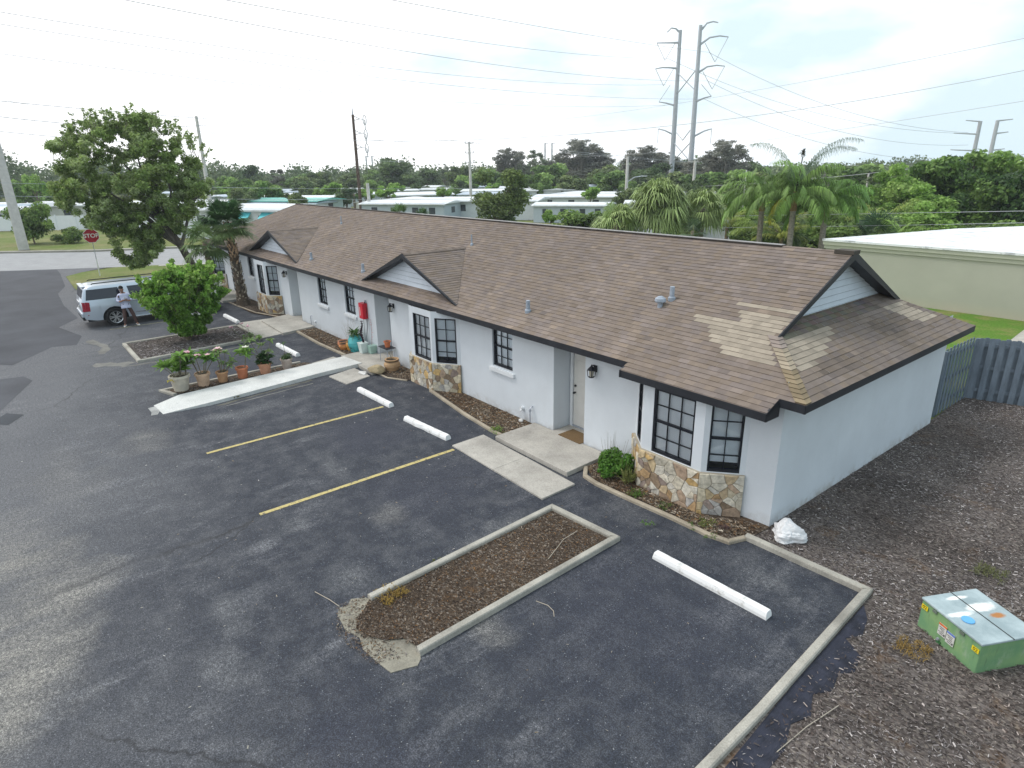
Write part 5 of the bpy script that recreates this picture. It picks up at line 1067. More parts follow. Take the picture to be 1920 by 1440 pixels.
# local frame: +x away from the car (toward camera side), y along the car, feet on the ground
PE=thing('person','person in a pale lavender shirt and brown trousers leaning back against the silver vehicle','person',(-32.55,4.02,0),0)
Vb=[(-.02,.02,.93),(-.05,.02,1.10),(-.08,.02,1.26),(-.10,.02,1.39),(-.06,.0,1.47),  # pelvis..neck base
    (-.02,-.02,1.54),(.03,-.03,1.62),(.02,-.035,1.70),                                # neck, face, crown
    (-.09,.20,1.38),(-.03,.29,1.17),(.14,.17,1.13),(.20,.03,1.16),                      # left arm -> wrist
    (-.09,-.16,1.38),(-.03,-.26,1.16),(.15,-.18,1.12),(.22,-.03,1.20),                   # right arm
    (.0,.11,.90),(.12,.22,.50),(.12,.30,.09),(.24,.33,.035),                            # left leg
    (.0,-.07,.90),(.14,-.12,.50),(.10,-.17,.09),(.22,-.22,.035)]
Eb=[(0,1),(1,2),(2,3),(3,4),(4,5),(5,6),(6,7),(3,8),(8,9),(9,10),(10,11),(3,12),(12,13),(13,14),(14,15),(0,16),(16,17),(17,18),(18,19),(0,20),(20,21),(21,22),(22,23)]
Rb=[.13,.125,.14,.12,.06,.057,.096,.082,.06,.045,.036,.026,.06,.045,.036,.026,.088,.062,.042,.03,.088,.062,.042,.03]
skin('body',Vb,Eb,Rb,SKIN,PE)
def sub_skin(name,idx,edges,grow,mat,extra=None):
    v=[Vb[i] for i in idx]; r=[Rb[i]+grow.get(i,.015) if isinstance(grow,dict) else Rb[i]+grow for i in idx]; mp_={i:j for j,i in enumerate(idx)}
    return skin(name,v,[(mp_[a],mp_[b]) for a,b in edges],r,mat,PE)
vv=[(-.01,.02,.84),(-.03,.02,.98),(-.05,.02,1.12),(-.08,.02,1.27),(-.10,.02,1.38),(-.075,.0,1.44),(-.085,.20,1.38),(-.03,.295,1.17),(.10,.20,1.135),(-.085,-.16,1.38),(-.03,-.265,1.16),(.11,-.20,1.125)]
skin('shirt',vv,[(0,1),(1,2),(2,3),(3,4),(4,5),(4,6),(6,7),(7,8),(4,9),(9,10),(10,11)],[.19,.185,.175,.175,.15,.085,.085,.070,.058,.085,.070,.058],SHIRT,PE,root=1)
sub_skin('trousers',[0,16,17,18,20,21,22],[(0,16),(16,17),(17,18),(0,20),(20,21),(21,22)],{0:-.01,16:.0,20:.0,17:.022,21:.022,18:.022,22:.022},TROU)
for a,b in (((.10,.30,.045),(.27,.345,.035)),((.08,-.17,.045),(.26,-.235,.035))):
    m=MB(); a,b=Vector(a),Vector(b); d=(b-a).normalized(); s_=Vector((-d.y,d.x,0)); sec=[(-.06,.045,.07),(0,.052,.075),(.10,.05,.055),(.17,.045,.04),(.205,.03,.028)]
    for t_,hw,hh in sec:
        c_=a+d*t_; c_.z=0; m.v+=[tuple(c_+s_*hw*math.cos(q)+Vector((0,0,hh*.55+hh*.55*math.sin(q)))) for q in [2*PI*i/10 for i in range(10)]]
    for i in range(len(sec)-1):
        for j in range(10): m.f.append((i*10+j,(i+1)*10+j,(i+1)*10+(j+1)%10,i*10+(j+1)%10)); m.m.append(0); m.c.append((1,1,1))
    m.f+=[tuple(reversed(range(10)))][:0]+[tuple(range(10)),tuple(40+j for j in reversed(range(10)))]; m.m+=[0,0]; m.c+=[(1,1,1)]*2
    m.build('shoe',SHOE,PE,smooth=True)
m=MB()     # hair cap
hc=Vector((.012,-.036,1.70)); hr=.108
for i in range(7):
    ph=PI*.56*i/6; m.v+=[tuple(hc+Vector((hr*1.02*math.sin(ph)*math.cos(a)-.012-.012*i/6,hr*.90*math.sin(ph)*math.sin(a),hr*1.0*math.cos(ph)))) for a in [2*PI*j/16 for j in range(16)]]
for i in range(6):
    for j in range(16): m.f.append((i*16+j,(i+1)*16+j,(i+1)*16+(j+1)%16,i*16+(j+1)%16)); m.m.append(0); m.c.append((1,1,1))
m.build('hair',HAIR,PE,smooth=True)
def hand(wr,dirn,side,curl):
    wr,d=Vector(wr),Vector(dirn).normalized(); upv=Vector((0,0,1)); s_=d.cross(upv).normalized()*side; n_=s_.cross(d)
    V=[wr,wr+d*.045,wr+d*.085]; E=[(0,1),(1,2)]; R_=[.024,.030,.026]
    for i,(o_,L_) in enumerate(((-.028,.062),(-.010,.072),(.010,.068),(.027,.055))):
        b=len(V); r0=wr+d*.085+upv*o_; V+= [r0,r0+d*L_*.5+s_*.01,r0+d*L_*.78+s_*(.01+curl)]; E+=[(2,b),(b,b+1),(b+1,b+2)]; R_+=[.011,.009,.007]
    b=len(V); V+=[wr+d*.03+upv*.035,wr+d*.07+upv*.062+s_*.012]; E+=[(1,b),(b,b+1)]; R_+=[.012,.009]
    return V,E,R_
for nm,wr,dr,sd_ in (('hand',Vb[11],(.25,-.9,.25),1),('hand',Vb[15],(.15,.9,.15),-1)):
    V_,E_,R_=hand(wr,dr,sd_,.03); skin(nm,V_,E_,R_,SKIN,PE,root=0)
for z,nm,mt,c_,r_ in ((1.64,'nose',SKIN,(.118,-.035),.013),):
    m=MB(); m.obox((c_[0],c_[1],1.615),(.012,0,0),(0,.011,0),(0,0,.022)); m.build('nose',mt,PE,bevel=.006)
m=MB(); [m.obox((.104,-.035+s_*.034,1.64),(.006,0,0),(0,.011,0),(0,0,.005)) for s_ in (-1,1)]; m.build('eyes',HAIR,PE)
m=MB(); m.obox((.106,-.035,1.575),(.004,0,0),(0,.022,0),(0,0,.004)); m.build('mouth',plain('lips',(.22,.09,.07)),PE)
for s_ in (-1,1): m=MB(); m.obox((.01,-.035+s_*.088,1.63),(.016,0,0),(0,.006,0),(0,0,.026)); m.build('ear',SKIN,PE,bevel=.005)
m=MB(); m.obox((.25,.0,1.26),(.006,0,.0),(0,.038,0),(.03,0,.068)); o=m.build('phone',PHONE,bevel=.004); o.location=(-32.55,4.02,0); tag(o,'small white phone held up in the hands of the person leaning on the vehicle','phone')
# ------------------------------------------------------------------ foliage generators
def leafcloud(cl, n, size, pal, rs, flat=.0, elong=1.7, shell=.55):
    """cl: array of clusters (x,y,z,rx,rz); returns V,F,C of rhombic leaves filling them"""
    cl=np.array(cl,float); wts=cl[:,3]**2*cl[:,4]; wts/=wts.sum(); ci=rs.choice(len(cl),n,p=wts); q=rs.normal(size=(n,3)); q/=np.linalg.norm(q,axis=1)[:,None]; r=rs.rand(n)**shell
    c=cl[ci,:3]+q*r[:,None]*np.stack([cl[ci,3],cl[ci,3],cl[ci,4]],1)
    nrm=rs.normal(size=(n,3))+q*.8+[0,0,.6+flat]; nrm/=np.linalg.norm(nrm,axis=1)[:,None]; a=np.cross(nrm,rs.normal(size=(n,3))); a/=np.linalg.norm(a,axis=1)[:,None]; b=np.cross(nrm,a)
    L=size*(.6+.8*rs.rand(n,1)); a=a*L*.5*elong**.5; b=b*L*.5/elong**.5; dr=np.array([0,0,-1.])*L*.12
    V=np.stack([c-a+dr,c-b,c+a+dr,c+b],1).reshape(-1,3); F=np.arange(n*4).reshape(-1,4)
    pal=np.array(pal); tone_=.75+.5*rs.rand(len(cl)); mixv=rs.rand(len(cl)); k_=np.clip(mixv[ci]+rs.normal(size=n)*.25,0,.999)*(len(pal)-1); i0=k_.astype(int); f_=(k_-i0)[:,None]; C=pal[i0]*(1-f_)+pal[np.minimum(i0+1,len(pal)-1)]*f_
    C=C*tone_[ci][:,None]*(.75+.5*rs.rand(n,1)); return V,F,C
def clusters(rs,n,R,H,z0,cr,shape='dome',gap=0):
    out=[]
    while len(out)<n:
        q=rs.normal(size=3); q/=np.linalg.norm(q); r=rs.rand()**.42
        if shape=='dome':
            if q[2]<-.55: continue
        x,y,z=q[0]*r*R,q[1]*r*R,q[2]*r
        z=z0+H*(z*.5+.5)
        c_=cr*(.6+.8*rs.rand())
        out.append((x,y,z,c_,c_*.7))
    return out
def limbs(mb,base,cl,r0,rs,frac=.35,n=8,nseg=4):
    """trunk with tapering limbs reaching the clusters"""
    zt=base; 
    for i in rs.choice(len(cl),min(n,len(cl)),replace=False):
        c=Vector(cl[i][:3]); s=Vector((0,0,base*(.55+.5*rs.rand()))); mid=s.lerp(c,.5)+Vector((rs.normal()*.15,rs.normal()*.15,abs(rs.normal())*.1))*c.length*.2
        mb.tube([s,s.lerp(mid,.6),mid,c],[r0*.45,r0*.34,r0*.22,r0*.07],6)
PAL={'mid': [(0.108, 0.18, 0.054), (0.168, 0.264, 0.072), (0.252, 0.36, 0.114)], 'olive': [(0.118, 0.161, 0.066), (0.175, 0.234, 0.088), (0.248, 0.307, 0.118)], 'dark': [(0.065, 0.11, 0.04), (0.1, 0.155, 0.06), (0.15, 0.21, 0.085)], 'airy': [(0.11, 0.15, 0.085), (0.16, 0.2, 0.12), (0.22, 0.25, 0.16)], 'grey': [(0.15, 0.16, 0.125), (0.2, 0.205, 0.165), (0.26, 0.26, 0.215)], 'light': [(0.146, 0.264, 0.052), (0.234, 0.38, 0.08), (0.352, 0.498, 0.146)], 'lush': [(0.11, 0.23, 0.03), (0.18, 0.36, 0.05), (0.28, 0.46, 0.09)], 'oak': [(0.15, 0.23, 0.06), (0.23, 0.32, 0.085), (0.31, 0.4, 0.13), (0.4, 0.47, 0.24)], 'bush': [(0.09, 0.15, 0.04), (0.16, 0.25, 0.06), (0.25, 0.34, 0.09)]}
BARKC=vcol('bark',.95,.3,5,.6,14)
def tree_proto(seed,R,H,z0,trunk,nleaf,size,pal,ncl,cr,nl=8,tr=.16,tcol=(.15,.12,.09),name='tree',shape='dome',elong=1.7,extra=None):
    rs=np.random.RandomState(seed); t=bpy.data.objects.new(name,None); COL.objects.link(t); t.empty_display_size=.3
    cl=clusters(rs,ncl,R,H,z0,cr,shape)
    if extra: cl+=extra
    m=MB(); m.cc=tcol; b=z0+H*.25; m.tube([(0,0,-.1),(rs.normal()*.03*R,rs.normal()*.03*R,b*.5),(0,0,b)],[tr*1.25,tr,tr*.8],9); limbs(m,b,cl,tr*1.5,rs,n=nl)
    m.build('trunk',BARKC,t); V,F,C=leafcloud(cl,nleaf,size,PAL[pal] if isinstance(pal,str) else pal,rs,elong=elong); npmesh('crown',V,F,C,LEAF,t); return t
PROTO={}
def put(kind,x,y,h,r,label,group=None,cat='tree',name=None,rz=None):
    """copy of a tree kind scaled to height h and crown radius r"""
    p_=PROTO[kind]; var=p_[int(abs(x*7+y*3))%len(p_)]; o,(H0,R0),used=var
    t=o if not used[0] else copy_tree(o); used[0]=True
    t.location=(x,y,-.05); t.scale=(r/R0,r/R0,h/H0); t.rotation_euler=(0,0,rz if rz is not None else (x*1.7+y*2.3)%6.28)
    if name: t.name=name
    t['label']=label; t['category']=cat
    if group: t['group']=group
    return t
def addp(kind,fn,n=2):
    PROTO[kind]=[(*fn(i),[False]) for i in range(n)]
addp('round',lambda i:(tree_proto(100+i,3,6,1.5,0,5200,.42,'mid',26,1.15),(7.6,3.6)))
addp('olive',lambda i:(tree_proto(110+i,3,6,1.2,0,5200,.40,'olive',26,1.1),(7.4,3.6)))
addp('dark',lambda i:(tree_proto(120+i,3,6,1.2,0,5600,.42,'dark',24,1.2),(7.4,3.7)))
addp('airy',lambda i:(tree_proto(130+i,2.7,7.5,1.6,0,6500,.19,'airy',64,.48,nl=34,tr=.13,tcol=(.22,.20,.17)),(9.9,3.0)))
addp('airygrey',lambda i:(tree_proto(140+i,3.0,7.6,1.2,0,12500,.18,'grey',120,.50,nl=50,tr=.15,tcol=(.25,.23,.20)),(9.6,3.2)),3)
addp('thin',lambda i:(tree_proto(150,1.1,7.5,1,0,2200,.32,'grey',20,.5,nl=12,tr=.10,tcol=(.2,.18,.16)),(8.8,1.4)),1)
addp('mid',lambda i:(tree_proto(160+i,2.4,4,1.4,0,4200,.34,'mid',22,.85),(5.6,2.9)))
addp('young',lambda i:(tree_proto(170+i,1.5,2.6,2.0,0,2600,.26,'light',14,.55,tr=.08),(4.8,1.9)))
addp('bush',lambda i:(tree_proto(180+i,1.6,2.4,.1,0,6500,.17,'bush',24,.62,tr=.06,name='bush',shape='all'),(2.9,2.0)))
addp('light',lambda i:(tree_proto(190+i,1.7,4.5,1.0,0,7500,.20,'light',26,.62,nl=14,tr=.08,tcol=(.45,.43,.38)),(5.8,2.1)))
addp('bigdark',lambda i:(tree_proto(200+i,2.7,6.4,.3,0,15000,.24,[(.04,.085,.025),(.075,.15,.035),(.14,.25,.055),(.22,.34,.09)],34,.95,nl=12),(7.2,3.3)),3)
# distant trees: (x, y, height, crown radius, kind, label)
FAR=[(-181.4,56.5,8.2,4.4,'dark','broad round topped dark tree far beyond the mobile homes, right of the big oak crown'),(-163.5,46.7,6.0,3.6,'round','low rounded green tree beside the tall pole behind the big oak'),
(-174.3,61.9,8.6,2.1,'thin','narrow feathery conifer like grey tree standing alone left of the brown pole'),(-186.5,72.3,6.0,5.6,'round','wide green tree just right of the narrow feathery one'),(-156.6,66.1,7.0,4.3,'olive','olive green rounded tree between the feathery tree and the brown power pole'),
(-162.8,76.8,6.4,4.2,'olive','low olive tree immediately left of the brown power pole'),(-168.9,87.0,6.6,3.6,'round','small rounded tree immediately right of the brown power pole'),(-144.6,79.5,8.6,5.6,'dark','tallest dark green tree between the brown pole and the grey pole'),
(-138.4,80.4,5.2,4.0,'dark','lower dark tree tucked against the right side of the tallest dark one'),(-157.3,97.3,6.3,4.2,'dark','dark flat topped tree midway between the brown pole and the grey pole'),(-158.8,104.3,8.4,2.6,'airy','small see through tree with a round head left of the grey pole'),
(-143.6,100.0,8.0,4.2,'olive','dense olive tree directly left of the grey pole with crossarms'),(-136.6,101.2,7.0,4.8,'olive','broad olive tree directly right of the grey pole with crossarms'),(-140.2,112.9,12.7,5.9,'airygrey','tall thin crowned grey tree rising above the near olive tree'),
(-132.2,114.7,11.4,4.4,'airy','tall airy pale green tree between two thin distant pylons and the grey tree'),(-134.9,126.5,9.6,5.9,'airygrey','lower grey tree in front of the thin distant twin pylons'),(-120.2,120.2,14.4,8.1,'airygrey','tallest and widest of the open grey branched trees, left of the street lamp pole'),
(-118.0,125.1,11.2,5.1,'airygrey','open grey tree hugging the right flank of the tallest grey one'),(-127.6,140.8,5.4,4.6,'dark','low dark tree in the dip between the tall grey trees'),(-105.4,126.9,12.1,7.0,'airygrey','open crowned grey tree right behind the street lamp pole'),
(-104.5,134.1,10.8,5.5,'airygrey','grey tree just left of the left steel tower'),(-101.4,136.4,7.8,4.2,'dark','dark low tree between the two steel towers'),(-79.3,115.4,9.0,6.2,'airygrey','grey tree right beside the right steel tower'),
(-73.8,113.1,12.1,5.8,'airygrey','tall lacy grey tree between the right steel tower and the queen palms'),(-77.6,128.4,6.6,3.6,'dark','dark tree behind the left edge of the queen palms'),(-49.4,109.4,6.3,6.2,'airygrey','low grey tree visible above and right of the queen palms'),
(-46.6,110.6,5.4,4.0,'airy','airy grey green tree at the right end of the grey tree line'),(-104.4,34.6,5.4,3.1,'mid','green tree among the white roofs just right of the oak crown'),(-104.3,93.4,4.2,2.4,'young','thin young tree on the strip behind the white roofs, left of the lamp pole'),
(-98.3,92.5,3.6,1.9,'young','smaller young tree beside the thin one on the strip behind the roofs'),(-104.2,107.9,4.4,3.6,'mid','round green tree by the long fence behind the white roofs'),(-78.5,90.8,4.2,2.5,'mid','green tree at the foot of the street lamp pole'),
(-115.0,34.1,5.8,2.6,'mid','leafy tree touching the right edge of the big oak among the roofs'),(-92.1,60.1,3.8,1.6,'young','small yellow green tree standing among roofs left of the grey pole'),(-109.8,48.3,4.8,2.3,'young','slender yellow green tree among roofs left of the brown pole'),
(-119.9,4.9,6.0,2.3,'mid','yellow green tree between the leaning pole and the left mobile home roofs'),(-114.8,6.3,7.0,1.7,'young','tall slim tree with a small head rising behind the left mobile homes'),(-129.6,9.8,5.6,3.8,'mid','wide dark green tree behind the left mobile home roofs near the oak'),
(-41.5,62.4,3.6,2.3,'mid','green tree behind the fan palms, left of the queen palms'),(-148,60,5.5,4.5,'olive','olive tree behind white roofs, midway between feathery tree and brown pole'),(-128,66,4.6,3,'mid','short green tree rising from the roofs in front of the brown pole line'),
(-122,86,5.2,3.6,'mid','short green tree among roofs in front of the flat topped dark tree'),(-112,78,4.2,2.6,'dark','small dark tree among roofs left of the grey pole'),(-150,48,5.0,4.2,'olive','olive tree behind white roofs between the oak and the feathery tree'),
(-133,52,4.6,2.8,'dark','dark tree clump between rows of white roofs near the oak')]
FAR+=[(-96.0,84.0,5.6,4.2,'mid','leafy green tree among the roofs, first of three left of the lamp pole'),(-88.5,86.5,5.2,3.8,'olive','olive tree among the roofs, second of three left of the lamp pole'),(-84.0,92.0,5.8,4.2,'mid','green tree among the roofs right beside the lamp pole'),(-75.0,97.0,5.6,4.4,'olive','olive tree in front of the left steel tower foot'),(-66.5,95.0,5.4,4.2,'mid','green tree in front of the right steel tower foot'),(-58.0,92.0,5.8,4.4,'mid','rounded green tree right of the right steel tower foot'),(-50.0,88.0,5.6,4.4,'olive','olive tree just left of and behind the queen palms'),
(-110.0,100.0,7.4,5.4,'mid','large green tree below the tallest open grey tree'),(-100.0,108.0,7.0,5.2,'olive','large olive tree between the tallest grey tree and the lamp pole'),(-121.0,92.0,6.6,5.0,'mid','large green tree behind the bushy olive tree'),(-90.0,112.0,7.0,5.4,'dark','large dark green tree behind the steel towers'),(-40.0,92.0,6.4,5.0,'mid','green tree behind the tallest queen palm'),(-31.0,84.0,5.8,4.6,'olive','olive tree seen right of the tallest queen palm'),(-25.5,74.0,5.6,4.2,'mid','green tree left of the dark group at the right')]
for x,y,h,r,kd,lb in FAR: put(kd,x,y,h,r,lb)
put('bigdark',-17.9,59.4,8.2,4.0,'tall dark green tree behind the beige building, highest of the group at the right',rz=.4)
put('bigdark',-14.6,57.0,7.6,3.6,'bright edged dark green tree right of the highest one behind the beige building',rz=2.1)
put('bigdark',-11.5,60.2,7.9,3.4,'dark green tree cut off by the right edge of the photo',rz=4.)
put('bigdark',-21.0,61.5,6.3,2.7,'lower dark tree on the left shoulder of the tall dark group',rz=1.)
put('light',-20.6,54.5,6.9,2.2,'slender light green tree with a bare pale trunk, left of the dark trees'); put('light',-22.6,50.0,4.8,2.3,'light green leafy tree between the queen palms and the slender tree'); put('light',-15.6,46.9,4.4,2.0,'light green tree low in front of the dark trees'); put('light',-25.8,54.6,5.0,2.6,'green tree immediately right of the queen palm crowns')
put('bush',-30.5,51.7,3.4,2.8,'dense green bush behind the queen palm trunks',cat='bush',name='bush'); put('bush',-23.5,47.5,3.4,3.0,'wide green bush right of the queen palm trunks',cat='bush',name='bush'); put('bush',-19.0,45.5,3.0,2.8,'green bush behind the left corner of the beige roof',cat='bush',name='bush')
put('bush',-34.8,47.5,3.0,2.3,'green bush left of the queen palm trunks',cat='bush',name='bush'); put('bush',-13.0,48.8,3.2,2.6,'green bush behind the middle of the beige roof',cat='bush',name='bush'); put('bush',-27.6,46.4,2.8,2.0,'yellowish green bush seen between the queen palm trunks',cat='bush',name='bush')
put('bush',-79.9,3.3,4.3,2.3,'rounded olive bush behind the foot of the leaning pole',cat='bush',name='bush'); put('bush',-78.2,6.2,1.9,1.5,'smaller bush right of the leaning pole foot',cat='bush',name='bush')
put('bush',-40.8,41.2,3.2,3.1,'wide soft green bush behind the ridge, left of the fan palms',cat='bush',name='bush'); put('bush',-43.0,43.5,2.7,1.8,'low green bush at the left end of the wide soft one',cat='bush',name='bush')
t=tree_proto(301,2.2,5.4,.2,0,15000,.17,[(.065,.105,.035),(.11,.16,.05),(.16,.22,.065),(.20,.26,.08)],34,.72,nl=14,tr=.12,shape='all'); t.location=(-48.9,38.1,-.05); t.scale=(1.3,1.3,1.16); tag(t,'large bushy olive green tree right behind the building ridge, in front of the grey pole','tree')
put('bush',-21.5,49.5,4.2,3.4,'tall light bush behind the feather palms right of the queen palms',cat='bush',name='bush')
put('light',-27.5,49.0,4.6,2.8,'light green tree filling the gap behind the queen palm trunks')
put('bush',-32.0,55.5,3.8,3.4,'rounded bush behind the left queen palm',cat='bush',name='bush')
put('light',-18.0,52.5,5.4,2.6,'light green tree just in front of the tall dark trees')
# the far wood that closes the horizon
rs=np.random.RandomState(5); cl=[]
for i in range(620):
    a=math.radians(94+(i/620)*100); D=rs.uniform(205,300); h=(rs.uniform(5.0,9.0)+(3.0 if i>470 else 0)+1.6*math.sin(i*.11)*math.sin(i*.037+1))*(.82 if i<190 else 1); [cl.append((D*math.cos(a)+rs.normal()*2,D*math.sin(a)+rs.normal()*2,h*q_,rs.uniform(2,4.5),h*.32)) for q_ in (.25,.5,.75)]
V,F,C=leafcloud(cl,120000,.75,[(.085,.125,.055),(.12,.17,.075),(.17,.22,.10)],rs,elong=1.3)
tag(npmesh('far_wood',V,F,C,LEAF),'continuous far off tree line along the horizon','woodland',kind='stuff')
# ------------------------------------------------------------------ the big oak by the street
rs=np.random.RandomState(42); OK=bpy.data.objects.new('oak_tree',None); COL.objects.link(OK); OK.location=(-45.15,9.9,0)
tag(OK,'big spreading oak like tree with a leaning trunk between the street and the silver vehicle','tree')
# crown laid out in the plane facing the lot: a = along the view's left, z = height
va=Vector((.215,-.977,0))*-1; lf_=Vector((-.2,-.98,0)).normalized()     # toward picture left
dp_=Vector((-.98,.2,0))
cl=[]
while len(cl)<1080:
    a_,z_=rs.uniform(-1.9,7.6),rs.uniform(.8,9.9); th_=math.atan2((z_-6.2)/3.55,(a_-2.45)/4.25); e_=(((a_-2.45)/4.25)**2+((z_-6.2)/3.55)**2)*(1.08+.13*math.sin(5*th_+1)+.09*math.sin(9*th_+.5)); low=.9<z_<4.8 and abs(a_-2.6-.13*(4.8-z_))<.28+.92*(z_-.9)
    if not (e_<1 or low) or (a_>4.3 and z_<3.1): continue
    if math.sin(a_*2.3+1.2*math.sin(z_*1.7))*math.cos(z_*2.1+.6*a_)>.28 and rs.rand()<.82: continue
    if ((a_-3.6)/1.0)**2+((z_-6.9)/.6)**2<1 and rs.rand()<.8: continue
    dd=rs.normal()*1.5*math.sqrt(max(.15,1-min(e_,1))) ; c_=lf_*a_+dp_*dd+Vector((0,0,z_)); rr_=rs.uniform(.14,.42); cl.append((c_.x,c_.y,c_.z,rr_,rr_*.75))
V,F,C=leafcloud(cl,112000,.12,PAL['oak'],rs,elong=2.0,shell=.6)
npmesh('crown',V,F,C,LEAF,OK)
# ragged twigs breaking the outline
tw=MB(); tw.cc=(.13,.11,.09); tl=[]
for i in range(80):
    a_=rs.uniform(-1.4,6.4); ztop_=6.2+3.5*math.sqrt(max(0,1-((a_-2.45)/4.3)**2)); b_=lf_*a_+dp_*rs.normal()*1.1+Vector((0,0,ztop_-.7)); e_=b_+lf_*rs.normal()*.35+Vector((0,0,rs.uniform(.5,1.35))); tw.tube([b_,b_.lerp(e_,.5)+lf_*.06,e_],[.018,.012,.005],4)
    for u in range(7): f_=b_.lerp(e_,rs.uniform(.35,1)); tl.append((f_.x,f_.y,f_.z,.14,.12))
V,F,C=leafcloud(tl,4200,.11,PAL['oak'],rs,elong=1.9); npmesh('twig_leaves',V,F,C,LEAF,OK)
trk=[Vector((0,0,-.1)),lf_*.12+Vector((0,0,.8)),lf_*.55+Vector((0,0,2.0)),lf_*1.0+Vector((0,0,3.0)),lf_*1.5+Vector((0,0,3.9))]
tw.cc=(.085,.070,.058); tw.tube(trk,[.30,.25,.21,.19,.17],10)
for a_,z_ in ((-.3,6.2),(.6,7.0),(1.8,7.8),(3.2,8.0),(4.4,7.4),(5.6,7.2),(6.8,6.3),(7.7,5.8),(5.2,5.2),(3.5,5.8),(2.2,6.2),(-.6,5.2),(4.6,3.0),(6.3,4.4),(1.2,5.5),(3.9,4.6)):
    s_=trk[rs.randint(2,5)]; e_=lf_*(a_*.86-.7)+dp_*rs.normal()*.8+Vector((0,0,z_)); md_=s_.lerp(e_,.45)+Vector((0,0,.25))+lf_*rs.normal()*.2; tw.cc=tuple(np.array((.14,.125,.11))*rs.uniform(.7,1.3)); tw.tube([s_,s_.lerp(md_,.5),md_,md_.lerp(e_,.6)+Vector((0,0,.1)),e_],[.12,.10,.07,.045,.015],7)
    for u in range(4): f_=md_.lerp(e_,rs.uniform(.2,.9)); g_=f_+Vector((rs.normal()*.6,rs.normal()*.6,rs.uniform(.1,.8))); tw.tube([f_,g_],[.025,.008],4)
tw.build('trunk',BARKC,OK)
# flowering croton by its foot
t=thing('croton_shrub','small yellow and red leaved shrub half hidden behind the big bright green shrub','shrub',(-42.6,9.0,0)); rs=np.random.RandomState(3)
V,F,C=leafcloud([(0,0,.55,.5,.4),(.3,.4,.5,.4,.35),(-.3,-.3,.6,.4,.3),(0,.8,.45,.4,.35)],900,.16,[(.55,.10,.03),(.60,.30,.03),(.65,.45,.05),(.12,.22,.04)],rs); npmesh('foliage',V,F,C,LEAF,t)
# ------------------------------------------------------------------ green shrub in the kerbed island
rs=np.random.RandomState(12); GB=thing('island_shrub','big bright green wedge shaped shrub growing from the far kerbed island','shrub',(-27.63,5.36,.05)); cl=[]
for i in range(520):
    z_=rs.uniform(.3,2.75); R_=.20+1.22*min(1,(z_/1.9))**.95*(1 if z_<2.1 else max(.45,1-(z_-2.1)*.8)); a_=rs.uniform(0,2*PI); r_=R_*rs.rand()**.35; c_=rs.uniform(.08,.22)
    cl.append((math.cos(a_)*r_,math.sin(a_)*r_*1.1+.12,z_,c_,c_*.8))
V,F,C=leafcloud(cl,34000,.088,PAL['lush'],rs,elong=1.7); npmesh('foliage',V,F,C,LEAF,GB)
m=MB(); m.cc=(.16,.13,.09); tl=[]
for i in range(74):
    a_=rs.uniform(0,2*PI); r_=rs.uniform(.1,1.75); z_=rs.uniform(2.0,3.3)-r_*.22; e_=Vector((math.cos(a_)*r_,math.sin(a_)*r_*1.1,z_)); m.tube([(rs.normal()*.06,rs.normal()*.06,0),e_*.45+Vector((0,0,.2)),e_],[.022,.016,.005],5)
    for u in range(4): tl.append((e_.x*(1-.1*u)+rs.normal()*.05,e_.y*(1-.1*u)+rs.normal()*.05,e_.z-.14*u,.12,.10))
m.build('stems',STEM,GB); V,F,C=leafcloud(tl,7200,.11,[(.17,.32,.05),(.26,.43,.08),(.34,.50,.12)],rs,elong=1.8); npmesh('shoots',V,F,C,LEAF,GB)
V,F,C=leafcloud([(.9,.9,2.0,.3,.15),(.2,1.3,2.2,.4,.15),(-.5,-.4,2.2,.3,.1),(1.3,.2,1.3,.2,.2),(.3,2.0,.9,.08,.08)],70,.09,[(.8,.78,.72)],rs); npmesh('blossoms',V,F,C,PETAL,GB)
# small flowering plant with pink heads in the same bed
t=thing('flowering_plant','low plant with two pink flower heads at the building end of the far kerbed island','flowering plant',(-25.9,7.35,.05)); lf2=MB(); fl2=MB(); rr=random.Random(9)
for q in range(10): leafblades(lf2,(rr.uniform(-.3,.4),rr.uniform(-.5,.3),.10+rr.uniform(0,.15)),9,.16,.05,.3,(.11,.20,.04),1.,.3,rr)
for c_ in ((-.35,-.25,.62),(-.05,-.1,.55),(-.55,-.6,.5)):
    for q in range(14): a=rr.uniform(0,6.28); d=Vector((math.cos(a),math.sin(a),rr.uniform(0,.8))); e=Vector((-math.sin(a),math.cos(a),0)); fl2.cc=(.78*rr.uniform(.85,1.1),.48,.55); c__=Vector(c_); fl2.face([c__,c__+d*.06-e*.03,c__+d*.11,c__+d*.06+e*.03])
    lf2.cc=(.12,.16,.05); lf2.tube([(c_[0]*.5,c_[1]*.5,0),c_],[.008,.005],4)
lf2.build('foliage',LEAF,t); fl2.build('flowers',PETAL,t)
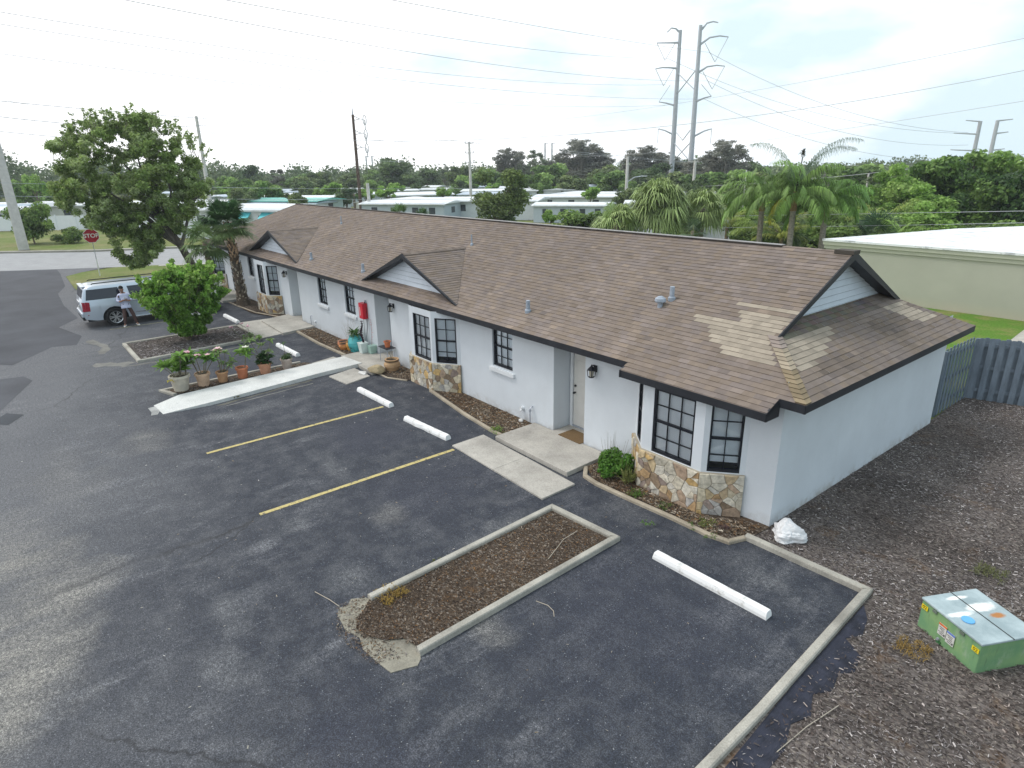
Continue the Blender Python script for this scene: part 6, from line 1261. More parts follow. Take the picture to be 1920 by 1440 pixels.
# ------------------------------------------------------------------ small plants in the near bed
def tuft(name,loc,n,L,wd,col,label,seed,up_=.9,sp=.12,cat='weed'):
    rr=random.Random(seed); m=MB()
    for q in range(n): leafblades(m,(rr.uniform(-sp,sp),rr.uniform(-sp,sp),rr.uniform(0,L*.35)),6,L*rr.uniform(.5,1.1),wd,.35,col,1.,up_,rr)
    o=m.build(name,LEAF); o.location=loc; return tag(o,label,cat)
t=thing('leafy_shrub','lush low green shrub at the corner of the near porch below the wall lantern','shrub',(-8.45,9.55,.03)); rs=np.random.RandomState(8)
V,F,C=leafcloud([(0,0,.30,.27,.24),(.22,.05,.26,.22,.2),(-.18,.1,.28,.2,.2),(.1,-.2,.2,.22,.16),(.38,.15,.34,.16,.24),(0,.15,.42,.2,.16)],5200,.052,[(.06,.15,.02),(.10,.23,.03),(.15,.30,.05)],rs); npmesh('foliage',V,F,C,LEAF,t)
m=MB(); m.cc=(.20,.19,.17); rr=random.Random(2)
for q in range(22):
    x_,y_=rr.uniform(-.45,.35),rr.uniform(-.05,.35); m.tube([(x_*.4,y_*.4,.1),(x_*.8,y_*.8,.5),(x_,y_,.62+rr.uniform(0,.28))],[.004,.003,.0015],4)
m.build('dry_stalks',STEM,t)
o=tuft('yucca_plant',(-7.86,9.46,.03),16,.42,.034,(.22,.24,.08),'yellowish spiky plant between the lush shrub and the stone base of the near bay window',5,1.2,.10,'plant')
o=tuft('yucca_plant',(-8.05,9.60,.03),10,.5,.03,(.12,.17,.05),'upright grey green spiky plant right behind the lush low shrub',15,1.3,.06,'plant')
for i,(x,y,n_,L_,c_,lb) in enumerate([(-7.42,9.22,16,.16,(.10,.20,.03),'low green weed patch by the edging under the left side of the near bay window'),(-6.75,9.24,12,.12,(.09,.15,.035),'thin weed patch under the middle of the near bay window'),(-5.85,9.36,16,.11,(.16,.20,.05),'yellow green weeds below the right facet of the near bay window'),(-5.52,9.45,8,.10,(.12,.07,.07),'small purplish weed at the right end of the near stone base'),(-5.95,9.10,8,.09,(.10,.18,.04),'tiny weed on the edging right of the bay centre'),(-5.55,9.02,7,.09,(.11,.19,.04),'tiny weed rooted outside the edging near the corner'),(-6.55,8.52,8,.09,(.12,.22,.05),'little green weed growing from a crack in the tarmac'),(-11.92,9.08,14,.16,(.16,.28,.05),'bright green weed at the corner of the near porch slab'),(-8.05,3.9,6,.07,(.13,.14,.05),'dry weed line against the left kerb of the near island'),(-8.10,4.8,7,.06,(.13,.15,.05),'dry greenish weeds along the middle of the left kerb of the near island'),(-19.2,4.75,9,.07,(.20,.17,.06),'yellowing weeds along the near edge of the white ramp'),(-25.2,6.9,8,.10,(.12,.2,.04),'weeds beside the far island kerb'),(-7.85,3.75,60,.12,(.33,.22,.05),'straw coloured dry grass tuft at the open end of the near island'),(-2.05,8.75,60,.11,(.30,.20,.06),'dry orange grass tuft on the mulch left of the green utility box'),(-1.9,11.6,60,.12,(.16,.17,.07),'dry grass tuft on the mulch behind the green utility box'),(-2.1,9.9,60,.07,(.28,.19,.06),'orange dry tuft beside the outer kerb corner')]):
    tuft('weed',(x,y,.02),n_,L_,.010 if n_>50 else .014,c_,lb,40+i,.7,.20 if n_>50 else .14 if L_>.1 else .10)
# twigs lying about
tg=plain('dry_twig',(.38,.34,.28),.9,.2)
def twig(pts,lb): m=MB(); m.tube(pts,.006,5); o=m.build('twig',tg); tag(o,lb,'twig')
twig([(-6.25,5.45,.01),(-6.05,5.52,.012),(-5.9,5.5,.01),(-5.8,5.42,.01)],'thin pale twig on the tarmac right of the near island'); twig([(-8.75,2.85,.01),(-8.4,2.95,.012),(-8.15,3.0,.01)],'thin pale straw on the tarmac left of the apron of the near island'); twig([(-6.9,6.3,.07),(-7.15,6.9,.09),(-7.2,7.3,.08)],'long dry grass stalk lying in the near leafy island'); twig([(-2.4,5.8,.03),(-2.35,6.4,.035),(-2.25,7.0,.04)],'pale straw lying along the black fabric')
# ------------------------------------------------------------------ palms
PALMT=vcol('palm_trunk',.95,.3,10,.8,18); FROND=vcol('frond',.55,.12,6,0,trans=.2,spec=.4)
def fan_leaf(V,F,C,base,d,L,R,col,rs,droop=.5,n=26):
    base=np.array(base); d=d/np.linalg.norm(d); up_=np.array([0,0,1.]); s=np.cross(d,up_); s/=np.linalg.norm(s)+1e-9; u=np.cross(s,d)
    tip=base+d*L+np.array([0,0,-.12*L]); 
    w_=.012*np.array(s); k=len(V); V+= [base-w_,base+w_,tip+w_,tip-w_]; F.append([k,k+1,k+2,k+3]); C.append((.14,.17,.06))
    for i in range(n):
        a=-2.2+4.4*i/(n-1); dr=d*math.cos(a)+s*math.sin(a)+u*.15*math.cos(a*1.0); l=R*(.75+.25*math.cos(a*.6))*(.8+.35*rs.rand()); mid=tip+dr*l*.55; end=tip+dr*l+np.array([0,0,-droop*l*(.5+.5*rs.rand())]); pr=np.cross(dr,u); pr/=np.linalg.norm(pr)+1e-9; hw=pr*R*.038
        k=len(V); V+=[tip,mid-hw,end,mid+hw]; F.append([k,k+1,k+2,k+3]); cc=np.array(col)*(.7+.6*rs.rand()); C.append(tuple(cc))
def pinnate(V,F,C,base,az,el,L,col,rs,n=40,ll=.55,droop=1.6,hang=.6,tilt=None):
    p=np.array(base,float); h=np.array([math.cos(az),math.sin(az),0.]); sgm=14; pts=[p.copy()]; e=el
    for i in range(sgm): d=h*math.cos(e)+np.array([0,0,math.sin(e)]); p=p+d*L/sgm; pts.append(p.copy()); e-=droop/sgm*(.4+1.2*i/sgm)
    pts=np.array(pts); s=np.cross(h,[0,0,1.])
    for i in range(sgm):
        w_=s*.018*(1-i/sgm); k=len(V); V+=[pts[i]-w_,pts[i]+w_,pts[i+1]+w_,pts[i+1]-w_]; F.append([k,k+1,k+2,k+3]); C.append(tuple(np.array(col)*1.3))
    for i in range(n):
        f=.08+.92*i/n; x=f*sgm; j=min(int(x),sgm-1); q=pts[j]*(1-(x-j))+pts[j+1]*(x-j); t=pts[j+1]-pts[j]; t/=np.linalg.norm(t); l=ll*(math.sin(PI*min(1,f*.9+.1))**.6+.15)
        for sg in (-1,1):
            dr=t*.55+s*sg*(.8+.2*rs.rand())+np.array([0,0,.25-rs.rand()*.5]); dr/=np.linalg.norm(dr); mid=q+dr*l*.5; end=q+dr*l*.9+np.array([0,0,-hang*l*(.6+.6*rs.rand())]); hw=np.cross(dr,[0,0,1.]); hw=hw/(np.linalg.norm(hw)+1e-9)*ll*.036
            k=len(V); V+=[q,mid-hw,end,mid+hw]; F.append([k,k+1,k+2,k+3]); C.append(tuple(np.array(col)*(.7+.6*rs.rand())))
def add_np(parent,name,V,F,C,mat): return npmesh(name,np.array(V),np.array(F),np.array(C),mat,parent)
# leaning cabbage palm in front of the building
rs=np.random.RandomState(21); SP=thing('sabal_palm','leaning fan palm with a rough boot covered trunk, growing close to the white wall','palm tree',(-33.55,9.35,0))
ln=Vector((-.93,-.38,0)).normalized(); hgt_=4.15
cp=lambda f: ln*(.28*f**1.1)+Vector((0,0,hgt_*f))
m=MB(); m.cc=(.10,.075,.055); m.tube([cp(i/10) for i in range(11)],[.36,.28,.23,.21,.20,.18,.16,.15,.14,.13,.11],12)
for i in range(300):   # criss-cross boots
    f_=rs.uniform(.02,.98); a=rs.uniform(0,2*PI); c_=cp(f_); r_=.24-.10*f_; d=Vector((math.cos(a),math.sin(a),0)); tt=Vector((-d.y,d.x,0)); b_=c_+d*(r_-.03); tn=rs.uniform(-.5,.5); m.cc=tuple(np.array((.38,.25,.15) if f_>.5 else (.36,.31,.24))*rs.choice([.25,.5,.9,1.3,1.5])); e_=b_+d*.10+Vector((0,0,.20))+tt*tn*.12; w_=tt*.045
    m.face([b_-w_,b_+w_,e_+w_*.7,e_-w_*.7]); m.face([b_-w_,e_-w_*.7,e_-w_*.7-d*.03,b_-w_-d*.03]); m.face([e_-w_*.7,e_+w_*.7,e_+w_*.7-d*.04,e_-w_*.7-d*.04])
m.build('trunk',PALMT,SP)
V,F,C=[],[],[]; tp=np.array(cp(1.0))
for i in range(46):
    a=rs.uniform(0,2*PI); e=rs.uniform(-.75,1.35); d=np.array([math.cos(a)*math.cos(e),math.sin(a)*math.cos(e),math.sin(e)]); fan_leaf(V,F,C,tp+rs.normal(size=3)*.05,d,.60+.25*rs.rand(),.80,(.08,.155,.06) if e>.0 else (.14,.20,.07),rs,.35,34)
for i in range(5): a=rs.uniform(0,2*PI); d=np.array([math.cos(a)*.5,math.sin(a)*.5,.8]); fan_leaf(V,F,C,tp,d,.4,.22,(.26,.27,.12),rs,.3,12)
add_np(SP,'fronds',V,F,C,FROND)
# second, lower crown left of it
rs=np.random.RandomState(22); S2=thing('sabal_palm','shorter fan palm whose fronds hang left of the leaning one','palm tree',(-36.4,8.7,0)); m=MB(); m.cc=(.22,.17,.12); m.tube([(0,0,0),(-.05,.05,1.6),(-.1,0,3.05)],[.2,.17,.12],9); m.build('trunk',PALMT,S2); V,F,C=[],[],[]
for i in range(24):
    a=rs.uniform(0,2*PI); e=rs.uniform(-.7,1.2); d=np.array([math.cos(a)*math.cos(e),math.sin(a)*math.cos(e),math.sin(e)]); fan_leaf(V,F,C,np.array([-.1,0,3.1]),d,.75,.85,(.12,.19,.06),rs,.45,30)
add_np(S2,'fronds',V,F,C,FROND)
# droopy fan palms behind the ridge
def fanpalm(x,y,h,R,label,seed,n=60,drp=1.3,col=(.27,.35,.13),trunk=.2,name='fan_palm'):
    rs=np.random.RandomState(seed); t=thing(name,label,'palm tree',(x,y,0)); m=MB(); m.cc=(.24,.20,.16); m.tube([(0,0,-.1),(0,0,h*.5),(.05,0,h)],[trunk*1.2,trunk,trunk*.8],9); m.build('trunk',PALMT,t); V,F,C=[],[],[]
    for i in range(n):
        a=rs.uniform(0,2*PI); e=rs.uniform(-.9,1.3); d=np.array([math.cos(a)*math.cos(e),math.sin(a)*math.cos(e),math.sin(e)]); k_=.8+.5*rs.rand(); cc=np.array(col)*k_; fan_leaf(V,F,C,np.array([0.05,0,h]),d,R*.48,R*.60,cc,rs,drp*.6,22)
    add_np(t,'fronds',V,F,C,FROND); return t
fanpalm(-27.4,34.6,4.1,2.25,'largest fan palm with long drooping leaves, behind the ridge left of the steel towers',31,110)
fanpalm(-26.0,37.6,3.7,1.9,'fan palm partly behind the right side of the largest drooping one',32,55)
fanpalm(-28.3,31.6,3.0,1.8,'lower fan palm with drooping leaves at the left of the cluster behind the ridge',33,50)
fanpalm(-21.0,29.6,3.1,.95,'small dark fan palm with stiff leaves just behind the ridge, right of the drooping cluster',34,14,.5,(.05,.09,.035),.1)
fanpalm(-61.1,34.2,2.2,1.2,'small bright fan palm behind the ridge next to the brown pole',35,34,.4,(.10,.18,.045)); fanpalm(-60.0,36.3,1.8,1.0,'second smaller fan palm just right of the bright one by the brown pole',36,26,.4,(.07,.14,.04))
fanpalm(-98,18,3.6,1.6,'fan palm among the white roofs near the right edge of the oak',37,30,.6,(.05,.09,.03)); fanpalm(-89,42.5,3.2,1.3,'dark fan palm standing before the white roofs left of the brown pole',38,26,.6,(.04,.08,.03))
fanpalm(-23.4,43.0,2.3,2.1,'wide low palm in the greenery left of the beige roof',39,40,.5,(.10,.16,.04)); fanpalm(-17.0,43.3,2.1,1.9,'blue green low palm behind the left end of the beige roof',41,34,.4,(.07,.13,.06))
def queen(x,y,h,L,label,seed,n=16,extra=(),col=(.17,.28,.065)):
    rs=np.random.RandomState(seed); t=thing('queen_palm',label,'palm tree',(x,y,0)); m=MB(); m.cc=(.27,.24,.21); m.tube([(0,0,-.1),(.04,0,h*.4),(0,0,h*.8)],[.20,.17,.16],10); m.cc=(.24,.15,.08); m.tube([(0,0,h*.8),(0,0,h*1.02)],[.20,.10],10); m.build('trunk',PALMT,t); V,F,C=[],[],[]
    for i in range(n):
        a=2*PI*i/n*2.4+rs.rand(); e=rs.uniform(-.1,1.25); pinnate(V,F,C,(0,0,h),a,e,L*(.8+.3*rs.rand()),np.array(col)*(.8+.5*rs.rand()),rs,54,L*.25,1.85,.62)
    for az,el,l_,c_ in extra: pinnate(V,F,C,(0,0,h),az,el,l_,c_,rs,52,.5,1.9,1.0)
    add_np(t,'fronds',V,F,C,FROND); return t
rt_=math.atan2(.78,.63)    # picture right
queen(-21.2,36.8,4.7,3.0,'left queen palm with a grey trunk and full drooping crown behind the ridge',51,26)
queen(-18.7,35.8,4.9,3.0,'tallest queen palm with two long arching fronds against the sky and one dead yellow frond',52,24,[(rt_,1.32,5.0,(.09,.15,.08)),(rt_+.1,1.25,4.6,(.09,.15,.08)),(rt_+PI,1.38,4.4,(.10,.16,.085)),(rt_+PI*.93,-.3,2.2,(.45,.42,.04))])
queen(-17.7,37.6,4.4,2.8,'queen palm with brown dead boots on its trunk, right of the tallest one',53,24,(),(.13,.25,.05))
t=thing('bird_of_prey_nest_frond','unopened dark spear of new palm leaves sticking up above the tallest queen palm','palm spear',(-18.7,35.8,4.6)); m=MB(); m.cc=(.06,.05,.04); m.tube([(0,0,0),(.08,.09,1.6),(.10,.12,2.2)],[.04,.03,.03],6); rr=random.Random(6)
for q in range(12): leafblades(m,(.10+rr.uniform(-.05,.05),.12,2.0+rr.uniform(0,.5)),4,.34,.07,.5,(.05,.045,.03),1.,.9,rr)
m.build('spear',FROND,t); t.name='palm_spear'
for x,y,L_,sd_,c_,lb in ((-25.2,44.0,2.6,61,(.12,.17,.03),'low feather palm at the foot of the left queen palm'),(-22.3,41.6,2.2,62,(.17,.19,.03),'yellow green feather palm between the queen palm trunks'),(-15.2,42.5,2.6,63,(.11,.18,.03),'bushy feather palm behind the beige roof corner'),(-18.6,47.8,3.2,64,(.16,.20,.035),'yellow tinged feather palm left of the slender light tree'),(-20.5,47.0,3.0,65,(.10,.16,.03),'green feather palm right of the queen palms'),(-29.2,45.8,2.6,66,(.15,.18,.03),'yellowish feather palm left of the queen palm trunks')):
    rs=np.random.RandomState(sd_); t=thing('feather_palm',lb,'palm tree',(x,y,0)); m=MB(); m.cc=(.2,.15,.1); m.tube([(0,0,-.1),(0,0,1.7)],[.15,.12],8); m.build('trunk',PALMT,t); V,F,C=[],[],[]
    for i in range(22): pinnate(V,F,C,(0,0,1.7),rs.uniform(0,6.28),rs.uniform(.3,1.4),L_*(.8+.3*rs.rand()),np.array(c_)*(1.3+.7*rs.rand()),rs,30,L_*.2,1.4,.5)
    add_np(t,'fronds',V,F,C,FROND)
# ------------------------------------------------------------------ poles, towers, wires
PC=plain('concrete_pole',(.52,.50,.47),.85,.12,3); PW=plain('wood_pole',(.10,.07,.055),.9,.25,4); STL=plain('tower_steel',(.42,.44,.47),.6,.06); INS=plain('insulator',(.45,.46,.48),.4,.1)
def pole(loc,h,r0,r1,mat,label,name='utility_pole',lean=(0,0)):
    t=thing(name,label,'utility pole',loc); m=MB(); m.tube([(0,0,-.2),(lean[0]*.5,lean[1]*.5,h*.5),(lean[0],lean[1],h)],[r0,(r0+r1)/2,r1],10); m.build('pole',mat,t); return t
vd=Vector((math.cos(YAW),math.sin(YAW),0)); pr_=Vector((vd.y,-vd.x,0))   # picture right
t=thing('utility_pole','wide pale square concrete pole at the left edge, on the far side of the street','utility pole',(-74.23,2.13,0)); m=MB(); taper(m,.42,.26,13); m.build('pole',PC,t)
t=pole((-85.4,41.7,0),13.6,.26,.18,PW,'tall brown wooden pole with a spiked top and three side insulators, behind the ridge')
m=MB(); m.tube([(0,0,13.5),(0,0,14.9)],[.12,.01],8); m.build('spike',METAL,t)
for z_ in (13.6,11.8,10.0):
    m=MB(); m.tube([(0,0,z_-.1),tuple(pr_*.9+Vector((0,0,z_-.55)))],.05,5); m.tube([(0,0,z_-.75),tuple(pr_*.9+Vector((0,0,z_-.55)))],.05,5); m.build('bracket',INS,t)
    m=MB(); c_=pr_*1.55+Vector((0,0,z_-.7)); ptsr=[c_+pr_*(.22*math.cos(a))+Vector((0,0,.62*math.sin(a))) for a in [2*PI*i/12 for i in range(13)]]; m.tube(ptsr,.06,5); m.tube([pr_*.9+Vector((0,0,z_-.55)),c_],.04,5); m.tube([c_,c_+Vector((0,0,-1.2))],.07,5); m.build('insulator',INS,t)
pole((-80.4,40.5,0),4.8,.24,.22,PC,'short thick pole stub beside the tall brown wooden pole')
t=pole((-89.6,63.9,0),10.6,.26,.18,PC,'grey concrete pole with three short crossarms, between dark trees and the olive tree')
for z_ in (10.35,8.85,7.3): m=MB(); m.bar(pr_*-.7+Vector((0,0,z_)),pr_*.7+Vector((0,0,z_)),.12,.12); m.build('crossarm',PC,t)
for z_ in (10.35,8.85,7.3):
    for s_ in (-.65,.65): m=MB(); m.tube([pr_*s_+Vector((0,0,z_)),pr_*s_+Vector((0,0,z_+.35))],.06,5); m.build('insulator',INS,t)
pole((-96.9,24.7,0),13.6,.30,.18,PC,'tall concrete pole rising behind the right edge of the big oak')
t=pole((-72.2,82.9,0),7.9,.28,.20,PC,'pale concrete street lamp pole left of the steel towers','street_lamp'); m=MB(); m.tube([(0,0,3.9),tuple(pr_*1.2+Vector((0,0,4.7))),tuple(pr_*2.6+Vector((0,0,4.9)))],.06,6); m.build('lamp_arm',METAL,t); m=MB(); m.obox(pr_*2.9+Vector((0,0,4.85)),pr_*.4,vd*.15,(0,0,.07)); m.build('lamp_head',INS,t)
t=pole((-58.1,81.4,0),7.0,.28,.2,PC,'pale concrete pole just right of the right steel tower'); m=MB(); m.bar(pr_*-1.1+Vector((0,0,6.9)),pr_*.5+Vector((0,0,6.9)),.1,.1); m.build('crossarm',PC,t)
pole((-31.3,51.2,0),6.0,.07,.05,plain('white_pole',(.6,.6,.58),.6),'thin white pole in front of the left queen palm fronds'); pole((-34.6,83.1,0),5.2,.16,.1,PC,'thin small pole above the grey tree line right of the queen palms')
for x,y,h in ((-245.4,220.6,17.6),(-243.0,223.0,17.6),(-294.6,148.8,12.9),(-293.2,151.2,12.8)):
    lb={-245.4:'left one of two faint distant pylons above the airy trees',-243.0:'right one of two faint distant pylons above the airy trees',-294.6:'left one of two faint distant pylons right of the brown pole',-293.2:'right one of two faint distant pylons right of the brown pole'}[x]
    t=pole((x,y,0),h,.45,.35,STL,lb,'pylon'); m=MB(); m.bar(Vector((0,0,h-.3)),pr_*(1.6)+Vector((0,0,h-.3)),.25,.25); m.build('arm',STL,t)
def steel(base,h,side,label,arms,lower):
    """single steel shaft; side +1 arms reach to picture right"""
    t=thing('transmission_tower',label,'transmission tower',base); m=MB(); m.tube([(0,0,-.2),(0,0,h*.5),(0,0,h)],[.60,.48,.34],14); m.build('shaft',STL,t); r=pr_*side
    for (z_,ln_,rise,vee) in arms:
        m=MB(); pts=[r*.3+Vector((0,0,z_)),r*(ln_*.35)+Vector((0,0,z_+rise*.8)),r*(ln_*.7)+Vector((0,0,z_+rise))] if True else 0
        pts.append(r*ln_+Vector((0,0,z_+rise*(.85 if side>0 else -.1)))); m.tube(pts,[.22,.16,.13,.10],7); m.build('arm',STL,t)
        if vee:
            b_=r*(ln_*.60)+Vector((0,0,z_-vee)); m=MB(); m.tube([r*(ln_)+Vector((0,0,z_+rise*(.85 if side>0 else -.1))),b_],.06,5); m.tube([r*(ln_*.2)+Vector((0,0,z_+rise*.2-.1)),b_],.06,5); m.build('insulator',INS,t)
    for (z_,ln_,rise,drop) in lower:
        m=MB(); m.tube([r*.3+Vector((0,0,z_)),r*(ln_*.6)+Vector((0,0,z_+rise*.7)),r*ln_+Vector((0,0,z_+rise))],[.2,.14,.1],6); m.build('arm',STL,t)
        m=MB(); m.tube([r*ln_+Vector((0,0,z_+rise)),r*(ln_+(0 if drop<0 else -2.2))+Vector((0,0,z_+rise+drop))],.06,5); m.build('insulator',INS,t)
    return t
T1=(-91.1,119.2); T2=(-84.2,116.4)
tA=steel((*T1,0),32.7,-1,'left one of the pair of tall grey steel transmission towers, arms pointing left',[(32.4,2.7,.7,0),(30.4,4.7,0.0,3.3),(25.6,4.7,.2,3.3)],[(18.5,3.6,.7,3.3),(12.8,3.4,1.1,-2.9)])
tB=steel((*T2,0),32.2,1,'right one of the pair of tall grey steel transmission towers, arms pointing right',[(31.5,3.4,1.3,0),(28.9,5.6,1.4,3.2),(23.9,5.4,1.2,3.1)],[(18.6,3.2,.9,2.2),(12.0,3.8,1.4,-2.9)])
dv=Vector((T2[0]-T1[0],T2[1]-T1[1],0)); gap=dv.length
for z_ in (20.5,7.0): m=MB(); m.tube([(0,0,z_),tuple(dv+Vector((0,0,z_+4.2)))],.11,6); m.tube([(0,0,z_+4.2),tuple(dv+Vector((0,0,z_)))],.11,6); m.build('cross_brace',STL,tA)
m=MB(); m.tube([(dv*.15)+Vector((0,0,13)),dv*.5+Vector((0,0,11.4)),dv*.85+Vector((0,0,13.2))],.1,5); m.build('insulator',INS,tA)
for x,y,sg,lb in ((-53.3,182.4,-1,'left one of the pair of distant steel towers above the dark trees at the right'),(-50.2,183.2,1,'right one of the pair of distant steel towers above the dark trees at the right')):
    t=thing('transmission_tower',lb,'transmission tower',(x,y,0)); m=MB(); m.tube([(0,0,0),(0,0,15)],[.5,.38],10); m.build('shaft',STL,t)
    for z_,l_ in ((14.9,3.4),(12.2,5.6 if sg<0 else 3),(8.6,5.6 if sg<0 else 3)): m=MB(); m.tube([(0,0,z_),tuple(pr_*sg*l_+Vector((0,0,z_+.3)))],[.18,.1],6); m.build('arm',STL,t)
WIRE=plain('wire',(.42,.43,.45),.6,.0)
WL=[((-82.7,117.9,22.3),(-59.1,10.3,18.7),1.6,.03,'conductor from the right tower middle arm sweeping to the top left'),((-92.9,117.8,27.6),(-57.7,16.6,19.3),1.15,.03,'conductor from the left tower top vee rising out of the top of the photo'),
((-82.8,117.8,27.4),(-52.8,28.5,19.9),.3,.03,'conductor from the right tower top vee, highest line left of the towers'),((-92.9,117.7,22.6),(-74.9,3.4,19.8),1.85,.03,'conductor from the left tower second vee to the left edge'),
((-83.0,117.7,19.0),(-79.9,3.4,19.7),1.8,.03,'conductor from the right tower lower bracket to the left edge'),((-92.9,117.8,18.6),(-84.9,3.0,17.9),1.95,.03,'lowest tower conductor crossing above the oak to the left edge'),
((-14.3,58.3,14.5),(-168.3,88.2,19.6),3.45,.019,'long line sagging between the towers and the top right corner'),((-13.9,58.4,12.5),(-90.0,2.2,14.5),4.65,.02,'long sagging line crossing the whole sky just above the grey pole'),((-13.6,58.4,10.5),(-151.0,131.1,10.2),1.9,.018,'lowest of the three lines rising to the right edge'),
((-96.6,25.9,13.3),(-80.0,1.9,13.2),.1,.04,'topmost line from the pole behind the oak to the left edge'),((-96.6,25.9,13.3),(-75.8,105.6,6.9),.0,.025,'faint line from the pole behind the oak past the grey pole to the towers'),((-96.6,25.9,13.1),(-89.4,64.0,10.4),.8,.03,'top line between the pole behind the oak and the grey pole'),
((-96.5,26.1,11.5),(-89.5,64.0,8.9),.75,.03,'middle line between the pole behind the oak and the grey pole'),((-96.6,25.9,10.0),(-89.5,64.0,7.4),.7,.03,'bottom line between the pole behind the oak and the grey pole'),((-96.6,25.8,12.5),(-80.0,1.6,11.9),.6,.04,'middle line through the top of the oak to the left edge'),
((-96.6,25.9,10.0),(-80.0,1.3,10.6),.3,.035,'bottom line through the oak crown to the left edge'),((-89.4,64.0,10.4),(-75.8,105.6,6.9),.25,.025,'line from the grey pole to the concrete pole by the towers'),
((-82.8,117.8,27.4),(-55.1,181.8,12.6),3.1,.04,'upper line from the right tower down to the distant towers'),((-82.7,117.9,22.3),(-54.7,182.0,9.9),3.5,.04,'middle line from the right tower down to the distant towers'),((-83.0,117.7,19.0),(-51.3,182.9,6.5),3.7,.04,'lower line from the right tower down to the dark trees'),((-92.9,117.8,27.6),(-56.3,181.5,12.5),3.3,.04,'line from the left tower down to the distant towers'),
((-28.9,40.8,2.85),(-9.0,44.1,3.9),.0,.016,'upper of two dark service lines above the beige roof'),((-28.9,40.8,2.05),(-8.9,44.1,3.3),.05,.016,'lower of two dark service lines above the beige roof'),((-12.8,58.6,7.0),(-58.1,81.4,3.5),.45,.025,'thin line crossing in front of the queen palms and the dark trees'),((-70.0,.2,6.0),(-72.5,53.3,3.9),.25,.022,'dark line over the mobile home roofs through the oak'),((-68.0,0.0,5.0),(-71.0,52.1,2.6),.2,.022,'lower dark line over the mobile home roofs through the oak')]
for a_,b_,s_,r_,lb in WL:
    A,B_=Vector(a_),Vector(b_); m=MB(); m.tube([A.lerp(B_,q/24)-Vector((0,0,4*s_*(q/24)*(1-q/24))) for q in range(25)],r_,4,cap=False); o=m.build('power_line',WIRE); tag(o,lb,'power line','power lines crossing the sky')
# ------------------------------------------------------------------ white street fence, mobile homes
VF=plain('vinyl_white',(.70,.72,.76),.5,.03)
t=thing('vinyl_fence','long white vinyl fence beyond the street on the left, in front of the mobile homes','fence',(-98.8,4.1,0)); p0=Vector((-101.5,.8,0)); p1=Vector((-86,22.5,0)); d=(p1-p0).normalized(); L=(p1-p0).length; n=int(L/2.4)
m=MB()
for i in range(n): a=p0+d*(i*2.4+.07)-Vector((-98.8,4.1,0)); b=p0+d*((i+1)*2.4-.07)-Vector((-98.8,4.1,0)); m.bar(a+Vector((0,0,.88)),b+Vector((0,0,.88)),.05,1.70)
m.build('panels',VF,t); m=MB()
for i in range(n+1): c_=p0+d*i*2.4-Vector((-98.8,4.1,0)); m.box(c_.x-.07,c_.y-.07,0,c_.x+.07,c_.y+.07,1.85)
m.build('posts',VF,t)
HW=[plain('home_wall_white',(.62,.65,.68),.7,.05),plain('home_wall_blue',(.44,.50,.56),.7,.05),plain('home_wall_cream',(.58,.58,.54),.7,.05),plain('home_wall_green',(.42,.52,.50),.7,.05)]; HR=plain('home_roof',(.66,.68,.70),.5,.14,1.2); HRB=plain('home_roof_blue',(.40,.47,.55),.5,.08,1.2); HRG=plain('home_roof_teal',(.18,.48,.42),.5,.08,1.2); HWN=plain('home_window',(.06,.07,.08),.2,.1); AQ=plain('aqua_awning',(.10,.50,.55),.6,.05)
def home_mesh(wall,roof,L=17,W_=6.6,h=2.5,rise=.24,wins=True):
    t=bpy.data.objects.new('mobile_home',None); COL.objects.link(t)
    m=MB(); m.box(-L/2,-W_/2,0,L/2,W_/2,h); 
    for s_ in (-1,1): m.face([(s_*L/2,-W_/2,h),(s_*L/2,W_/2,h),(s_*L/2,0,h+rise)])
    m.build('wall',wall,t)
    m=MB(); o_=.45; k_=7
    prof=[(-W_/2-o_+ (W_+2*o_)*i/k_, h-.08+(rise+.12)*(1-abs(2*i/k_-1))) for i in range(k_+1)]
    for (y0,z0),(y1,z1) in zip(prof[:-1],prof[1:]): m.face([(-L/2-o_,y0,z0),(L/2+o_,y0,z0),(L/2+o_,y1,z1),(-L/2-o_,y1,z1)])
    for s_ in (-1,1): m.face([(s_*(L/2+o_),y,z) for y,z in prof][::s_]); m.face([(-L/2-o_,s_*(W_/2+o_),h-.2),(L/2+o_,s_*(W_/2+o_),h-.2),(L/2+o_,s_*(W_/2+o_),h-.07),(-L/2-o_,s_*(W_/2+o_),h-.07)][::-s_])
    m.build('roof',roof,t)
    for s_ in (-1,1):
        for x in (-.34*L,-.1*L,.16*L,.36*L): m=MB(); m.box(x-.55,s_*W_/2-.02,1.1,x+.55,s_*W_/2+.02,1.95); m.build('window',HWN,t)
        m=MB(); m.box(s_*L/2-.02,-.6,1.15,s_*L/2+.02,.6,1.95); m.build('window',HWN,t)
    return t
HP=[home_mesh(HW[0],HR),home_mesh(HW[1],HR,15,6.2),home_mesh(HW[2],HR,18,7),home_mesh(HW[0],HRB,16,6.6),home_mesh(HW[3],HRG,15,6.4)]; HU=[False]*5
def home(kind,x,y,rz,lb,g='white roofed mobile homes beyond the building'):
    o=HP[kind] if not HU[kind] else copy_tree(HP[kind]); HU[kind]=True; o.location=(x,y,-.03); o.rotation_euler=(0,0,rz); tag(o,lb,'mobile home',g); return o
t0=home(0,-109,-2.5,1.05,'white mobile home behind the leaning pole with a small dark shuttered window on its front'); home(3,-117,-1.5,1.05,'blue roofed mobile home right behind the shuttered one at the left'); home(2,-112.5,12.5,1.05,'cream walled mobile home seen between the shuttered one and the oak'); home(1,-124,4,1.05,'mobile home in the second row at the far left behind the slim tree')
m=MB(); m.obox((0,0,0),(.1,0,0),(0,.1,0),(0,0,.1))
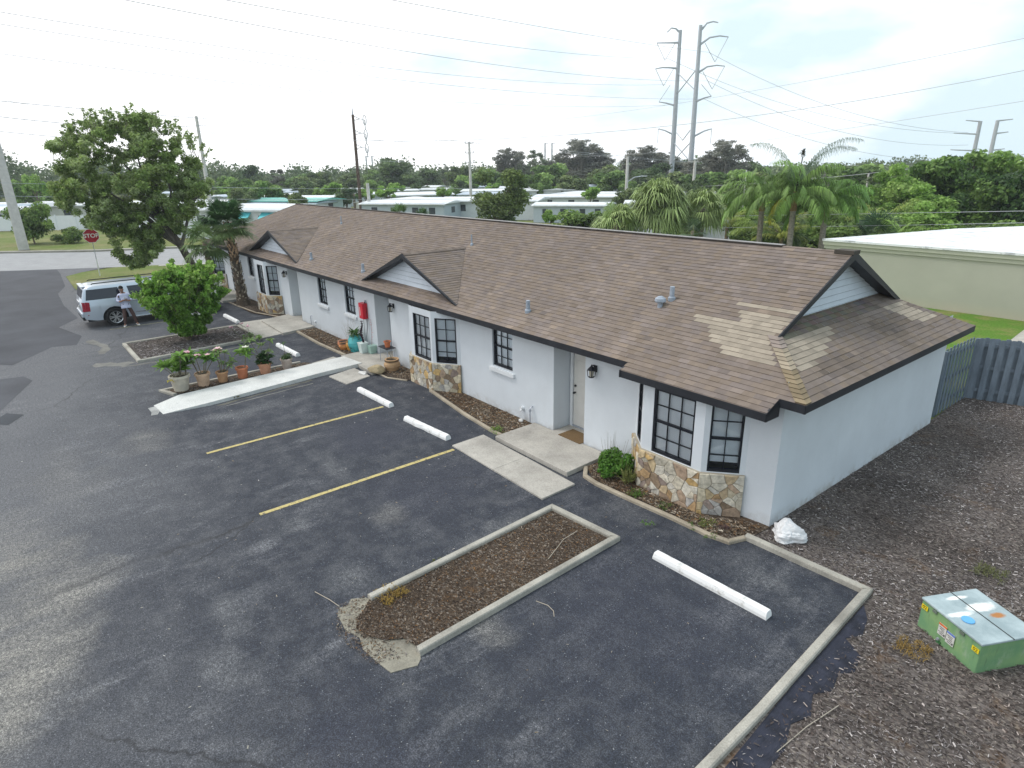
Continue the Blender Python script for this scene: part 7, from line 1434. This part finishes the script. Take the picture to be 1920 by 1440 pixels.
NH=home(0,-72.5,21.0,.55,'nearest white mobile home with aqua awnings, just beyond the far end of the brown roof'); NH.scale=(1,1,1.22)
NI=(Matrix.Translation((-72.5,21,-.03))@Matrix.Rotation(.55,4,'Z')@Matrix.Diagonal((1,1,1.22,1))).inverted()
for s_ in (3.9,6.9):
    m=MB(); c_=Vector((-70.76+.85*s_,18.15+.52*s_,2.35))+Vector((.52,-.85,0))*.3; m.obox(c_,Vector((.85,.52,0))*.85,Vector((.52,-.85,-.8))*.38,(0,0,.03)); o=m.build('awning',AQ); o.parent=NH; o.matrix_parent_inverse=NI
home(4,-98,36,.55,'mobile home with a teal green roof behind the nearest white one'); home(1,-76,44.5,.55,'long white roofed home directly behind the ridge at the brown pole foot').scale=(.8,.9,.95); home(0,-72.5,53.5,.6,'white home with small square windows left of the near olive tree'); home(1,-58.5,57.5,.6,'white roofed home right of the near olive tree with a grey end wall').scale=(.62,.75,.85); home(0,-50.5,66.0,.65,'white roofed home in front of the long fence by the lamp pole').scale=(.6,.75,.9)
BINS=[(100,'at the far left edge'),(400,'behind the big oak'),(520,'just right of the big oak'),(600,'between the big oak and the brown pole'),(655,'just left of the brown pole'),(720,'just right of the brown pole'),(790,'midway between the brown and grey poles'),(870,'just left of the grey crossarm pole'),(960,'behind the bushy olive tree'),(1060,'right of the bushy olive tree'),(1150,'left of the street lamp pole'),(1230,'right of the street lamp pole'),(1320,'by the steel towers'),(3000,'by the queen palms')]
def column(x,y):
    v=Vector((x,y,-3.5)); px=960+1178.8*v.dot(r2)/v.dot(fw); return next(n_ for b_,n_ in BINS if px<b_)
RN=['front','second','third','fourth','rearmost']; rr=random.Random(31)
for row,(d0,n_) in enumerate(((101,6),(114,7),(128,8),(144,8),(162,8))):
    for i in range(n_):
        a=math.radians(169-i*(50/n_)-rr.uniform(0,2.5)-(3 if row%2 else 0)); D=d0+rr.uniform(-3,3); x,y=D*math.cos(a),D*math.sin(a)
        if y<12 and D<130: continue
        k_=rr.choice([0,3,1,2,0,3,1]); home(k_,x,y,rr.choice([.5,.6,.75,2.1,1.2]),('blue grey' if k_==3 else 'white')+' roofed mobile home, '+RN[row]+' row, '+column(x,y),'mobile homes in the far rows').scale=(rr.uniform(.62,.85),rr.uniform(.8,.95),rr.uniform(.85,1.02))
for i in range(34):
    a=math.radians(168-i*1.52-rr.uniform(0,1.2)); D=rr.choice([93,107,121,136,150])+rr.uniform(-2,2); x,y=D*math.cos(a),D*math.sin(a)
    kd,h=rr.choice([('mid',rr.uniform(3.2,4.6)),('young',rr.uniform(3.2,4.6)),('dark',rr.uniform(3.0,4.4)),('olive',rr.uniform(3.,4.6))])
    put(kd,x,y,h,h*rr.uniform(.38,.55),{'mid':'rounded green','young':'thin light green','dark':'low dark green','olive':'olive green'}[kd]+' tree among the roofs, '+('near' if D<100 else 'second' if D<114 else 'third' if D<128 else 'fourth' if D<143 else 'last')+' line, '+column(x,y),'small trees among the mobile homes')
# low pale fence and small hedge plants on the strip behind the homes
t=thing('long_fence','long grey slatted fence behind the white roofs, left of the street lamp pole','fence',(-92,96,0)); m=MB()
for zz in (.35,.8,1.25,1.7): m.bar((-9,-13,zz),(12,9,zz),.06,.34)
m.build('slats',plain('grey_slats',(.33,.32,.29),.85,.15),t); m=MB()
for i in range(9): f_=i/8; m.box(-9+21*f_-.08,-13+22*f_-.08,0,-9+21*f_+.08,-13+22*f_+.08,2.0)
m.build('posts',PC,t)
put('young',-43.9,40.2,3.0,.75,'slim light green sapling on the strip behind the ridge, right of the near olive tree'); 
# pale cars / low white wall pieces glimpsed behind the fan palms
t=thing('white_wall','low white wall glimpsed between the fan palms and the queen palms','wall',(-33,50,0)); m=MB(); m.bar((-6,-4,.9),(5,3,.9),.2,1.8); m.build('panel',VF,t); m=MB(); m.bar((-6,-4,1.84),(5,3,1.84),.3,.08); m.build('coping',PC,t)
# ------------------------------------------------------------------ drop kinds that were never placed
def drop(o):
    for c_ in list(o.children): drop(c_)
    bpy.data.objects.remove(o)
for kd,var in PROTO.items():
    for o,_,used in var:
        if not used[0]: drop(o)
for k_,o in enumerate(HP):
    if not HU[k_]: drop(o)
# ------------------------------------------------------------------ thin summer haze over the whole place
hm=bpy.data.materials.new('haze_air'); hm.use_nodes=True; ht=hm.node_tree; ht.nodes.clear(); pv=ht.nodes.new('ShaderNodeVolumePrincipled'); pv.inputs['Density'].default_value=.00045; pv.inputs['Color'].default_value=(.86,.92,1,1); ho=ht.nodes.new('ShaderNodeOutputMaterial'); ht.links.new(pv.outputs[0],ho.inputs['Volume'])
hz=MB().box(-420,-420,-1.2,420,420,40).build('haze',hm); hz['kind']='stuff'
